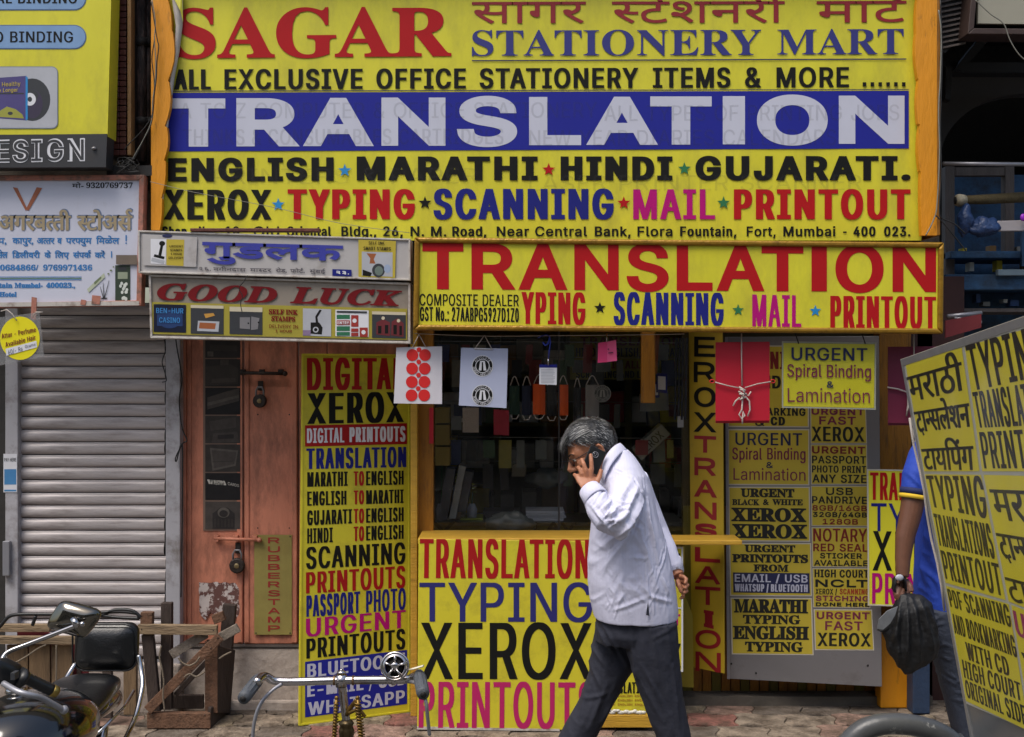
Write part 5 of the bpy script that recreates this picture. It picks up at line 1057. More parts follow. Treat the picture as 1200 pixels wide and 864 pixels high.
# inner yellow sign
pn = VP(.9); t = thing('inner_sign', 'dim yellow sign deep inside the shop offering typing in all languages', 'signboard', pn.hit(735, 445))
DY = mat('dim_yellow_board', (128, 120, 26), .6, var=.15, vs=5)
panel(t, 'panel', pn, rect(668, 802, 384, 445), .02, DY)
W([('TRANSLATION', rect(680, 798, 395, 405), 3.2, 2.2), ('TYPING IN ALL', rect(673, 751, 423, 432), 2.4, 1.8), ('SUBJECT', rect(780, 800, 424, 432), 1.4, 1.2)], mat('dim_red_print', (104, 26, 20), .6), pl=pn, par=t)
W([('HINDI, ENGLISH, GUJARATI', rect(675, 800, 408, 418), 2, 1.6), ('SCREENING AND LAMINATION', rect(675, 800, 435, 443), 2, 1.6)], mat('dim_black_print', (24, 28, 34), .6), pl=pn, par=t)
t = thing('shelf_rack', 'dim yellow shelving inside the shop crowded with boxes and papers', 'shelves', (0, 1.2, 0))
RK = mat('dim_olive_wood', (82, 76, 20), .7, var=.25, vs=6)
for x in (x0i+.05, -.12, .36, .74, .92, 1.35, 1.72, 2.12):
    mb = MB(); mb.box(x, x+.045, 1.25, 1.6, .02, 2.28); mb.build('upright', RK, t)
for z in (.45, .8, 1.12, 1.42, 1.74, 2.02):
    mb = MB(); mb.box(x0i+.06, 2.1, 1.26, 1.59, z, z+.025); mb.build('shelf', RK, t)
random.seed(21); bc = [mat('carton_%s' % n, c, .7, var=.15) for n, c in (('grey', (130, 130, 124)), ('brown', (130, 98, 56)), ('yellow', (190, 172, 40)), ('white', (200, 200, 192)), ('blue', (54, 80, 126)), ('red', (150, 46, 40)))]
for z in (.475, .825, 1.145, 1.445, 1.765):
    x = x0i+.12; rowc = []
    while x < 2.0:
        w, h = random.uniform(.07, .2), random.uniform(.1, .24); mb = MB(); mb.box(x, x+w, 1.28+random.uniform(0, .05), 1.55, z, z+h)
        ci_ = random.randrange(6); cn = ('grey', 'brown', 'yellow', 'white', 'blue', 'red')
        rowc.append((cn[ci_], mb.build('carton', bc[ci_], bevel=.002))); x += w+random.uniform(.0, .06)
    sh_ = {.475: 'lowest', .825: 'second lowest', 1.145: 'middle', 1.445: 'second highest', 1.765: 'highest'}[z]
    for q_, (c1, o_) in enumerate(rowc):
        lf_ = rowc[q_-1][0] if q_ else 'shop wall'; rt_ = rowc[q_+1][0] if q_+1 < len(rowc) else 'side wall'
        tag(o_, '%s carton between %s and %s ones on the %s dim shelf' % (c1, lf_, rt_, sh_), 'carton', 'cartons on the dim shelves')
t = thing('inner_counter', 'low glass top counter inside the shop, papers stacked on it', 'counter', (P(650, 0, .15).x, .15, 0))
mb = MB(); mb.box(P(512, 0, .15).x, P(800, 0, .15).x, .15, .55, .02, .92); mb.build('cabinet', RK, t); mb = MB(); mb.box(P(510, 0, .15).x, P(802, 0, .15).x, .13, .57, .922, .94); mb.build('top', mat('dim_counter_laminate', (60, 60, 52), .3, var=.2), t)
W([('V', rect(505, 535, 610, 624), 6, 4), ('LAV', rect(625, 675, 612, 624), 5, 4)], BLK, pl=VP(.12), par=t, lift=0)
pz = .941
def stack(label, px0, px1, n, Y, z, m_, dims=(.2, .014)):
    x0, x1 = P(px0, 0, Y).x, P(px1, 0, Y).x; t = thing('paper_stack', label, 'papers', ((x0+x1)/2, Y, z))
    for k in range(n):
        o = random.uniform(-.01, .01); mb = MB(); mb.box(x0+o, x1+o, Y+o, Y+dims[0]+o, z+k*dims[1], z+(k+1)*dims[1]-.001); mb.build('paper_ream', m_, t, bevel=.001)
WPP = mat('dull_white_paper', (176, 176, 178), .6)
stack('pile of white papers on the inner counter left of the walking man', 617, 662, 4, .2, pz, WPP); stack('lime green pad on the inner counter', 541, 567, 1, .22, pz, mat('lime_card', (150, 160, 30), .5)); stack('cream cards beside the lime pad on the inner counter', 524, 545, 2, .25, pz, mat('cream_card', (130, 124, 96), .5)); stack('dark ledgers on the inner counter', 568, 612, 3, .3, pz, DG)
for (px, py, cz, m1) in ((517, 536, .0, 0), (535, 560, .02, 1), (553, 572, .1, 2)):
    Y = .25; c_ = P(px, py, Y); t = thing('flower_vase', ('small pot of lime and red paper flowers at the window corner', 'yellow green artificial plant leaning behind the window post', 'clear bottle with a yellow bud on the inner counter')[m1], 'ornament', (c_.x, Y, pz))
    mb = MB(); mb.tube([(c_.x, Y, pz), (c_.x, Y, pz+.06), (c_.x, Y, pz+.09)], [.025, .03, .018], 12); mb.build('pot', (LG, bc[1], LG)[m1], t)
    mb = MB(); mb.tube([(c_.x, Y, pz+.08), (c_.x+.005, Y, max(c_.z-.02, pz+.1))], .003, 6); mb.build('stem', GRN, t)
    mb = MB()
    for k in range((16, 18, 5)[m1]): mb.ball(c_+Vector((random.uniform(-.03, .03), random.uniform(-.02, .02), random.uniform(-.03, .03))), (.012, .008, .006), random.choice((0, 0, 1)) if m1 == 0 else 0, 8, 5)
    kind(mb.build('flowers', [mat('lime_petal', (150, 160, 40), .6), mat('red_petal', (170, 40, 30), .6)], t), 'stuff')
t = thing('drawer_stack', 'stack of yellow drawers just inside the left window post', 'drawers', P(518, 560, -.1))
for i, (y0, y1) in enumerate(((478, 496), (498, 522), (524, 546))):
    pl = VP(-.08); mb = MB(); mb.slab([pl.hit(*p) for p in rect(510, 527, y0, y1)], .15, pl.n); mb.build('drawer', mat('mustard_drawer', (120, 100, 24), .6, var=.15), t, bevel=.003)
flat('red_strip', 'red paper strip hanging beside the yellow drawers', rect(503, 508, 478, 520), FILE, 'paper strip', -.285, .003)
pl = VP(.1); t = thing('carton_box', 'tilted white XEROX paper carton leaning inside behind the walking man', 'carton', pl.hit(765, 535))
q = [(742, 527), (775, 497), (786, 509), (752, 540)]; mb = MB(); mb.slab([pl.hit(*p) for p in q], .12, pl.n); mb.build('body', mat('dull_grey_carton', (120, 120, 108), .6, var=.1), t, bevel=.002)
W([('XEROX', [(747, 527), (772, 505), (779, 511.5), (754, 534)], 1.8, 1.4)], mat('olive_ink', (50, 52, 20), .6), pl=pl, par=t)

# ================================================================== BIG TILTED POSTER BOARD (right)
dA = 3.3; A0 = Vector((457/1350*dA, CAMY+dA, CAMZ+9/1350*dA))
d1 = Vector((.059, 1, -.09)).normalized(); d2 = Vector((.19, -.10, -1)).normalized()
pt2 = Plane(A0, d1.cross(d2))
t = thing('poster_board', 'large tilted board close on the right, yellow posters with Devanagari and English words under plastic', 'board', pt2.hit(1150, 900))
SIL = mat('silver_board_edge', (150, 150, 150), .35, metal=.4, var=.15, vs=20, dirt=(.55, .7, .4)); 
def bq(p): return pt2.hit(*p)
TLb, BLb = bq((1056, 421)), bq((1160, 985))
lft = (BLb-TLb)
Q = [TLb, TLb-d1*1.05, BLb-d1*1.05, BLb]
mb = MB(); n_ = pt2.n; mb.slab([p-n_*.004 for p in Q], .02, n_); mb.build('board', mat('brushed_board_metal', (138, 140, 142), .3, metal=.5, var=.1, vs=4), t, bevel=.002)
mb = MB(); mb.slab([TLb+d1*.006+n_*.002, Q[1]+n_*.002, Q[1]+lft.normalized()*.022+n_*.002, TLb+lft.normalized()*.022+n_*.002], .03, n_); mb.build('top_edge', SIL, t, bevel=.002)
mb = MB(); mb.slab([TLb+d1*.006+n_*.0015, TLb-d1*.016+n_*.0015, BLb-d1*.016+n_*.0015, BLb+d1*.006+n_*.0015], .03, n_); mb.build('side_edge', SIL, t, bevel=.002)
for k in (.08, .95):
    pbt = BLb-d1*k*1.05; mb = MB(); mb.tube([pbt-n_*.02, Vector((pbt.x+.02, pbt.y, 0 if pbt.y > -1.8 else -.15))], .015, 8); mb.build('leg', IRON, t)
YLB = mat('board_poster_yellow', (222, 206, 52), .4, var=.07, vs=5, bump=.08, bs=6, dirt=(.6, .8, .2), dcol=(130, 110, 40)); BDK = mat('board_black_print', (30, 30, 24), .4); BPL = mat('board_magenta_print', (150, 24, 96), .45)
mb = MB(); mb.add([pt2.hit(*p, .0003) for p in [(1058.5, 423), (1231, 374), (1315, 903), (1130.5, 824)]], [(0, 1, 2, 3)]); mb.build('backing_sheet', mat('pale_backing_sheet', (186, 184, 172), .5, var=.08), t)
def cell(q, rows):
    mb = MB(); mb.add([pt2.hit(*p, .001) for p in q], [(0, 1, 2, 3)]); po_ = mb.build('poster', YLB, t)
    for s, q4, sx, sy, k, m_ in rows:
        mb = MB(); Wd = math.dist(q4[0], q4[1]); Hd = math.dist(q4[0], q4[3]); qq = [pt2.hit(*p, .0016) for p in q4]
        for V, F in layout(s, Wd*1.0, Hd, sx, sy, k): mb.add([qmap(qq, p.x/Wd, p.y/Hd) for p in V], F)
        mb.build('lettering', m_, po_)
cell([(1061, 426), (1127, 407.5), (1148, 552.5), (1083, 552.5)], [('मराठी', [(1062, 442.5), (1126.4, 424), (1131, 457), (1068, 471)], 4, 3.6, 'deva', BDK), ('ट\ue000ान^सलेशन', [(1070.4, 483), (1135.3, 472.4), (1138.5, 500), (1075.5, 506.5)], 3, 3.4, 'deva', BDK), ('टायिपंग', [(1079.3, 526.4), (1140.4, 522.6), (1142.5, 551), (1083.5, 550.5)], 3.2, 3.4, 'deva', BDK)])
cell([(1130.5, 406.5), (1228, 378), (1250, 552.5), (1151, 552.5)], [('TYPING', [(1131.5, 409), (1222, 383), (1232, 438), (1141, 458)], 5.2, 5.4, 'sans', BDK), ('TRANSLATION', [(1139.6, 463), (1232, 448.5), (1240, 497), (1146.5, 501.5)], 3.3, 4, 'sans', BDK), ('PRINTOUT', [(1147.5, 509.4), (1241, 504), (1248, 549), (1153.5, 549)], 3.9, 4.4, 'sans', BDK)])
cell([(1083.5, 556), (1149.5, 556.5), (1178.5, 703.5), (1108, 683)], [('TYPING', [(1085, 559), (1151, 560.5), (1158, 608), (1092, 594)], 3.9, 4.6, 'sans', BDK), ('TRANSLATIONS', [(1094, 605), (1160, 618), (1166.5, 655), (1100, 639)], 2.3, 3, 'sans', BDK), ('PRINTOUT', [(1102, 646.5), (1170, 663), (1176, 699), (1108, 678)], 3.1, 3.8, 'sans', BDK)])
cell([(1152.5, 556.5), (1251, 559), (1288, 745), (1182, 705)], [('मराठी', [(1159, 573.5), (1245, 577), (1255, 622), (1167, 608)], 5, 4.2, 'deva', BDK), ('ट\ue000ान^सलेशन', [(1166.4, 624.4), (1262, 640), (1270, 675), (1174, 653)], 4, 4, 'deva', BDK), ('टायिपंग', [(1177, 676), (1274, 702), (1282, 735), (1184, 704)], 4, 4, 'deva', BDK)])
cell([(1108.5, 686.5), (1182, 708), (1206, 857), (1132, 821.5)], [('PDF SCANNING', [(1109.5, 690.5), (1181, 710), (1186, 735.5), (1114, 711)], 2.4, 3, 'sans', BDK), ('AND BOOKMARKING', [(1115, 720), (1188, 747), (1192.5, 771), (1119, 742)], 2, 2.6, 'sans', BDK), ('WITH CD', [(1130.6, 752.5), (1180, 771.5), (1184, 793), (1134, 773)], 2.9, 3, 'sans', BDK), ('HIGH COURT', [(1127, 773.5), (1195, 801), (1198, 822), (1130, 794)], 2.7, 2.9, 'sans', BDK), ('ORIGINAL SIDE', [(1130, 797), (1200, 828), (1204, 851), (1133, 817)], 2.4, 2.8, 'sans', BDK)])
cell([(1185, 709), (1290, 748), (1312, 900), (1209, 859)], [('URGENT', [(1186.5, 715), (1288, 757), (1294, 792), (1191.5, 744)], 6, 5, 'sans', BPL), ('XEROX', [(1196, 765), (1296, 808), (1304, 850), (1202, 800)], 6, 5, 'sans', BDK)])
# clear plastic cover with slight waves
mb = MB(); nx, ny = 24, 30; vs = []
for j in range(ny+1):
    for i in range(nx+1):
        p = TLb.lerp(BLb, .02+.72*j/ny)-d1*(.015+1.02*i/nx); vs.append(p+n_*(.006+.003*noise.noise(Vector((i*.35, j*.3, 2)))+.001*math.sin(i*.9+j*.5)))
mb.add(vs, [(j*(nx+1)+i, j*(nx+1)+i+1, (j+1)*(nx+1)+i+1, (j+1)*(nx+1)+i) for j in range(ny) for i in range(nx)], 0, True); mb.build('plastic_cover', glass('wavy_plastic_cover', (1, 1, 1), .02, .15, .07), t)
mb = MB(); wl = [TLb.lerp(BLb, .12+.05*k)+d1*(.008+.01*math.sin(k*1.7))+n_*.004 for k in range(9)]
mb.tube(wl, .0035, 6); tag(mb.build('loose_cord', CORD), 'white frayed cord hanging along the left edge of the tilted poster board', 'cord')

# ================================================================== RIGHT SIDE: dark neighbouring stall
S = thing('neighbour_stall', 'dark cluttered stall front with blue painted shelves right of the banner', 'stall', (3.2, 0, 0))
def sb(n, x0, x1, y0, y1, z0, z1, m_, bevel=0): mb = MB(); mb.box(x0, x1, y0, y1, z0, z1); return mb.build(n, m_, S, bevel=bevel)
BLUEP = mat('faded_blue_stall_paint', (44, 84, 122), .65, var=.3, vs=4, bump=.2, dirt=(.45, .65, .75), dcol=(34, 36, 40), ds=6)
GRW = mat('grey_weathered_wood', (96, 88, 84), .75, var=.25, vs=6, bump=.3, stretch=(4, 4, .6))
sb('back_wall', 2.31, 5.5, 1.2, 1.3, 0, 6, DARKW); sb('roof', 2.31, 5.5, -.6, 1.2, 3.9, 4.0, DARK); sb('side_wall', 4.4, 4.5, -.3, 1.2, 0, 3.9, DARKW); sb('lintel', 2.31, 4.4, -.05, .05, P(0, 88, 0).z, P(0, 76, 0).z, DARK)
# arch: rows of a dark wall above an elliptical opening
mb = MB(); YA = .3; pl = VP(YA); n = 20; arc = [(1205-103*math.cos(math.pi/2*i/n), 188-78*math.sin(math.pi/2*i/n)) for i in range(n+1)]
up = [(x, 80) for x, y in arc]; fa = [pl.hit(*p) for p in arc]; fb = [pl.hit(*p) for p in up]
mb.add(fa+fb, [(i, i+1, n+2+i, n+1+i) for i in range(n)]); mb.add([p for p in fa]+[p+Vector((0, .1, 0)) for p in fa], [(i, i+1, n+2+i, n+1+i) for i in range(n)]); mb.build('arch_wall', mat('sooty_plaster', (66, 62, 60), .8, var=.2, vs=3), S)
sb('arch_wall', P(1206, 0, YA).x, 5, YA, YA+.1, P(0, 110, YA).z, P(0, 80, YA).z, MATS['sooty_plaster'])
mb = MB(); mb.tube([P(1105, 192, -.3), P(1230, 193, -.3)], .011, 10); mb.build('rail', GALV, S)
YS = .1
sb('blue_backboard', P(1108, 0, .5).x, 5, .5, .53, .0, P(0, 205, .5).z, BLUEP)
sb('frame_post', P(1108, 0, YS).x, P(1119, 0, YS).x, YS, YS+.06, .9, P(0, 195, YS).z, GRW, .004); sb('frame_post', P(1178, 0, YS).x, P(1189, 0, YS).x, YS, YS+.06, P(0, 300, YS).z, P(0, 195, YS).z, GRW, .004); sb('frame_head', P(1119, 0, YS).x+.002, P(1178, 0, YS).x-.002, YS, YS+.05, P(0, 206, YS).z, P(0, 196, YS).z, GRW, .004)
sb('blue_counter', P(1106, 0, 0).x, 4.4, -.02, .3, P(0, 340, 0).z, P(0, 322, 0).z, BLUEP, .004); sb('blue_shelf', P(1108, 0, .1).x, 4.4, .02, .4, P(0, 304, .1).z, P(0, 296, .1).z, BLUEP, .004)
sb('blue_post', P(1193, 0, .05).x, P(1199, 0, .05).x, .0, .02, P(0, 312, 0).z, P(0, 262, 0).z, BLUEP)
sb('shelf_lip', P(1169, 0, -.05).x, 4.4, -.06, -.022, P(0, 324, 0).z, P(0, 317, 0).z, mat('grey_blue_paint', (110, 128, 140), .5, var=.2), .003)
sb('low_shelf', P(1108, 0, .1).x, 4.4, .05, .4, P(0, 366, .1).z, P(0, 362, .1).z, GRW)
# brace and head box
mb = MB(); mb.slab([VP(-.1).hit(*p) for p in [(1150, 42), (1158, 48), (1128, 82), (1118, 82)]], .06, VP(0).n); mb.build('diagonal_brace', DARK, S)
mb = MB(); mb.slab([VP(-.15).hit(*p) for p in [(1108, 78), (1116, 78), (1114, 118), (1108, 116)]], .06, VP(0).n); mb.build('bracket', DARK, S)
t = thing('louvred_vent', 'dark metal louvred vent box at the very top beside the banner', 'vent', P(1117, 60, -.5))
plv = VP(-.5)
mb = MB(); mb.slab([plv.hit(*p, -.012) for p in [(1101, -20), (1135, -20), (1133, 34), (1108, 62), (1101, 60)]], .2, plv.n); mb.build('box', DARK, t)
for k in range(11):
    y = -8+k*6; mb = MB(); mb.slab([plv.hit(*p, .0) for p in [(1103, y+3), (1132, y-3), (1132, y-.8), (1103, y+5.2)] if True], .012, plv.n); mb.build('louvre', GRW, t)
t = thing('ceiling_box', 'pale square panel with brown frame at the top right corner', 'panel box', P(1172, 30, -.6)); plv = VP(-.6)
panel(t, 'panel', plv, [(1147, -30), (1260, -28), (1260, 29), (1146, 27.5)], .02, mat('dusty_pale_panel', (150, 146, 130), .6, var=.06))
frame(t, plv, [(1141, -36), (1268, -34), (1268, 41), (1134, 40)], 7, .14, mat('dark_brown_timber', (58, 42, 36), .6, var=.2), lift=.02)
wire('pale cable curving down from the top right panel box', cat_pts([(1143, 0), (1160, 16), (1176, 28), (1184, 48), (1196, 66), (1215, 80)], -.65), .003, WIREG)
for k, lst in enumerate(([(1100, 12), (1103, 40), (1102, 90), (1100, 130), (1101, 180), (1098, 240), (1094, 258), (1085, 276)], [(1102, 0), (1104, 60), (1103, 110), (1102, 150), (1103, 200), (1101, 245), (1104, 256), (1118, 262), (1131, 274)], [(1096, 252), (1106, 262), (1116, 274), (1124, 284), (1132, 294)])):
    wire(('grey cable running down the right orange board edge', 'black cable down the right orange board bending into the stall', 'short black cable sagging from the right board into the stall')[k], cat_pts(lst, -.62), .0035, (WIREG, WIRE, WIRE)[k])
# rolls, bag and bar on the stall
CLO = mat('dirty_canvas', (84, 72, 44), .85, var=.25, vs=10, bump=.4, bs=40, dirt=(.45, .65, .7), dcol=(50, 44, 34))
mb = MB(); mb.tube([P(1128, 234.5, -.25), P(1150, 234, -.22), P(1240, 229, -.15)], [.022, .026, .03], 14); tag(mb.build('canvas_roll', CLO), 'rolled dirty canvas lying across the blue stall', 'roll')
mb = MB(); mb.tube([P(1120, 235, -.28), P(1124, 235, -.28), P(1130, 235, -.272)], [.028, .034, .03], 14); mb.tube([P(1119, 235, -.285), P(1119.8, 235, -.285)], [.02, .02], 12, 1); tag(mb.build('roll_core', [mat('aged_white_tube', (168, 160, 138), .6, dirt=(.45, .6, .6)), DARK]), 'aged white cardboard core sticking out of the canvas roll', 'tube')  # second tube is a dark end disc painting the shade of the hollow core
def crumple(name, label, cat, c_, r_, m_, seed, amp=.35, par=None):
    mb = MB(); mb.ball(c_, r_, 0, 24, 18)
    for i, v in enumerate(mb.v):
        d = (v-Vector(c_)); nz = noise.noise(d*22+Vector((seed, 0, 0)))+.6*abs(noise.noise(d*48+Vector((0, seed, 0)))); mb.v[i] = Vector(c_)+d*(1+amp*nz)
    o = mb.build(name, m_, par)
    return tag(o, label, cat) if par is None else o
BPOLY = mat('blue_polythene', (34, 58, 100), .45, var=.3, vs=14, bump=.5, bs=40)
crumple('plastic_bag', 'crumpled blue plastic bag under the canvas roll', 'bag', P(1131, 258, -.3), (.035, .04, .08), BPOLY, 3)
crumple('plastic_bag', 'knotted bright blue plastic sheet wrapped on the white bar', 'bag', P(1152, 266, -.3), (.085, .045, .045), BPOLY, 9, .5)
mb = MB(); mb.slab([VP(-.3).hit(*p) for p in [(1166, 259), (1245, 257), (1245, 270), (1168, 271)]], .03, VP(0).n); tag(mb.build('white_bar', mat('dusty_white_bar', (164, 158, 160), .5, var=.1), bevel=.003), 'dusty white bar with a magenta spot at the stall edge', 'bar')
mb = MB(); mb.ball(P(1199, 255, -.33), (.016, .01, .02), 0, 10, 8); tag(mb.build('magenta_cap', mat('magenta_plastic', (150, 40, 190), .4)), 'small violet plastic cap on the white bar at the right edge', 'cap')
random.seed(31)
for k in range(12):
    x = 1112+k*8; y = (355, 359, 296, 318)[k % 4]; Y = .1; w = random.uniform(.02, .05); b0 = P(x, y, Y)
    mb = MB(); mb.box(b0.x, b0.x+w, Y, Y+.06, b0.z, b0.z+random.uniform(.02, .06)); tag(mb.build('small_box', bc[k % 5], bevel=.002), '%s small box on the %s of the dark stall, %s' % (('grey', 'brown', 'yellow', 'white', 'blue')[k % 5], ('low shelf', 'rail', 'blue shelf', 'blue counter')[k % 4], 'left end' if k < 4 else 'middle' if k < 8 else 'right end'), 'box', 'clutter on the blue stall')
mb = MB(); mb.tube([P(1110, 371, -.3), P(1150, 367, -.28)], .012, 8); mb.tube([P(1118, 373, -.3), P(1150, 378, -.3)], .01, 8); tag(mb.build('pale_rods', GALV), 'pair of pale metal rods lying at the bottom of the stall', 'rods')
mb = MB(); pl = VP(-.35); mb.slab([pl.hit(*p) for p in [(1108, 376), (1150, 368), (1150, 384), (1108, 396)]], .01, pl.n); tag(mb.build('red_card', mat('dull_red_card', (110, 34, 38), .6)), 'dull red card under the pale rods behind the poster board', 'card')

# ---- packets hung on wires inside the window, and ceiling clutter
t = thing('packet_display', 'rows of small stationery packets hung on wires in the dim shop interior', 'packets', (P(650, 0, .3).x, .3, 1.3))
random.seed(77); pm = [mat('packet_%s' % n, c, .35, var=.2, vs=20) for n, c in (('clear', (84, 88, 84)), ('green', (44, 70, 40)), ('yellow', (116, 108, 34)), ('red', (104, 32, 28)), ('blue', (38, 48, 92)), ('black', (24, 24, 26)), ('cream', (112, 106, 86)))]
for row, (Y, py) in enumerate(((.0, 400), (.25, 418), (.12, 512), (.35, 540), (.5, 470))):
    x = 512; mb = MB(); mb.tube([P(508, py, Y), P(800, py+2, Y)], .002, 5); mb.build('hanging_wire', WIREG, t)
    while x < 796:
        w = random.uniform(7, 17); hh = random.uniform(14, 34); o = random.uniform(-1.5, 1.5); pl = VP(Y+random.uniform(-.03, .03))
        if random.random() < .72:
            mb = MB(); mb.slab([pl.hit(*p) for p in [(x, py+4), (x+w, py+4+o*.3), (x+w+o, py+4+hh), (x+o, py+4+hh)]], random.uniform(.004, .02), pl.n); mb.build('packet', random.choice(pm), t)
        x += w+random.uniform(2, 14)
t = thing('stall_keeper', 'striped cloth covered bundle on the inner counter behind the walking man', 'bundle', P(785, 625, -.02)) if False else None
# soft drink of clutter: ledgers leaning at the left, bags on the counter
for i, (x0_, x1_, y0, y1, ln) in enumerate(((513, 524, 548, 610, 10), (526, 534, 545, 608, 12), (536, 546, 552, 600, 9))):
    pl = VP(-.05+i*.03); mb = MB(); mb.slab([pl.hit(*p) for p in [(x0_+ln, y0), (x1_+ln, y0+2), (x1_, y1), (x0_, y1)]], .16, pl.n)
    tag(mb.build('ledger', (DG, bc[0], DG)[i], bevel=.002), ('dark ledger leaning nearest the left window post', 'grey ledger leaning between two dark ones inside the window', 'dark ledger leaning furthest right of the three inside the window')[i], 'ledger')
crumple('plastic_bag', 'pale clear plastic bag of goods low inside the window, left of the walking man', 'bag', P(598, 612, -.05), (.12, .06, .05), pm[0], 5, .5)
crumple('plastic_bag', 'dim grey plastic bag on the inner counter behind the paper pile', 'bag', P(640, 560, .4), (.1, .06, .05), pm[0], 8, .5)
# ================================================================== WOODEN STAND, MOTORCYCLE, BICYCLE, HOOP
WD = [mat('weathered_wood_%s' % n, c, .8, var=.3, vs=7, bump=.4, bs=30, dirt=(.5, .68, .7), dcol=(44, 32, 24), ds=8, stretch=s_) for n, c, s_ in
      (('pale', (134, 114, 88), (.7, 5, 5)), ('brown', (104, 74, 54), (3, 3, 3)), ('dark', (62, 50, 44), (4, 4, .8)), ('grey', (128, 118, 106), (3, 3, 3)), ('ply', (112, 90, 64), (4, 4, .6)))]
t = thing('wooden_stand', 'rough wooden stand of nailed planks with rope, in front of the shutter and pink doors', 'stand', (P(215, 0, -.45).x, -.45, 0))
def plank(a, b, w, Y, m_, th=.025, name='plank', Y2=None):
    """plank from picture point a to b, w wide (picture units), front face at depth Y"""
    A = Vector(a); Bv = Vector(b); d = (Bv-A).normalized(); n = Vector((-d.y, d.x))*w/2; Y2 = Y if Y2 is None else Y2
    q = [P(A.x+n.x, A.y+n.y, Y), P(Bv.x+n.x, Bv.y+n.y, Y2), P(Bv.x-n.x, Bv.y-n.y, Y2), P(A.x-n.x, A.y-n.y, Y)]
    nn = (q[1]-q[0]).cross(q[3]-q[0]).normalized()
    if nn.y > 0: nn = -nn
    mb = MB(); mb.slab(q, th, nn); return mb.build(name, m_, t, bevel=.003)
plank((172, 845), (246.5, 845), 18, -.545, WD[1], .04)                      # bottom rail
mb = MB(); a_ = P(247, 854, -.54); b_ = P(270, 832, -.24); mb.slab([Vector((a_.x, a_.y, .10)), Vector((b_.x, b_.y, .10)), Vector((b_.x, b_.y, .0)), Vector((a_.x, a_.y, .0))], .03, Vector((.7, -.7, 0)).normalized()); mb.build('plank', WD[2], t, bevel=.003)
plank((195, 823), (238, 823), 16, -.32, WD[2]); plank((247.5, 752), (247.5, 836), 15, -.5, WD[1], .05, 'post')
mb = MB(); mb.slab([P(255, 757, -.5), P(276, 762, -.3), P(270, 836, -.28), P(255, 836, -.5)], .02, Vector((.7, -.7, 0)).normalized()); mb.build('plank', WD[2], t, bevel=.003)
plank((268.5, 709), (263, 770), 15, -.33, WD[2], .04, 'post'); plank((257, 748), (279, 736), 11, -.46, WD[3], .02); plank((249, 727), (262, 722), 11, -.4, WD[1], .03)
plank((161, 738), (254, 739), 11.5, -.52, WD[0], .03); plank((194.5, 707), (194.5, 832), 12.5, -.44, WD[2], .04, 'post'); plank((171.5, 718), (171, 734), 14, -.5, WD[1], .04, 'post'); plank((172, 744), (181, 835), 13.5, -.5, WD[2], .035, 'post')
plank((172.5, 833), (257, 747), 11.5, -.56, WD[1], .025); plank((200, 768), (241, 743), 11, -.48, WD[3], .02); plank((205, 815), (242, 776), 6, -.4, WD[2], .02)
plank((-60, 736.5), (58, 736.5), 9, -.52, WD[0], .03); plank((-60, 750.5), (92, 751), 9, -.54, WD[0], .03); plank((-60, 838), (44, 838), 10, -.5, WD[0], .03)
for x in (20, 46, 72): plank((x, 756), (x+.5, 812), 24.5, -.50, WD[4], .015)
plank((152, 770), (152, 838), 15, -.52, WD[4], .03, 'post'); plank((125, 780), (125, 842), 11, -.5, WD[2], .03, 'post'); plank((92, 757), (92, 842), 5, -.47, WD[2], .03, 'post')
mb = MB(); mb.slab([VP(-.46).hit(*p) for p in [(20, 740), (55, 741), (104, 757), (103, 842), (20, 842)]], .01, VP(0).n); mb.build('red_sheet', mat('dark_red_cloth', (96, 20, 30), .7, var=.2), t)
wr = [P(188+random.uniform(-1, 1), 757+i*4, -.58+.01*(i % 2)) for i in range(10)]
ROPE = mat('dirty_rope', (120, 108, 92), .9, bump=.6, bs=200)
for lst in ([(189, 757), (187, 770), (190, 785), (192, 800), (191, 815), (193, 833)], [(209, 771), (214, 777), (222, 780), (230, 776), (234, 770)], [(216, 794), (222, 790), (230, 793), (238, 789), (240, 787)], [(257, 772), (263, 768), (271, 764)], [(14, 779), (30, 770), (45, 760), (54, 756)], [(66, 756), (66, 790), (65, 805)]):
    m_ = wire(None, cat_pts(lst, -.575), .0045, ROPE); o = m_.build('rope', ROPE, t)
for lst in ([(-10, 745), (2, 732), (12, 722), (30, 720), (60, 720), (100, 719), (140, 717), (160, 719)], [(100, 723), (120, 722), (140, 724), (163, 725)], [(118, 722), (135, 715), (155, 716), (165, 724)], [(38, 733), (42, 722)]):
    m_ = wire(None, cat_pts(lst, -.62), .009, BLKM); m_.build('bent_black_rod', BLKM, t)
for px, py in ((178, 838), (240, 838), (166, 738), (250, 739), (247, 760), (195, 712), (255, 748)):
    mb = MB(); mb.ball(P(px, py, -.562), (.004, .003, .004), 0, 6, 4); mb.build('nail', IRON, t)

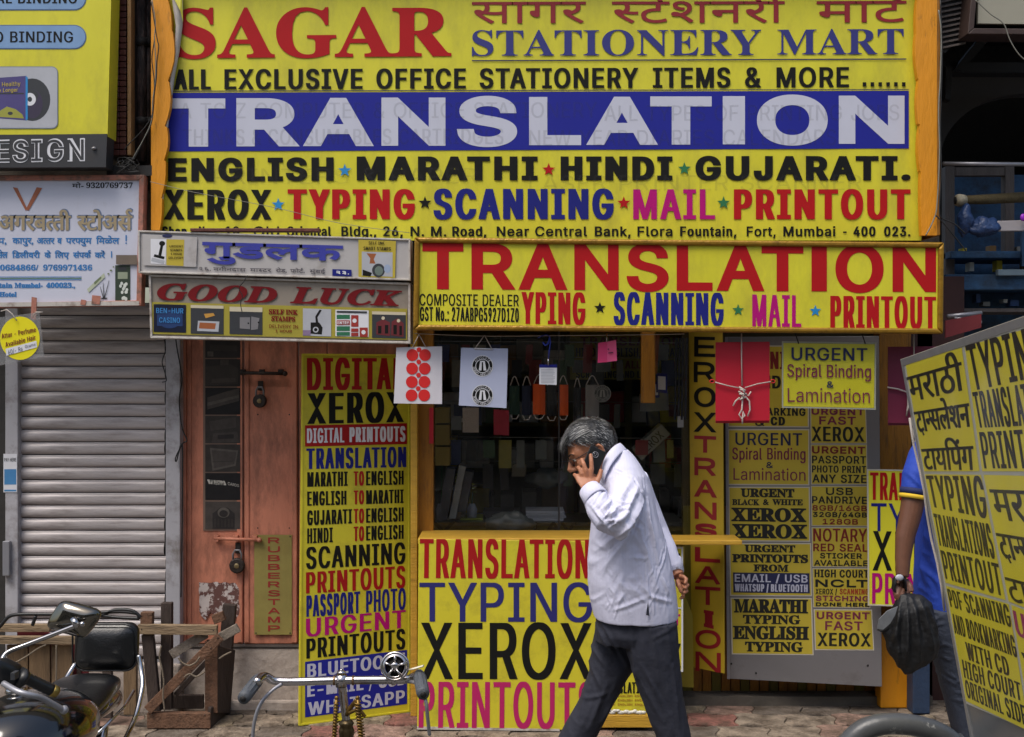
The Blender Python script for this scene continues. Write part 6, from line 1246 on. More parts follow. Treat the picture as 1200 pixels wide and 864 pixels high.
# ---- motorcycle, nose towards the camera, only its rear and left grip in view
X0 = -1.64
M = thing('motorcycle', 'black motorcycle with chrome mirror and padded backrest at the lower left corner', 'motorcycle', (X0, -2.8, -.15))
def rrsolid(mb, c_, u, v, n, w, h, r_, th, m=0, dome=.0):
    pts = []
    for cx, cy, a0 in ((w-r_, -h+r_, -90), (w-r_, h-r_, 0), (-w+r_, h-r_, 90), (-w+r_, -h+r_, 180)):
        for k in range(6): a = R(a0+k*18); pts.append((cx+r_*math.cos(a), cy+r_*math.sin(a)))
    rs = []
    for s_, o in ((.0, -th*.5-dome), (.5, -th*.5-dome*.8), (.86, -th*.45), (.97, -th*.25), (1, 0), (.97, th*.25), (.86, th*.45), (.5, th*.5+dome*.8), (0.0, th*.5+dome)):
        s_ = max(s_, .02); rs.append([c_+u*(x*s_)+v*(y*s_)+n*o for x, y in pts])
    mb.rings(rs, m)
    return mb
X, Yv, Z = Vector((1, 0, 0)), Vector((0, 1, 0)), Vector((0, 0, 1))
c_ = P(125.5, 757, -1.75); s46 = 4.55/1350
mb = MB(); rrsolid(mb, c_, X*s46, (Z+Yv*.12).normalized()*s46, -Yv, 37.5, 27.5, 13, .06/1, dome=.012); bk = mb.build('backrest', LEATH, M)
pts = []
for cx, cy, a0 in ((36.5-13, -26+13, -90), (36.5-13, 26-13, 0), (-36.5+13, 26-13, 90), (-36.5+13, -26+13, 180)):
    for k in range(6): a = R(a0+k*18); pts.append(c_+X*s46*(cx+14*math.cos(a))+Z*s46*(cy+14*math.sin(a))-Yv*.026)
mb = MB(); mb.tube(pts, .004, 6, closed=True); mb.build('piping', LEATH, bk)
for lst in ([(88, 778, -1.8), (78, 794, -1.85), (71, 806, -1.9), (64, 822, -1.98), (60, 850, -2.1)], [(162.5, 768, -1.8), (165.5, 785, -1.82), (167, 803, -1.86), (163, 824, -1.92), (158, 842, -1.98), (151, 858, -2.06), (140, 880, -2.2)]):
    m_ = wire(None, [P(x, y, Y) for x, y, Y in lst], .0095, CHROME, seg=10); m_.build('backrest_bar', CHROME, M)
# seat, tail, tank
def solid(name, cs, m_, par=M, seg=20, pw=2.4):
    """cross sections along Y: (Y, x, z, half width, half height)"""
    rs = []
    for Y, x, z, w, h in cs:
        r_ = []
        for k in range(seg):
            a = 2*math.pi*k/seg; ca, sa = math.cos(a), math.sin(a)
            r_.append(Vector((x+w*abs(ca)**(2/pw)*(1 if ca > 0 else -1), Y, z+h*abs(sa)**(2/pw)*(1 if sa > 0 else -1))))
        rs.append(r_)
    mb = MB(); mb.rings(rs); o = mb.build(name, m_, par); s_ = o.modifiers.new('smooth', 'SUBSURF'); s_.levels = s_.render_levels = 1; return o
solid('tail_cowl', [(-1.72, X0+.03, .50, .02, .02), (-1.76, X0+.03, .51, .08, .04), (-1.86, X0+.03, .53, .11, .06), (-2.02, X0+.03, .55, .125, .06), (-2.15, X0+.03, .55, .12, .05)], BLKG)
solid('seat', [(-1.80, X0+.03, .585, .03, .01), (-1.86, X0+.03, .60, .12, .035), (-2.0, X0+.03, .60, .14, .045), (-2.15, X0+.03, .575, .13, .04), (-2.3, X0+.02, .555, .12, .04), (-2.36, X0+.02, .55, .06, .03)], LEATH)
solid('fuel_tank', [(-2.26, X0+.08, .60, .06, .05), (-2.30, X0+.08, .60, .13, .09), (-2.42, X0+.08, .615, .185, .12), (-2.6, X0+.08, .62, .205, .14), (-2.74, X0+.07, .615, .17, .13), (-2.83, X0+.05, .60, .10, .09), (-2.86, X0+.05, .59, .04, .04)], BLKG, pw=2.2)
mb = MB(); mb.tube([(X0+.03, -2.56, .75), (X0+.03, -2.56, .765)], [.035, .03], 16); mb.build('filler_cap', CHROME, M)
for s_ in (1, -1):
    mb = MB(); mb.tube([(X0+.03+s_*.135, -2.2, .50), (X0+.03+s_*.145, -1.95, .52), (X0+.03+s_*.12, -1.76, .53)], .006, 8); mb.build('chrome_trim', CHROME, M)
# handlebar, grip, lever, mirror
G0, G1 = P(-6, 778, -3.10), P(64, 810.5, -2.98); hc = Vector((X0-.06, -3.2, .78))
m_ = wire(None, [hc, hc+Vector((.10, -.01, .05)), hc+Vector((.18, .02, .10)), G0.lerp(G1, -.15), G1], .011, CHROME, seg=10); m_.build('handlebar', CHROME, M)
m_ = wire(None, [hc, hc+Vector((-.10, -.01, .05)), hc+Vector((-.20, .02, .12)), hc+Vector((-.40, .12, .09))], .011, CHROME, seg=10); m_.build('handlebar', CHROME, M)
dg = (G1-G0).normalized(); mb = MB(); n = 16
mb.tube([G0.lerp(G1, .3+.64*i/n) for i in range(n+1)], [.0175-(.0012 if i % 2 else 0) for i in range(n+1)], 14); mb.build('grip', BLKM, M)
mb = MB(); mb.tube([G1-dg*.012, G1+dg*.006, G1+dg*.010], [.0175, .0175, .012], 14); mb.build('bar_end', mat('brass_bar_end', (150, 128, 70), .3, metal=.9, var=.2), M)
mb = MB(); g = P(12, 790, -3.08); rrsolid(mb, g, dg, Z, -Yv, .035, .036, .014, .05); mb.tube([P(22, 793, -3.07), P(26, 795, -3.06)], .028, 14); mb.build('switch_box', BLKM, M)
mb = MB(); mb.box(P(14, 0, -3.12).x, P(19, 0, -3.12).x, -3.13, -3.10, P(0, 796, -3.12).z, P(0, 788, -3.12).z); mb.build('switch', DG, M)
m_ = wire(None, [P(4, 801, -3.12), P(20, 810, -3.15), P(33, 814, -3.15), P(46, 817, -3.13), P(60, 824, -3.1), P(73, 831.5, -3.07)], .0085, GALV, seg=10); o = m_.build('brake_lever', GALV, M)
mb = MB(); mb.ball(P(75, 832, -3.065), .0125, 0, 14, 10); mb.build('lever_ball', GALV, o)
mc = P(86.5, 727, -2.98); sm_ = 3.32/1350
mb = MB(); un = Vector((1, 0, 0)); 
pts = [(-32, 5), (-29, -3), (-18, -20), (-13, -23), (-4, -22.5), (26, -14), (31, -11), (32, -6), (30, 0), (17, 17), (12, 21), (6, 21), (-24, 12), (-31, 9)]
cenp = (0, -1); rs = []
nm = Vector((.15, -1, .1)).normalized()
for k_, o_ in ((.02, .030), (.35, .028), (.62, .023), (.82, .015), (.94, .007), (1, -.001), (1.0, -.010), (.97, -.013)):
    rs.append([mc+X*sm_*(cenp[0]+(x-cenp[0])*k_)-Z*sm_*(cenp[1]+(y-cenp[1])*k_)+nm*o_ for x, y in pts])
mb.rings(rs); mr_ = mb.build('mirror_shell', mat('darkened_chrome', (120, 116, 108), .12, metal=1, var=.2, vs=9), M); s_ = mr_.modifiers.new('smooth', 'SUBSURF'); s_.levels = s_.render_levels = 2  # chrome base darkened to stand in for dark reflections in the shell
mb = MB(); mb.slab([mc+X*sm_*(x*.94)-Z*sm_*(y*.94)-nm*.0135 for x, y in pts][::-1], .002, -nm); mb.build('mirror_glass', CHROME, mr_)
m_ = wire(None, [P(91, 732.5, -3.025), P(60, 744.5, -3.03), P(30, 756, -3.04), P(12, 763, -3.05), P(4, 770, -3.06), P(0, 784, -3.08)], .0068, CHROME, seg=12); m_.build('mirror_stalk', CHROME, M)
mb = MB(); mb.tube([P(85.5, 725, -3.02), P(90.5, 734, -3.028)], .010, 12); mb.ball(P(96.5, 731.5, -3.03), .008, 0, 10, 8); mb.build('mirror_joint', CHROME, M)
# frame, engine, wheels (below the picture)
def wheel(par, cx, cy, cz, r_, w, name='wheel', spokes=20, rim=CHROME, sw=.002):
    mb = MB(); ring = [Vector((cx, cy+math.cos(a)*r_, cz+math.sin(a)*r_)) for a in [2*math.pi*i/36 for i in range(36)]]; mb.tube(ring, w, 10, closed=True); o = mb.build(name, BLKM, par)
    mb = MB(); ring = [Vector((cx, cy+math.cos(a)*(r_-w*1.1), cz+math.sin(a)*(r_-w*1.1))) for a in [2*math.pi*i/36 for i in range(36)]]; mb.tube(ring, w*.5, 8, closed=True, flat=1.6); mb.build('rim', rim, o)
    mb = MB()
    for i in range(spokes): a = 2*math.pi*i/spokes; mb.tube([(cx+(.02 if i % 2 else -.02), cy, cz), (cx, cy+math.cos(a)*(r_-w), cz+math.sin(a)*(r_-w))], sw, 4)
    mb.tube([(cx-.04, cy, cz), (cx+.04, cy, cz)], .022, 12); mb.build('hub_and_spokes', rim, o); return o
wheel(M, X0, -3.5, .15, .26, .045); wheel(M, X0, -2.15, .15, .25, .055)
mb = MB(); mb.box(X0-.13, X0+.13, -2.95, -2.5, .05, .38); mb.build('engine', GALV, M, bevel=.03)
for i in range(7): mb = MB(); mb.box(X0-.11, X0+.11, -2.92, -2.7, .385+i*.018, .393+i*.018); mb.build('cooling_fin', GALV, M)
for s_ in (-1, 1):
    mb = MB(); mb.tube([(X0+s_*.09, -3.5, .15), (X0+s_*.09, -3.2, .72)], .02, 10); mb.build('fork_leg', CHROME, M)
    mb = MB(); mb.tube([(X0+s_*.12, -2.15, .15), (X0+s_*.13, -2.05, .48)], .022, 10); mb.build('shock_absorber', CHROME, M)
mb = MB(); mb.tube([(X0+.12, -2.9, .12), (X0+.15, -2.5, .02), (X0+.16, -1.9, .06)], [.025, .03, .035], 12); mb.build('exhaust', CHROME, M)
mb = MB(); mb.ball((X0-.03, -3.38, .66), (.09, .07, .09), 0, 18, 12); mb.build('headlight', CHROME, M)

# ---- bicycle, seen from behind over its handlebar
YBk = -2.9
Bk = thing('bicycle', 'old roadster bicycle with chrome handlebar, bell and grey grips in front of the counter', 'bicycle', (P(405, 0, YBk).x, YBk, -.15))
def bt(name, lst, r_, m_, seg=12, par=Bk, sub=6): m_2 = wire(None, [P(*p) for p in lst], r_, m_, seg=seg, sub=sub); return m_2.build(name, m_, par)
WCH = mat('worn_chrome', (196, 192, 192), .2, metal=1, var=.15, vs=14, dirt=(.5, .7, .7), dcol=(120, 84, 60), ds=22)
bt('handlebar', [(301, 800, YBk-.10), (306, 794, YBk-.05), (312, 793, YBk-.02), (322, 798, YBk), (345, 799, YBk), (400, 797.5, YBk), (460, 797, YBk), (478, 796, YBk), (487, 792, YBk-.02), (491, 791, YBk-.06)], .0125, WCH)
for x in (392, 414): mb = MB(); a_ = P(x, 797.5, YBk); mb.tube([a_-X*.003, a_+X*.003], .0145, 14); mb.build('ferrule', RUST, Bk)
def grip(a, b):
    A, Bv = P(*a), P(*b); n = 8; mb = MB(); mb.tube([A.lerp(Bv, i/n) for i in range(n+1)], [.013, .0165, .0175, .0175, .0175, .0175, .018, .019, .017], 16)
    g_ = mb.build('grip', RUBB, Bk); d = (Bv-A).normalized(); u = d.orthogonal().normalized(); w = d.cross(u)
    for k in range(10):
        a_ = 2*math.pi*k/10; o = (u*math.cos(a_)+w*math.sin(a_))*.0165; mb = MB(); mb.tube([A.lerp(Bv, .15)+o, A.lerp(Bv, .92)+o], .0025, 5); mb.build('grip_rib', RUBB, g_)
    mb = MB(); mb.tube([Bv+d*.001, Bv+d*.0035], [.009, .009], 12); mb.build('end_shade_disc', DARK, g_)  # dark disc on the closed grip end, painted as the shade of a hole
grip((304, 794, YBk-.04), (285, 819, YBk-.16)); grip((491, 789, YBk-.04), (496, 814, YBk-.16))
bt('handlebar_stem', [(400, 797, YBk+.005), (402, 815, YBk+.01), (406, 845, YBk+.02)], .0125, WCH)
mb = MB(); a_ = P(400, 789, YBk); mb.tube([a_, a_+Z*.004, a_+Z*.008], [.013, .013, .008], 12); mb.ball(a_+Z*.009, (.006, .006, .004), 0, 6, 4); mb.tube([P(400, 791, YBk), P(400, 805, YBk)], .0165, 16); mb.build('stem_clamp', WCH, Bk)
mb = MB(); a_ = P(406, 848, YBk+.02)
mb.tube([a_+Z*.012, a_+Z*.006, a_, a_-Z*.006, a_-Z*.014, a_-Z*.022, a_-Z*.030, a_-Z*.06], [.012, .020, .023, .019, .021, .024, .022, .020], 18); mb.build('headset', mat('dark_brass_headset', (92, 78, 54), .35, metal=.8, var=.3, vs=40), Bk)
BRS = mat('tarnished_brass', (120, 94, 44), .4, metal=.7, var=.3, vs=50, dirt=(.45, .65, .8), dcol=(50, 36, 22), ds=30)
for x0_, x1_, w in ((394.5, 391, 2.3), (419, 426, 3.2)):
    mb = MB(); pts = []; n = 170
    for i in range(n):
        u = i/n; c2 = P(x0_+(x1_-x0_)*u, 822+60*u, YBk-.02); a_ = 2*math.pi*u*17; pts.append(c2+Vector((math.cos(a_)*.0065*w/2.3, math.sin(a_)*.0065, 0)))
    mb.tube(pts, .0024, 6); mb.build('coil_spring', BRS, Bk)
    mb = MB(); mb.tube([P(x0_, 817, YBk-.02), P(x1_, 885, YBk-.02)], .005, 8); mb.ball(P(x0_, 818, YBk-.02), .0065, 0, 10, 8); mb.build('spring_rod', BRS, Bk)
bt('bracket', [(419, 820, YBk-.015), (412, 828, YBk), (406, 838, YBk+.01)], .007, BRS); bt('bracket', [(409, 836, YBk-.01), (420, 832, YBk-.02), (428, 840, YBk-.02)], .005, BRS)
# bell: chrome dome with cut-outs
bc_ = P(462.8, 781, YBk-.05); bell = MB(); nn = Vector((0, -1, .25)).normalized(); uu = X; vv = nn.cross(uu)
def cring(mb, c_, r_, w, seg=40, tr=6): mb.tube([c_+(uu*math.cos(a)+vv*math.sin(a))*r_ for a in [2*math.pi*i/seg for i in range(seg)]], w, tr, closed=True)
cring(bell, bc_, .0385, .0042); cring(bell, bc_+nn*.004, .031, .003)
bell.rings([[bc_+nn*o+(uu*math.cos(a)+vv*math.sin(a))*r_ for a in [2*math.pi*i/30 for i in range(30)]] for r_, o in ((.0385, -.014), (.0395, -.006), (.038, 0), (.034, .005), (.030, .007))], cap=False)
bl = bell.build('bell', WCH, Bk)
mb = MB(); rs = [[bc_+nn*o+(uu*math.cos(a)+vv*math.sin(a))*r_ for a in [2*math.pi*i/30 for i in range(30)]] for r_, o in ((.029, -.010), (.02, -.006), (.012, -.004))]; mb.rings(rs); mb.build('bell_shade_plate', DARK, bl)  # dark plate behind the arms, its colour standing in for shade inside the bell
for k in range(5):
    a = 2*math.pi*k/5+.3; e = uu*math.cos(a)+vv*math.sin(a); mb = MB(); mb.tube([bc_+nn*.004+e*.008, bc_+nn*.006+e*.031], [.009, .0125], 8, flat=.35, up=tuple(nn)); mb.build('bell_arm', WCH, bl)
mb = MB(); mb.ball(bc_+nn*.007, (.012, .006, .012), 0, 16, 8); mb.build('bell_hub', WCH, bl)
mb = MB(); mb.tube([bc_+nn*.004-vv*.0 , P(462, 789, YBk-.035), P(461.5, 797, YBk-.014)], [.006, .007, .006], 8); mb.tube([P(459, 797, YBk), P(464, 797, YBk)], .016, 14); mb.build('bell_clamp', WCH, bl)
mb = MB(); mb.tube([P(478, 785, YBk-.05), P(486, 783.5, YBk-.06), P(496, 780.5, YBk-.07)], [.003, .0065, .006], 10, flat=.5, up=(0, -1, 0)); mb.build('bell_lever', mat('ivory_plastic', (206, 198, 176), .4), bl)
bt('brake_rod', [(478, 799, YBk-.03), (486, 800, YBk-.06), (493, 806, YBk-.11), (499, 822, YBk-.15), (501, 840, YBk-.14), (503, 858, YBk-.12), (503.5, 861, YBk-.12)], .0052, GALV)
bt('brake_rod', [(330, 802, YBk-.01), (318, 810, YBk-.03), (306, 824, YBk-.05), (299, 842, YBk-.06), (296, 866, YBk-.06), (296, 900, YBk-.06)], .0052, GALV)
# below the picture: fork, wheels, frame, saddle
xb = P(406, 0, YBk).x; FRM = mat('black_bicycle_enamel', (18, 18, 20), .3, coat=.4, var=.2)
wheel(Bk, xb, YBk+.60, .165, .31, .02, spokes=28, rim=GALV, sw=.0012); wheel(Bk, xb, YBk-.50, .165, .31, .02, spokes=28, rim=GALV, sw=.0012)
def fr(name, a, b, r_=.014, m_=FRM): mb = MB(); mb.tube([a, b], r_, 10); return mb.build(name, m_, Bk)
fr('head_tube', (xb, YBk+.03, .56), (xb, YBk+.12, .68)) if False else fr('head_tube', (xb, YBk+.025, .60), (xb, YBk+.20, .48), .018)
for s_ in (-1, 1): fr('fork_blade', (xb+s_*.05, YBk+.22, .50), (xb+s_*.05, YBk+.62, .20), .010); fr('chain_stay', (xb+s_*.04, YBk-.08, .16), (xb+s_*.05, YBk-.50, .20), .009); fr('seat_stay', (xb+s_*.03, YBk-.20, .58), (xb+s_*.05, YBk-.5, .20), .008)
fr('top_tube', (xb, YBk+.06, .56), (xb, YBk-.2, .56)); fr('down_tube', (xb, YBk+.16, .5), (xb, YBk-.08, .16)); fr('seat_tube', (xb, YBk-.08, .16), (xb, YBk-.22, .60))
mb = MB(); mb.rings([[Vector((xb+w*math.cos(a), Y, .56+h*math.sin(a))) for a in [2*math.pi*i/14 for i in range(14)]] for Y, w, h in ((YBk-.10, .01, .01), (YBk-.13, .02, .02), (YBk-.22, .035, .025), (YBk-.32, .085, .035), (YBk-.37, .08, .03), (YBk-.39, .03, .01))]); mb.build('saddle', LEATH, Bk)

# ---- steel hoop at the lower right
HP = mat('worn_dark_hoop_paint', (72, 74, 76), .38, var=.15, vs=9, bump=.1, bs=40, dirt=(.62, .66, .7), dcol=(170, 170, 165), ds=18)
hp = [P(985, 905, -2.9), P(992, 876, -2.9), P(1008, 858, -2.9), P(1030, 849.5, -2.9), P(1055, 848.5, -2.9), P(1080, 852, -2.9), P(1102, 860, -2.9), P(1118, 874, -2.9), P(1126, 905, -2.9)]
pts = [Vector((hp[0].x, -2.9, -.15))]+hp+[Vector((hp[-1].x, -2.9, -.15))]
m_ = wire(None, pts, .031, HP, seg=16); o = m_.build('steel_hoop', HP, loc=(P(1055, 0, -2.9).x, -2.9, -.15)); tag(o, 'thick dark steel hoop barrier at the lower right in front of the poster board', 'barrier')
# ================================================================== PEOPLE
def bake(mb, voxel, smooth=2, disp=None):
    me = mb.mesh('tmp', []); o = bpy.data.objects.new('tmp', me); COL.objects.link(o)
    r_ = o.modifiers.new('r', 'REMESH'); r_.mode = 'VOXEL'; r_.voxel_size = voxel
    if smooth: s_ = o.modifiers.new('s', 'SMOOTH'); s_.iterations = smooth; s_.factor = .5
    ev = o.evaluated_get(bpy.context.evaluated_depsgraph_get()); m2 = bpy.data.meshes.new_from_object(ev)
    out = MB(); out.v = [v.co.copy() for v in m2.vertices]; out.f = [tuple(p.vertices) for p in m2.polygons]; out.m = [0]*len(out.f); out.sm = [True]*len(out.f)
    if disp:
        for i, v in enumerate(m2.vertices):
            d = disp(v.co, v.normal)
            if d: out.v[i] = v.co+v.normal*d
    bpy.data.objects.remove(o); bpy.data.meshes.remove(m2); bpy.data.meshes.remove(me); return out
def segd(p, a, b):
    ab = b-a; u = max(0, min(1, (p-a).dot(ab)/ab.length_squared)); return (p-(a+ab*u)).length, u
def folds(segs):
    """segs: (a, b, width, amp); returns displacement function with soft ridges and a valley beside each"""
    segs = [(Vector((a.x, a.z)), Vector((b.x, b.z)), w, am, (a.y+b.y)/2) for a, b, w, am in segs]
    def f(p3, n=None):
        s_ = 0; p = Vector((p3.x, p3.z))
        if n is not None and n.y > .45: return 0
        for a, b, w, am, yy in segs:
            if abs(p3.y-yy) > .16: continue
            if abs(p.x-(a.x+b.x)/2) > .35: continue
            d, u = segd(p, a, b)
            if d < 3*w: s_ += am*(math.exp(-d/(w*.75))-.4*math.exp(-((d-1.7*w)/w)**2))*math.sin(math.pi*(.12+.76*u))
        return s_
    return f
YM = -1.68; SM = (YM-CAMY)/FPX
def m(px, py, dy=0): return P(px, py, YM+dy)
def hring(py, xl, xr, hd, dy=0, n=28, pw=2.3, cyo=0):
    c_ = m((xl+xr)/2, py, dy); hw = (xr-xl)/2*SM; out = []
    for k in range(n):
        a = 2*math.pi*k/n; ca, sa = math.cos(a), math.sin(a)
        out.append(c_+Vector((hw*abs(ca)**(2/pw)*(1 if ca > 0 else -1), hd*abs(sa)**(2/pw)*(1 if sa > 0 else -1), 0)))
    return out
SKIN = mat('brown_skin', (168, 112, 82), .5, var=.1, vs=30, bump=.12, bs=220, dirt=(.55, .8, .3), dcol=(120, 66, 50), ds=12)
t = thing('person', 'grey haired man in pale shirt and dark trousers walking left, phone at his ear', 'person', m(705, 960))
t.location = Vector((m(705, 960).x, YM, 0)); LOC[t] = Vector(t.location)
# --- head
Hc = m(694, 524, .0); ta = R(27)
F_ = Vector((-math.cos(ta), -.10, -math.sin(ta))).normalized(); U_ = Vector((-math.sin(ta), 0, math.cos(ta))); U_ = (U_-F_*U_.dot(F_)).normalized(); S_ = F_.cross(U_)
if S_.y > 0: S_ = -S_
def h(f, u, s): return Hc+F_*f+U_*u+S_*s
ax = (F_, S_, U_)
b = MB()
b.ball(h(-.004, .018, 0), (.098, .074, .088), 0, 28, 18, ax); b.ball(h(.030, -.045, 0), (.066, .058, .075), 0, 24, 16, ax); b.ball(h(.062, -.098, 0), (.030, .034, .024), 0, 16, 10, ax)
b.ball(h(.055, .005, 0), (.045, .062, .05), 0, 20, 12, ax); b.ball(h(.086, .012, 0), (.014, .05, .012), 0, 16, 8, ax)
b.tube([h(.092, .006, 0), h(.106, -.018, 0), h(.120, -.040, 0), h(.116, -.050, 0)], [.009, .0105, .0135, .012], 10)
for s_ in (-1, 1):
    b.ball(h(.105, -.047, s_*.012), (.012, .009, .009), 0, 10, 6, ax); b.ball(h(.062, -.035, s_*.040), (.03, .022, .024), 0, 14, 8, ax)
    b.ball(h(.080, -.012, s_*.030), (.013, .017, .010), 0, 12, 8, ax)
    # ear
    b.tube([h(-.012, -.045, s_*.074), h(-.022, -.028, s_*.082), h(-.024, -.008, s_*.086), h(-.014, .006, s_*.085), h(-.002, .002, s_*.080), h(.0, -.012, s_*.077)], [.007, .006, .006, .006, .006, .005], 8)
    b.ball(h(-.010, -.018, s_*.076), (.014, .006, .022), 0, 12, 8, ax); b.ball(h(-.007, -.047, s_*.076), (.009, .005, .009), 0, 10, 6, ax)
b.ball(h(.090, -.070, 0), (.014, .024, .006), 0, 12, 6, ax); b.ball(h(.088, -.082, 0), (.013, .022, .007), 0, 12, 6, ax)
b.tube([h(-.03, -.03, 0), h(-.035, -.09, 0), m(727, 548, 0), m(738, 575, 0)], [.060, .058, .064, .075], 16)
# --- core and limbs under the clothes, one surface with head and hands
b.rings([hring(548, 712, 742, .07), hring(560, 710, 744, .10), hring(600, 708, 752, .12), hring(660, 704, 768, .13), hring(710, 706, 784, .15), hring(745, 710, 780, .13)])
WR = m(692, 577, -.205); KN = m(686.5, 561, -.165); EL = m(724, 622, -.33)
b.tube([m(738, 572, -.06), m(730, 592, -.20), m(720, 610, -.27), WR.lerp(EL, .45), WR, WR.lerp(KN, .5)], [.028, .028, .024, .026, .025, .026], 14)
# left hand with the back to the camera
def fing(lst, r0, r1): b.tube([m(*p) for p in lst], [r0+(r1-r0)*i/(len(lst)-1) for i in range(len(lst))], 10); e = lst[-1]; b.ball(m(*e), r1*1.02, 0, 10, 8)
b.rings([[WR.lerp(KN, u)+(X*math.cos(a)*w+Vector((0, .13, .2)).normalized()*0+Yv*math.sin(a)*.0125) for a in [2*math.pi*i/16 for i in range(16)]] for u, w in ((-.15, .024), (.1, .027), (.4, .034), (.8, .040), (1.1, .040), (1.35, .034))])
fing([(692, 560, -.165), (693.3, 551, -.166), (693, 541, -.160), (692.3, 534, -.150)], .0102, .0082)
fing([(687.5, 560, -.165), (686.5, 551, -.170), (684, 544, -.165), (682, 539, -.150)], .0104, .0083)
fing([(683, 562, -.160), (681.5, 555, -.166), (679.5, 550, -.160), (677.8, 548, -.145)], .0098, .0080)
fing([(678.5, 566, -.155), (676.5, 561, -.158), (674.5, 557.5, -.150), (673.2, 556.5, -.135)], .0088, .0073)
fing([(695, 571, -.175), (700, 564, -.165), (703, 557, -.155), (704.3, 552, -.150)], .0125, .0088)
# right arm behind the back and hand
b.tube([m(742, 568, .12), m(758, 600, .15), m(772, 630, .13), m(788, 662, .06), m(795, 675, .03)], [.045, .035, .03, .026, .025], 12)
b.ball(m(798, 682, .03), (.024, .016, .030), 0, 14, 10)
fing([(797, 676, .02), (801, 676, .0), (804.5, 679, -.01), (803, 683, -.02)], .0090, .0078); fing([(799, 681, .02), (803, 682, .0), (806, 686, -.01), (803, 689, -.02)], .0090, .0078)
fing([(799, 687, .02), (803, 689, .0), (805, 693, -.01), (801, 695, -.02)], .0088, .0075); fing([(797, 690, .03), (800, 695, .02), (801, 699, .0), (798, 701, -.01)], .0082, .0070)
fing([(794, 680, .0), (796, 687, -.02), (798, 693, -.025)], .0098, .0080)
# legs inside the trousers down to ankles and feet
b.tube([m(730, 745, .08), m(708, 812, .08), m(668, 885, .08), m(634, 940, .10)], [.07, .055, .045, .034], 12); b.tube([m(762, 745, -.08), m(776, 812, -.08), m(795, 885, -.08), m(808, 940, -.08)], [.07, .055, .045, .034], 12)
body = bake(b, .0036, 1, lambda p, n: .0005*noise.noise(p*90))
bo = body.build('body', SKIN, t)
# eye, brow, lips
mb = MB(); 
for s_ in (-1, 1): mb.ball(h(.0865, -.012, s_*.031), (.010, .012, .0075), 0, 14, 8, ax)
mb.build('eye', mat('eye_white', (190, 180, 170), .25), t)
mb = MB()
for s_ in (-1, 1): mb.ball(h(.0955, -.0125, s_*.0325), (.003, .005, .005), 0, 12, 6, ax)
mb.build('iris', BLKM, t)
HG = mat('grey_hair', (92, 92, 93), .5, var=.3, vs=60); HD = mat('dark_hair', (30, 30, 32), .45, var=.3, vs=60); HW = mat('silver_hair', (186, 186, 184), .5, var=.2, vs=60)
mb = MB()
for s_ in (-1, 1):
    for k in range(12): u = k/11; mb.tube([h(.100-.012*u, .008+.006*math.sin(u*3), s_*(.014+.036*u)), h(.103-.014*u, .013+.004*math.sin(u*3), s_*(.018+.038*u))], .0016, 4)
    for k in range(10): u = k/9; mb.tube([h(.112-.006*u, -.058-.004*u, s_*(.003+.020*u)), h(.113-.008*u, -.066-.005*u, s_*(.004+.024*u))], .0014, 4)
mb.build('eyebrow_and_moustache', HD, t)
mb = MB(); mb.tube([h(.107, -.072, -.018), h(.110, -.071, 0), h(.107, -.072, .018)], [.003, .004, .003], 6); mb.build('lips', mat('lip_skin', (120, 62, 54), .5), t)
# hair cap and locks
rnd = random.Random(12)
def hairp(th, ph, k=1.0):
    """th from the crown axis tilted back, ph round it -> point on the skull"""
    d = Vector((math.sin(th)*math.cos(ph), math.sin(th)*math.sin(ph), math.cos(th)))
    return d, h(.0+d.x*.1015*k, .019+d.z*.0945*k, d.y*.079*k)
def inhair(d):
    f, s_, u = d.x, d.y, d.z
    if u > .40 and f < .86: return True
    if f > .60: return u > .42-.0*f
    if f > .15: return u > .05+(.55*(f-.15)) if abs(s_) > .3 else u > .4
    if f > -.20: return u > -.12 and not (abs(s_) > .85 and u < -.02 and f < .02)
    return u > -.62
cap = MB(); n1, n2 = 34, 60; idx = {}
for i in range(n1+1):
    for j in range(n2):
        th = math.pi*.80*i/n1; ph = 2*math.pi*j/n2; d, p = hairp(th, ph, 1.035+.02*noise.noise(Vector((th*5, ph*3, 0))))
        if inhair(d): idx[(i, j)] = len(cap.v); cap.v.append(p)
for i in range(n1):
    for j in range(n2):
        q = [(i, j), (i, (j+1) % n2), (i+1, (j+1) % n2), (i+1, j)]
        if all(k in idx for k in q): cap.f.append(tuple(idx[k] for k in q)); cap.m.append(0); cap.sm.append(True)
hc_ = cap.build('hair', HD, t)
lk = MB()
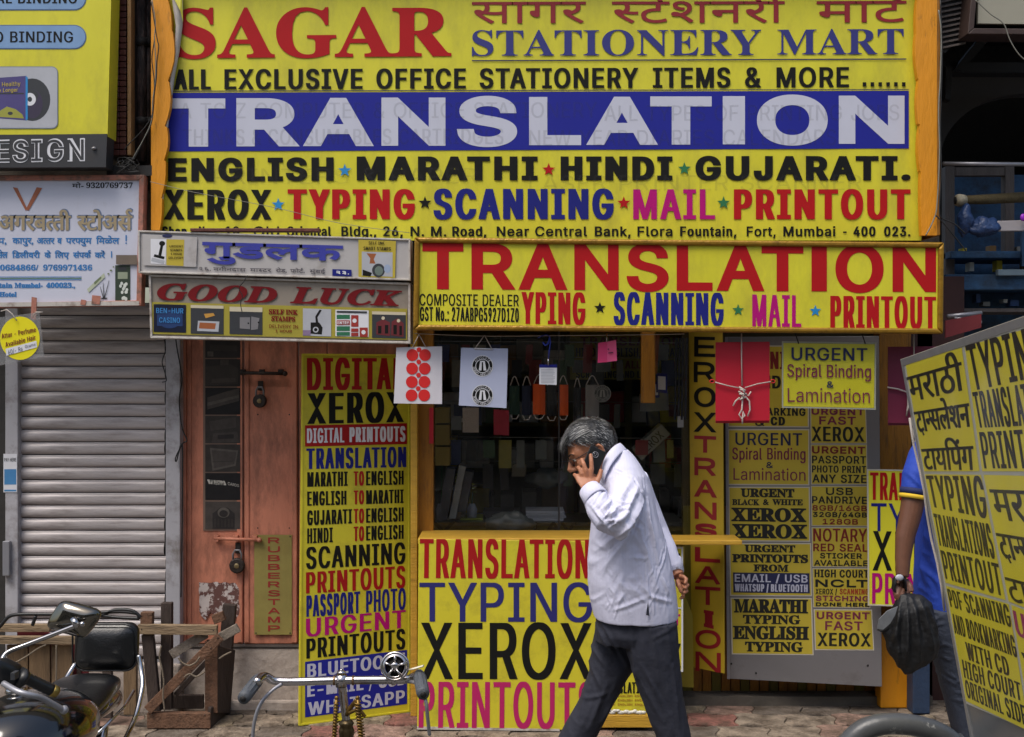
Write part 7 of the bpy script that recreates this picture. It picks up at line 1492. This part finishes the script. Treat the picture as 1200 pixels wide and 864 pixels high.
for k in range(6500):
    th = math.acos(rnd.uniform(-.72, 1)); ph = rnd.uniform(0, 2*math.pi); d, p = hairp(th, ph, 1.03)
    if not inhair(d): continue
    nrm = (F_*d.x+S_*d.y+U_*d.z).normalized()
    # flow: top sweeps forward over the brow, sides sweep back and down
    side = abs(d.y)
    if d.x > -.35 and d.z > .45: fl = F_*.9-S_*.35*(1 if d.y > .1 else -.2)-U_*.15; L_ = rnd.uniform(.035, .062)
    elif d.x < -.2: fl = -U_*.9-F_*.4; L_ = rnd.uniform(.014, .03)
    else: fl = -F_*.7-U_*.75; L_ = rnd.uniform(.018, .034)
    fl = fl+Vector((rnd.uniform(-.14, .14), rnd.uniform(-.14, .14), rnd.uniform(-.14, .14))); fl = (fl-nrm*fl.dot(nrm)).normalized()
    w = nrm.cross(fl)*rnd.uniform(.0004, .0010); pts = []
    for q in range(4):
        u = q/3; c2 = p+fl*L_*u+nrm*(.006*math.sin(math.pi*min(u*.8+.1, 1))+.004-.010*u*u); pts += [c2-w*(1-u*.7), c2+w*(1-u*.7)]
    gz = noise.noise(p*28)+(.22 if d.x < -.1 and d.z < .5 else 0)
    lk.add(pts, [(0, 1, 3, 2), (2, 3, 5, 4), (4, 5, 7, 6)], 2 if rnd.random() < .07+.45*max(0, gz) else (0 if rnd.random() < .42+.5*gz else 1), True)
for k in range(170):   # tuft over the forehead
    a_ = rnd.uniform(-.035, .05); p = h(.050+rnd.uniform(-.03, .02), .098-abs(a_)*.4+rnd.uniform(-.004, .006), a_); e = h(.122+rnd.uniform(-.012, .006), .040+rnd.uniform(-.012, .014), a_*.9+rnd.uniform(-.01, .01)); md = (p+e)/2+U_*.022+F_*.012
    w = S_*.0014; pts = []
    for q in range(6): u = q/5; c2 = p*(1-u)**2+md*2*u*(1-u)+e*u*u; pts += [c2-w*(1-u*.8), c2+w*(1-u*.8)]
    lk.add(pts, [(2*q, 2*q+1, 2*q+3, 2*q+2) for q in range(5)], rnd.choice((0, 0, 1, 2)), True)
kind(lk.build('hair_locks', [HG, HD, HW], hc_), 'stuff')
# glasses
mb = MB()
for s_ in (-1, 1):
    mb.tube([h(.108, -.012, s_*.034)+U_*(math.sin(a)*.015)+S_*(math.cos(a)*.021)-F_*(.010*abs(math.cos(a))*(1 if math.cos(a)*s_ > 0 else 0)) for a in [2*math.pi*i/20 for i in range(20)]], .0013, 6, closed=True)
    mb.tube([h(.098, -.008, s_*.056), h(.05, -.004, s_*.073), h(-.005, .002, s_*.082)], .0015, 6)
mb.tube([h(.110, -.008, -.013), h(.113, -.005, 0), h(.110, -.008, .013)], .0013, 6)
gl_ = mb.build('glasses', BLKM, t)
mb = MB()
for s_ in (-1, 1):
    c2 = h(.106, -.012, s_*.034); mb.add([c2]+[c2+U_*(math.sin(a)*.014)+S_*(math.cos(a)*.020) for a in [2*math.pi*i/20 for i in range(20)]], [(0, 1+i, 1+(i+1) % 20) for i in range(20)])
mb.build('lens', glass('spectacle_lens', (.7, .72, .7), .14, .02), gl_)
# --- phone
q = [m(692.8, 521.5, -.132), m(711, 530.5, -.128), m(699.5, 557, -.142), m(687, 541, -.146)]
q[3] = q[0]+(q[2]-q[1]); ph = MB(); pn_ = (q[1]-q[0]).cross(q[3]-q[0]).normalized(); pn_ = pn_ if pn_.y < 0 else -pn_
T2 = tag(ph.slab(q, .009, pn_).build('mobile_phone', BLKM, bevel=.0025), 'black mobile phone with round camera ring held to the man\'s ear', 'phone')
cc = q[0].lerp(q[1], .45).lerp(q[3].lerp(q[2], .45), .28)+pn_*.001; u2 = (q[1]-q[0]).normalized(); v2 = pn_.cross(u2)
mb = MB(); mb.tube([cc+(u2*math.cos(a)+v2*math.sin(a))*.011 for a in [2*math.pi*i/20 for i in range(20)]], .0012, 6, closed=True)
for a in (.8, 2.9, 4.9): mb.ball(cc+(u2*math.cos(a)+v2*math.sin(a))*.005, .0022, 0, 8, 6)
o = mb.build('camera_ring', GALV, T2)
# --- shirt
SHIRT = mat('pale_lilac_cotton', (206, 206, 226), .8, var=.02, vs=20, bump=.08, bs=90, stripe=(26, (188, 184, 206), 'X', .12))
b = MB()
b.rings([hring(527, 714, 736, .068), hring(536, 709, 744, .10), hring(545, 704, 750, .135), hring(556, 701, 756.5, .165), hring(570, 699, 761.5, .18), hring(590, 696, 767.5, .185), hring(610, 694, 773.5, .185), hring(632, 691, 779, .185), hring(655, 688.5, 784.5, .19), hring(680, 689, 790, .20), hring(700, 691.5, 792.5, .197), hring(712, 694, 794, .193), hring(722, 696.5, 793.5, .19)])
b.tube([m(733, 566, -.10), m(734, 580, -.16), m(730, 599, -.24), m(722, 615, -.30), m(713, 608, -.290), m(704, 596, -.26), m(697, 584, -.225), m(692.5, 576, -.207)], [.066, .072, .069, .061, .059, .055, .047, .038], 18)
b.tube([m(740, 562, .11), m(753, 592, .15), m(768, 624, .14), m(780, 646, .09), m(790, 667, .05)], [.070, .064, .056, .046, .037], 16)
rnd = random.Random(5); sg = []
def sgm(a, b_, w, am): sg.append((m(*a), m(*b_), w, am))
for a, b_, w, am in [((738, 566, -.2), (716, 600, -.33), .010, .008), ((746, 572, -.2), (728, 612, -.36), .011, .010), ((752, 585, -.16), (738, 618, -.33), .010, .009), ((716, 618, -.36), (738, 600, -.32), .009, .009), ((712, 606, -.36), (732, 590, -.33), .008, .008), ((704, 596, -.31), (722, 582, -.27), .008, .007), ((698, 590, -.27), (712, 574, -.24), .007, .006), ((724, 632, -.36), (740, 612, -.3), .009, .008), ((692, 590, -.22), (716, 622, -.33), .008, .006), ((700, 600, -.3), (718, 626, -.36), .007, .007), ((708, 590, -.32), (724, 618, -.37), .006, .006)]: sgm(a, b_, w, am)
for k in range(44):
    x = rnd.uniform(700, 788); y = rnd.uniform(575, 712); s2 = rnd.choice((-1, 1)); sgm((x, y, -.19), (x+s2*rnd.uniform(3, 12), y+rnd.uniform(6, 20), -.19), rnd.uniform(.003, .0055), rnd.uniform(.0015, .0035))
for k in range(14): a_ = k/13; x, y = 736-24*a_, 570+44*a_; sgm((x-8, y+2, -.25-.1*a_), (x+12, y+rnd.uniform(-6, 10), -.25-.1*a_), rnd.uniform(.004, .007), rnd.uniform(.004, .007))
for k in range(12): a_ = k/11; x, y = 720-24*a_, 612-30*a_; sgm((x-7, y+7, -.33+.1*a_), (x+6, y-7+rnd.uniform(-4, 4), -.33+.1*a_), rnd.uniform(.004, .006), rnd.uniform(.004, .006))
for k in range(26):   # back panel: long diagonal creases
    x = rnd.uniform(752, 788); y = rnd.uniform(580, 690); sgm((x, y, -.13), (x+rnd.uniform(-16, 10), y+rnd.uniform(14, 40), -.15), rnd.uniform(.004, .007), rnd.uniform(.002, .005))
for k in range(22):
    x = rnd.uniform(695, 755); y = rnd.uniform(625, 700); sgm((x, y, -.19), (x+rnd.uniform(-18, 26), y+rnd.uniform(2, 34), -.2), rnd.uniform(.007, .013), rnd.uniform(.002, .005))
for a, b_, w, am in [((742, 612, -.2), (700, 650, -.19), .012, .007), ((744, 620, -.2), (706, 672, -.2), .013, .006), ((750, 620, -.2), (770, 690, -.19), .010, .007), ((760, 600, -.19), (772, 660, -.18), .008, .007), ((758, 700, -.19), (720, 716, -.19), .008, .005), ((760, 698, -.19), (786, 706, -.15), .008, .006), ((759, 696, -.19), (750, 670, -.2), .007, .005), ((722, 552, -.2), (744, 562, -.22), .0035, -.005), ((744, 562, -.22), (756, 584, -.22), .0035, -.006), ((756, 584, -.22), (752, 608, -.22), .0035, -.006), ((752, 608, -.22), (742, 628, -.2), .0035, -.005), ((692, 650, -.19), (694, 716, -.15), .003, -.003), ((759, 712, -.2), (757, 560, -.2), .0035, .003)]: sgm(a, b_, w, am)
fs = folds(sg)
def dsh(p, n): return max(-.009, min(.010, fs(p, n)*1.15))+.0012*(1-2.2*abs(noise.noise(Vector((p.x*15+p.z*7, p.y*10, p.z*9-p.x*5)))))+.0035*noise.noise(Vector((p.x*14, p.y*9, p.z*7)))+.0005*noise.noise(Vector((p.x*38+p.z*18, p.y*20, p.z*22)))
sh = bake(b, .0046, 2, dsh); so = sh.build('shirt', SHIRT, t)
# hem split and side seam, cuffs, collar
mb = MB(); mb.tube([m(690.5+ (i*10.3), 721.5+(.6*math.sin(i*.9))-max(0, (i-6))*2.6, -.198+.0) for i in range(11)], .003, 5); 
mb = MB(); mb.add([m(757, 721, -.205), m(761, 722, -.205), m(759.5, 704, -.208)], [(0, 1, 2)]); mb.build('side_slit', mat('slate_trouser_cloth', (36, 38, 50), .85, var=.12, vs=20, bump=.35, bs=18), so)
def cuff(a, b_, r0, r1):
    mb = MB(); A, Bv = m(*a), m(*b_); mb.tube([A, A.lerp(Bv, .06), A.lerp(Bv, .94), Bv, A.lerp(Bv, .9)], [r0-.003, r0, r1, r1-.001, r1-.008], 22, cap=False); o = mb.build('cuff', SHIRT, so); o.modifiers.new('thick', 'SOLIDIFY').thickness = .003
cuff((699, 585, -.235), (690.3, 573.5, -.200), .048, .041); cuff((787, 656, .08), (791.5, 671.5, .04), .041, .037)
CL = [(703.5, 556.5, -.125), (705, 548, -.125), (712, 535, -.108), (721, 524, -.07), (729, 521, -.0), (722, 524, .07), (712, 535, .11), (704, 550, .12)]
mb = MB(); up_ = [(704, 557, -.10), (704.5, 541, -.100), (710.5, 528, -.088), (720, 518.5, -.055), (727, 516.5, 0), (720, 518.5, .055), (711, 528, .09), (704, 545, .11)]
lo_ = [(707, 567, -.125), (709.5, 556, -.142), (717.5, 542, -.132), (729, 529, -.09), (738, 526.5, 0), (729, 529, .09), (717, 542, .13), (708, 560, .14)]
rs = [[m(*a) for a in lo_], [m(*a)+(m(*c3)-m(*a))*.5+Vector((.0, -.006, .003)) for a, c3 in zip(up_, lo_)], [m(*a) for a in up_], [m(a[0]+1.5, a[1]+9, a[2]*.93) for a in up_]]
k = len(up_); mb.add([p for r_ in rs for p in r_], [(i*k+j, i*k+j+1, (i+1)*k+j+1, (i+1)*k+j) for i in range(3) for j in range(k-1)], 0, True)
co = mb.build('collar', SHIRT, so); s_ = co.modifiers.new('s', 'SUBSURF'); s_.levels = s_.render_levels = 2; co.modifiers.new('thick', 'SOLIDIFY').thickness = .0025
# --- trousers
TRO = MATS['slate_trouser_cloth']
b = MB()
b.rings([hring(708, 702, 787, .155), hring(722, 700, 790, .165), hring(738, 697, 793, .172), hring(750, 697, 792, .15)])
def legr(lst, dy, hd): b.rings([hring(y, xl, xr, hd*kk, dy, 20) for y, xl, xr, kk in lst])
legr([(735, 698, 762, 1.0), (755, 694, 756, 1.05), (775, 691, 748, 1.0), (800, 687.5, 732, .92), (820, 679, 722, .85), (840, 668, 711, .8), (864, 655, 698, .74), (890, 642, 680, .68), (915, 630, 664, .63), (940, 617, 651, .6)], .085, .098)
legr([(728, 735, 793, 1.0), (745, 734, 794, 1.05), (765, 735, 794.5, 1.0), (785, 740, 796, .95), (810, 749, 799, .88), (835, 759, 804, .82), (864, 769, 808.5, .76), (890, 778, 813, .7), (915, 787, 818, .65), (942, 794, 824, .62)], -.085, .10)
sg = []
for a, b_, w, am in [((741, 735, -.2), (748, 800, -.19), .010, .006), ((760, 725, -.19), (772, 780, -.19), .010, .005), ((778, 720, -.15), (786, 770, -.15), .010, .006), ((788, 730, -.1), (766, 748, -.19), .008, .005), ((700, 735, -.05), (722, 770, -.02), .010, .007), ((706, 730, -.1), (736, 782, -.02), .009, .008), ((694, 760, -.0), (716, 790, -.02), .010, .008), ((690, 775, 0), (708, 815, -.02), .010, .007), ((694, 800, 0), (680, 842, -.01), .009, .008), ((712, 800, -.01), (690, 856, -.0), .010, .007), ((724, 812, 0), (704, 850, 0), .008, .006), ((684, 822, 0), (712, 812, 0), .008, .006), ((745, 790, -.19), (778, 848, -.18), .010, .006), ((788, 780, -.16), (796, 850, -.15), .009, .006), ((752, 780, -.19), (786, 840, -.18), .007, .005), ((764, 800, -.19), (790, 862, -.18), .008, .005), ((757, 722, -.2), (763, 742, -.2), .004, .004)]: sgm(a, b_, w, am)
ft = folds(sg)
tr = bake(b, .006, 3, lambda p, n: max(-.008, min(.010, ft(p, n)))+.0035*(1-2.2*abs(noise.noise(Vector((p.x*13+p.z*6, p.y*9, p.z*7-p.x*6)))))+.003*noise.noise(Vector((p.x*16, p.y*12, p.z*9)))); tr.build('trousers', TRO, t)
for x, dy, py in ((622, .085, 944), (806, -.085, 946)):
    mb = MB(); c3 = m(x, py, dy); z0 = 0.0
    mb.rings([[Vector((c3.x+o, c3.y+w*math.cos(a), max(z0, zc+hh*math.sin(a)))) for a in [2*math.pi*i/14 for i in range(14)]] for o, w, zc, hh in ((.07, .02, .04, .03), (.05, .036, .045, .05), (.0, .038, .05, .055), (-.08, .045, .035, .04), (-.16, .045, .025, .03), (-.20, .02, .02, .015))]); mb.build('shoe', BLKM, t)

# ---------------------------------------------------------------- man in blue behind the tilted board
YM2 = -1.45
def m(px, py, dy=0): return P(px, py, YM2+dy)
SM = (YM2-CAMY)/FPX
SKD = mat('dark_brown_skin', (104, 68, 50), .5, var=.12, vs=30, bump=.12, bs=200)
t2 = thing('person', 'man in blue polo shirt holding a black bag, half hidden behind the tilted board', 'person', Vector((m(1112, 0).x, YM2, 0)))
b = MB(); cx = 1112
b.ball(m(1116, 458), (.088, .075, .115), 0, 20, 14); b.tube([m(1116, 475), m(1114, 510)], [.058, .065], 14)
b.rings([hring(510, 1094, 1136, .08), hring(530, 1086, 1148, .15), hring(600, 1088, 1146, .14), hring(700, 1090, 1144, .13)])
b.tube([m(1082, 538, -.13), m(1073, 566, -.16), m(1069.5, 590, -.17), m(1066, 608, -.175), m(1060.5, 630, -.18), m(1058, 655, -.19), m(1057.5, 676, -.2)], [.060, .050, .0465, .043, .0385, .031, .026], 16)
b.ball(m(1057, 686, -.2), (.026, .020, .036), 0, 14, 10)
for lst in ([(1051, 684, -.215), (1048.5, 692, -.23), (1050, 700, -.235), (1054, 703, -.22)], [(1054, 688, -.225), (1051.5, 697, -.24), (1054, 705, -.24), (1058, 706, -.22)], [(1058, 690, -.225), (1056.5, 699, -.24), (1059, 706, -.235), (1062, 705, -.22)], [(1063, 690, -.21), (1062, 699, -.225), (1064, 704, -.22), (1066, 702, -.2)], [(1062, 680, -.19), (1067, 687, -.21), (1069, 694, -.22)]):
    b.tube([m(*p) for p in lst], [.0105, .0098, .0092, .0082], 10) if len(lst) == 4 else b.tube([m(*p) for p in lst], [.011, .010, .009], 10)
b.tube([m(1140, 538, .13), m(1150, 600, .15), m(1148, 670, .1)], [.055, .043, .03], 12)
b.tube([m(1102, 700, -.07), m(1117, 800, -.07), m(1134, 890, -.07), m(1137, 945, -.07)], [.05, .035, .022, .022], 12); b.tube([m(1130, 700, .09), m(1134, 800, .09), m(1140, 930, .09)], [.05, .035, .025], 12)
bake(b, .0042, 1).build('body', SKD, t2)
b = MB(); b.ball(m(1117, 454, .0), (.094, .082, .10), 0, 20, 14); b.v = [v for v in b.v]; b.build('hair', HD, t2)
POLO = mat('royal_blue_polo', (26, 60, 158), .75, var=.08, vs=12, bump=.15, bs=60)
b = MB()
b.rings([hring(504, 1098, 1132, .085), hring(512, 1088, 1142, .13), hring(528, 1082, 1150, .18), hring(560, 1081, 1152, .19), hring(620, 1079, 1152, .18), hring(670, 1075.5, 1152, .18), hring(700, 1074.5, 1151, .178), hring(711, 1075, 1150, .175)])
b.tube([m(1096, 522, -.08), m(1084, 540, -.13), m(1075, 560, -.155), m(1071.5, 578, -.165)], [.075, .072, .062, .056], 16)
sg = []
for a, b_, w, am in [((1084, 540, -.2), (1080, 600, -.2), .01, .008), ((1090, 590, -.19), (1084, 660, -.18), .012, .008), ((1080, 640, -.18), (1104, 690, -.18), .010, .006), ((1078, 680, -.17), (1100, 704, -.18), .010, .006), ((1066, 556, -.2), (1082, 576, -.2), .008, .005), ((1096, 620, -.19), (1090, 700, -.19), .009, .006)]: sgm(a, b_, w, am)
for k in range(16): x = random.uniform(1078, 1104); y = random.uniform(560, 690); sgm((x, y, -.19), (x+random.uniform(-3, 12), y+random.uniform(14, 36), -.19), random.uniform(.006, .01), random.uniform(.004, .008))
f2 = folds(sg); bake(b, .0065, 2, lambda p, n: max(-.01, min(.012, f2(p, n)*1.2))+.003*noise.noise(p*12)).build('polo_shirt', POLO, t2)
for (a, b_, r0, mm) in (((1072.3, 573, -.163), (1071.4, 580, -.166), .0585, mat('navy_sleeve_band', (20, 30, 76), .8)), ((1071.4, 580.2, -.166), (1070.8, 585, -.168), .0592, mat('yellow_sleeve_edge', (206, 170, 40), .8))):
    mb = MB(); mb.tube([m(*a), m(*b_)], [r0, r0], 20, cap=False); o = mb.build('sleeve_band', mm, t2); o.modifiers.new('thick', 'SOLIDIFY').thickness = .003
b = MB(); JE = mat('dark_denim', (46, 52, 66), .8, var=.12, vs=14, bump=.2, bs=90)
b.rings([hring(700, 1078, 1148, .16), hring(725, 1078, 1149, .165), hring(745, 1084, 1146, .12)])
b.rings([hring(y, xl, xr, .085*k2, -.07, 18) for y, xl, xr, k2 in ((712, 1077, 1120, 1.1), (740, 1083, 1122, 1.1), (770, 1094, 1128, 1), (800, 1102, 1131, .9), (832, 1111, 1136, .85), (864, 1119, 1141, .8), (900, 1124, 1144, .75), (955, 1128, 1146, .75))])
b.rings([hring(y, xl, xr, .085*k2, .09, 18) for y, xl, xr, k2 in ((712, 1108, 1148, 1.1), (760, 1112, 1148, 1), (810, 1118, 1148, .9), (864, 1124, 1150, .8), (940, 1128, 1152, .75))])
sg = []
for k in range(16): x = random.uniform(1085, 1125); y = 700+(x-1078)*2.6+random.uniform(-14, 14); sgm((x, y, -.16), (x+random.uniform(8, 16), y+random.uniform(-4, 12), -.16), .007, .006)
f3 = folds(sg); bake(b, .0075, 2, lambda p, n: f3(p, n)+.002*noise.noise(p*16)).build('jeans', JE, t2)
for x, dy in ((1134, -.07), (1142, .09)):
    mb = MB(); c3 = m(x, 950, dy); mb.rings([[Vector((c3.x+w*math.cos(a), c3.y+o, max(0, zc+hh*math.sin(a)))) for a in [2*math.pi*i/12 for i in range(12)]] for o, w, zc, hh in ((-.07, .02, .04, .03), (-.03, .04, .045, .05), (.06, .045, .035, .04), (.16, .02, .02, .015))]); mb.build('shoe', BLKM, t2)
# black bag held in his hand
BAGM = mat('black_nylon', (15, 15, 17), .6, var=.25, vs=14, bump=.5, bs=24)
bg = thing('cloth_bag', 'crumpled black cloth bag with grey lining hanging from the hand of the man in blue', 'bag', m(1066, 790, -.22))
b = MB(); yb = -.235
def bring(pts, hd): 
    c4 = sum((m(x, y, yb) for x, y in pts), Vector())/2
    a_, e_ = m(*pts[0], yb), m(*pts[1], yb); n = 16; d = (e_-a_)/2; o = []
    for k in range(n): an = 2*math.pi*k/n; o.append(c4+d*math.cos(an)+Yv*hd*math.sin(an))
    return o
b.rings([bring([(1052, 697), (1064, 694)], .015), bring([(1046, 710), (1080, 697)], .035), bring([(1037, 724), (1092, 706)], .05), bring([(1033, 742), (1099, 730)], .055), bring([(1039, 762), (1102, 752)], .05), bring([(1050, 780), (1098, 770)], .035), bring([(1060, 791), (1086, 780)], .012)])
sg = []
for a, b_, w, am in [((1058, 700, -.27), (1046, 760, -.28), .012, .014), ((1064, 700, -.28), (1062, 780, -.28), .012, .016), ((1070, 702, -.28), (1078, 775, -.27), .012, .016), ((1078, 704, -.27), (1094, 765, -.26), .011, .014), ((1052, 740, -.29), (1056, 786, -.27), .010, .012), ((1086, 710, -.26), (1098, 740, -.25), .010, .010)]: sgm(a, b_, w, am)
f4 = folds(sg); bake(b, .005, 1, lambda p, n: f4(p, n)+.006*noise.noise(Vector((p.x*26, p.y*20, p.z*12)))).build('bag_body', BAGM, bg)
mb = MB(); mb.add([m(1028, 737, yb-.05), m(1030, 726, yb-.06), m(1040, 716, yb-.062), m(1052, 711, yb-.05), m(1049, 721, yb-.055), m(1043, 731, yb-.058), m(1035, 738, yb-.055)], [(0, 1, 2, 5, 6), (2, 3, 4, 5)]); o = mb.build('grey_lining', mat('dull_grey_lining', (112, 114, 116), .6, var=.15, vs=20), bg); o.modifiers.new('thick', 'SOLIDIFY').thickness = .004
b = MB(); b.rings([bring([(1028, 739), (1034, 741)], .02), bring([(1036, 728), (1050, 738)], .03), bring([(1048, 712), (1062, 722)], .03)]); bake(b, .005, 1).build('open_flap', BAGM, bg)
mb = MB(); mb.tube([m(1051, 700, -.22), m(1047, 690, -.235), m(1048.5, 679, -.235), m(1054, 674, -.235), m(1060, 680, -.235), m(1061, 692, -.23)], [.012, .014, .016, .016, .016, .014], 8, flat=.4, up=(0, -1, 0)); mb.build('strap', BAGM, bg)
mb = MB(); mb.ball(m(1054, 677, -.248), (.017, .006, .013), 0, 12, 8); mb.build('strap_patch', LG, bg)
mb = MB(); mb.tube([m(1057, 700, -.225), m(1055, 712, -.24), m(1051, 718, -.25)], .006, 6); mb.build('strap', BAGM, bg)
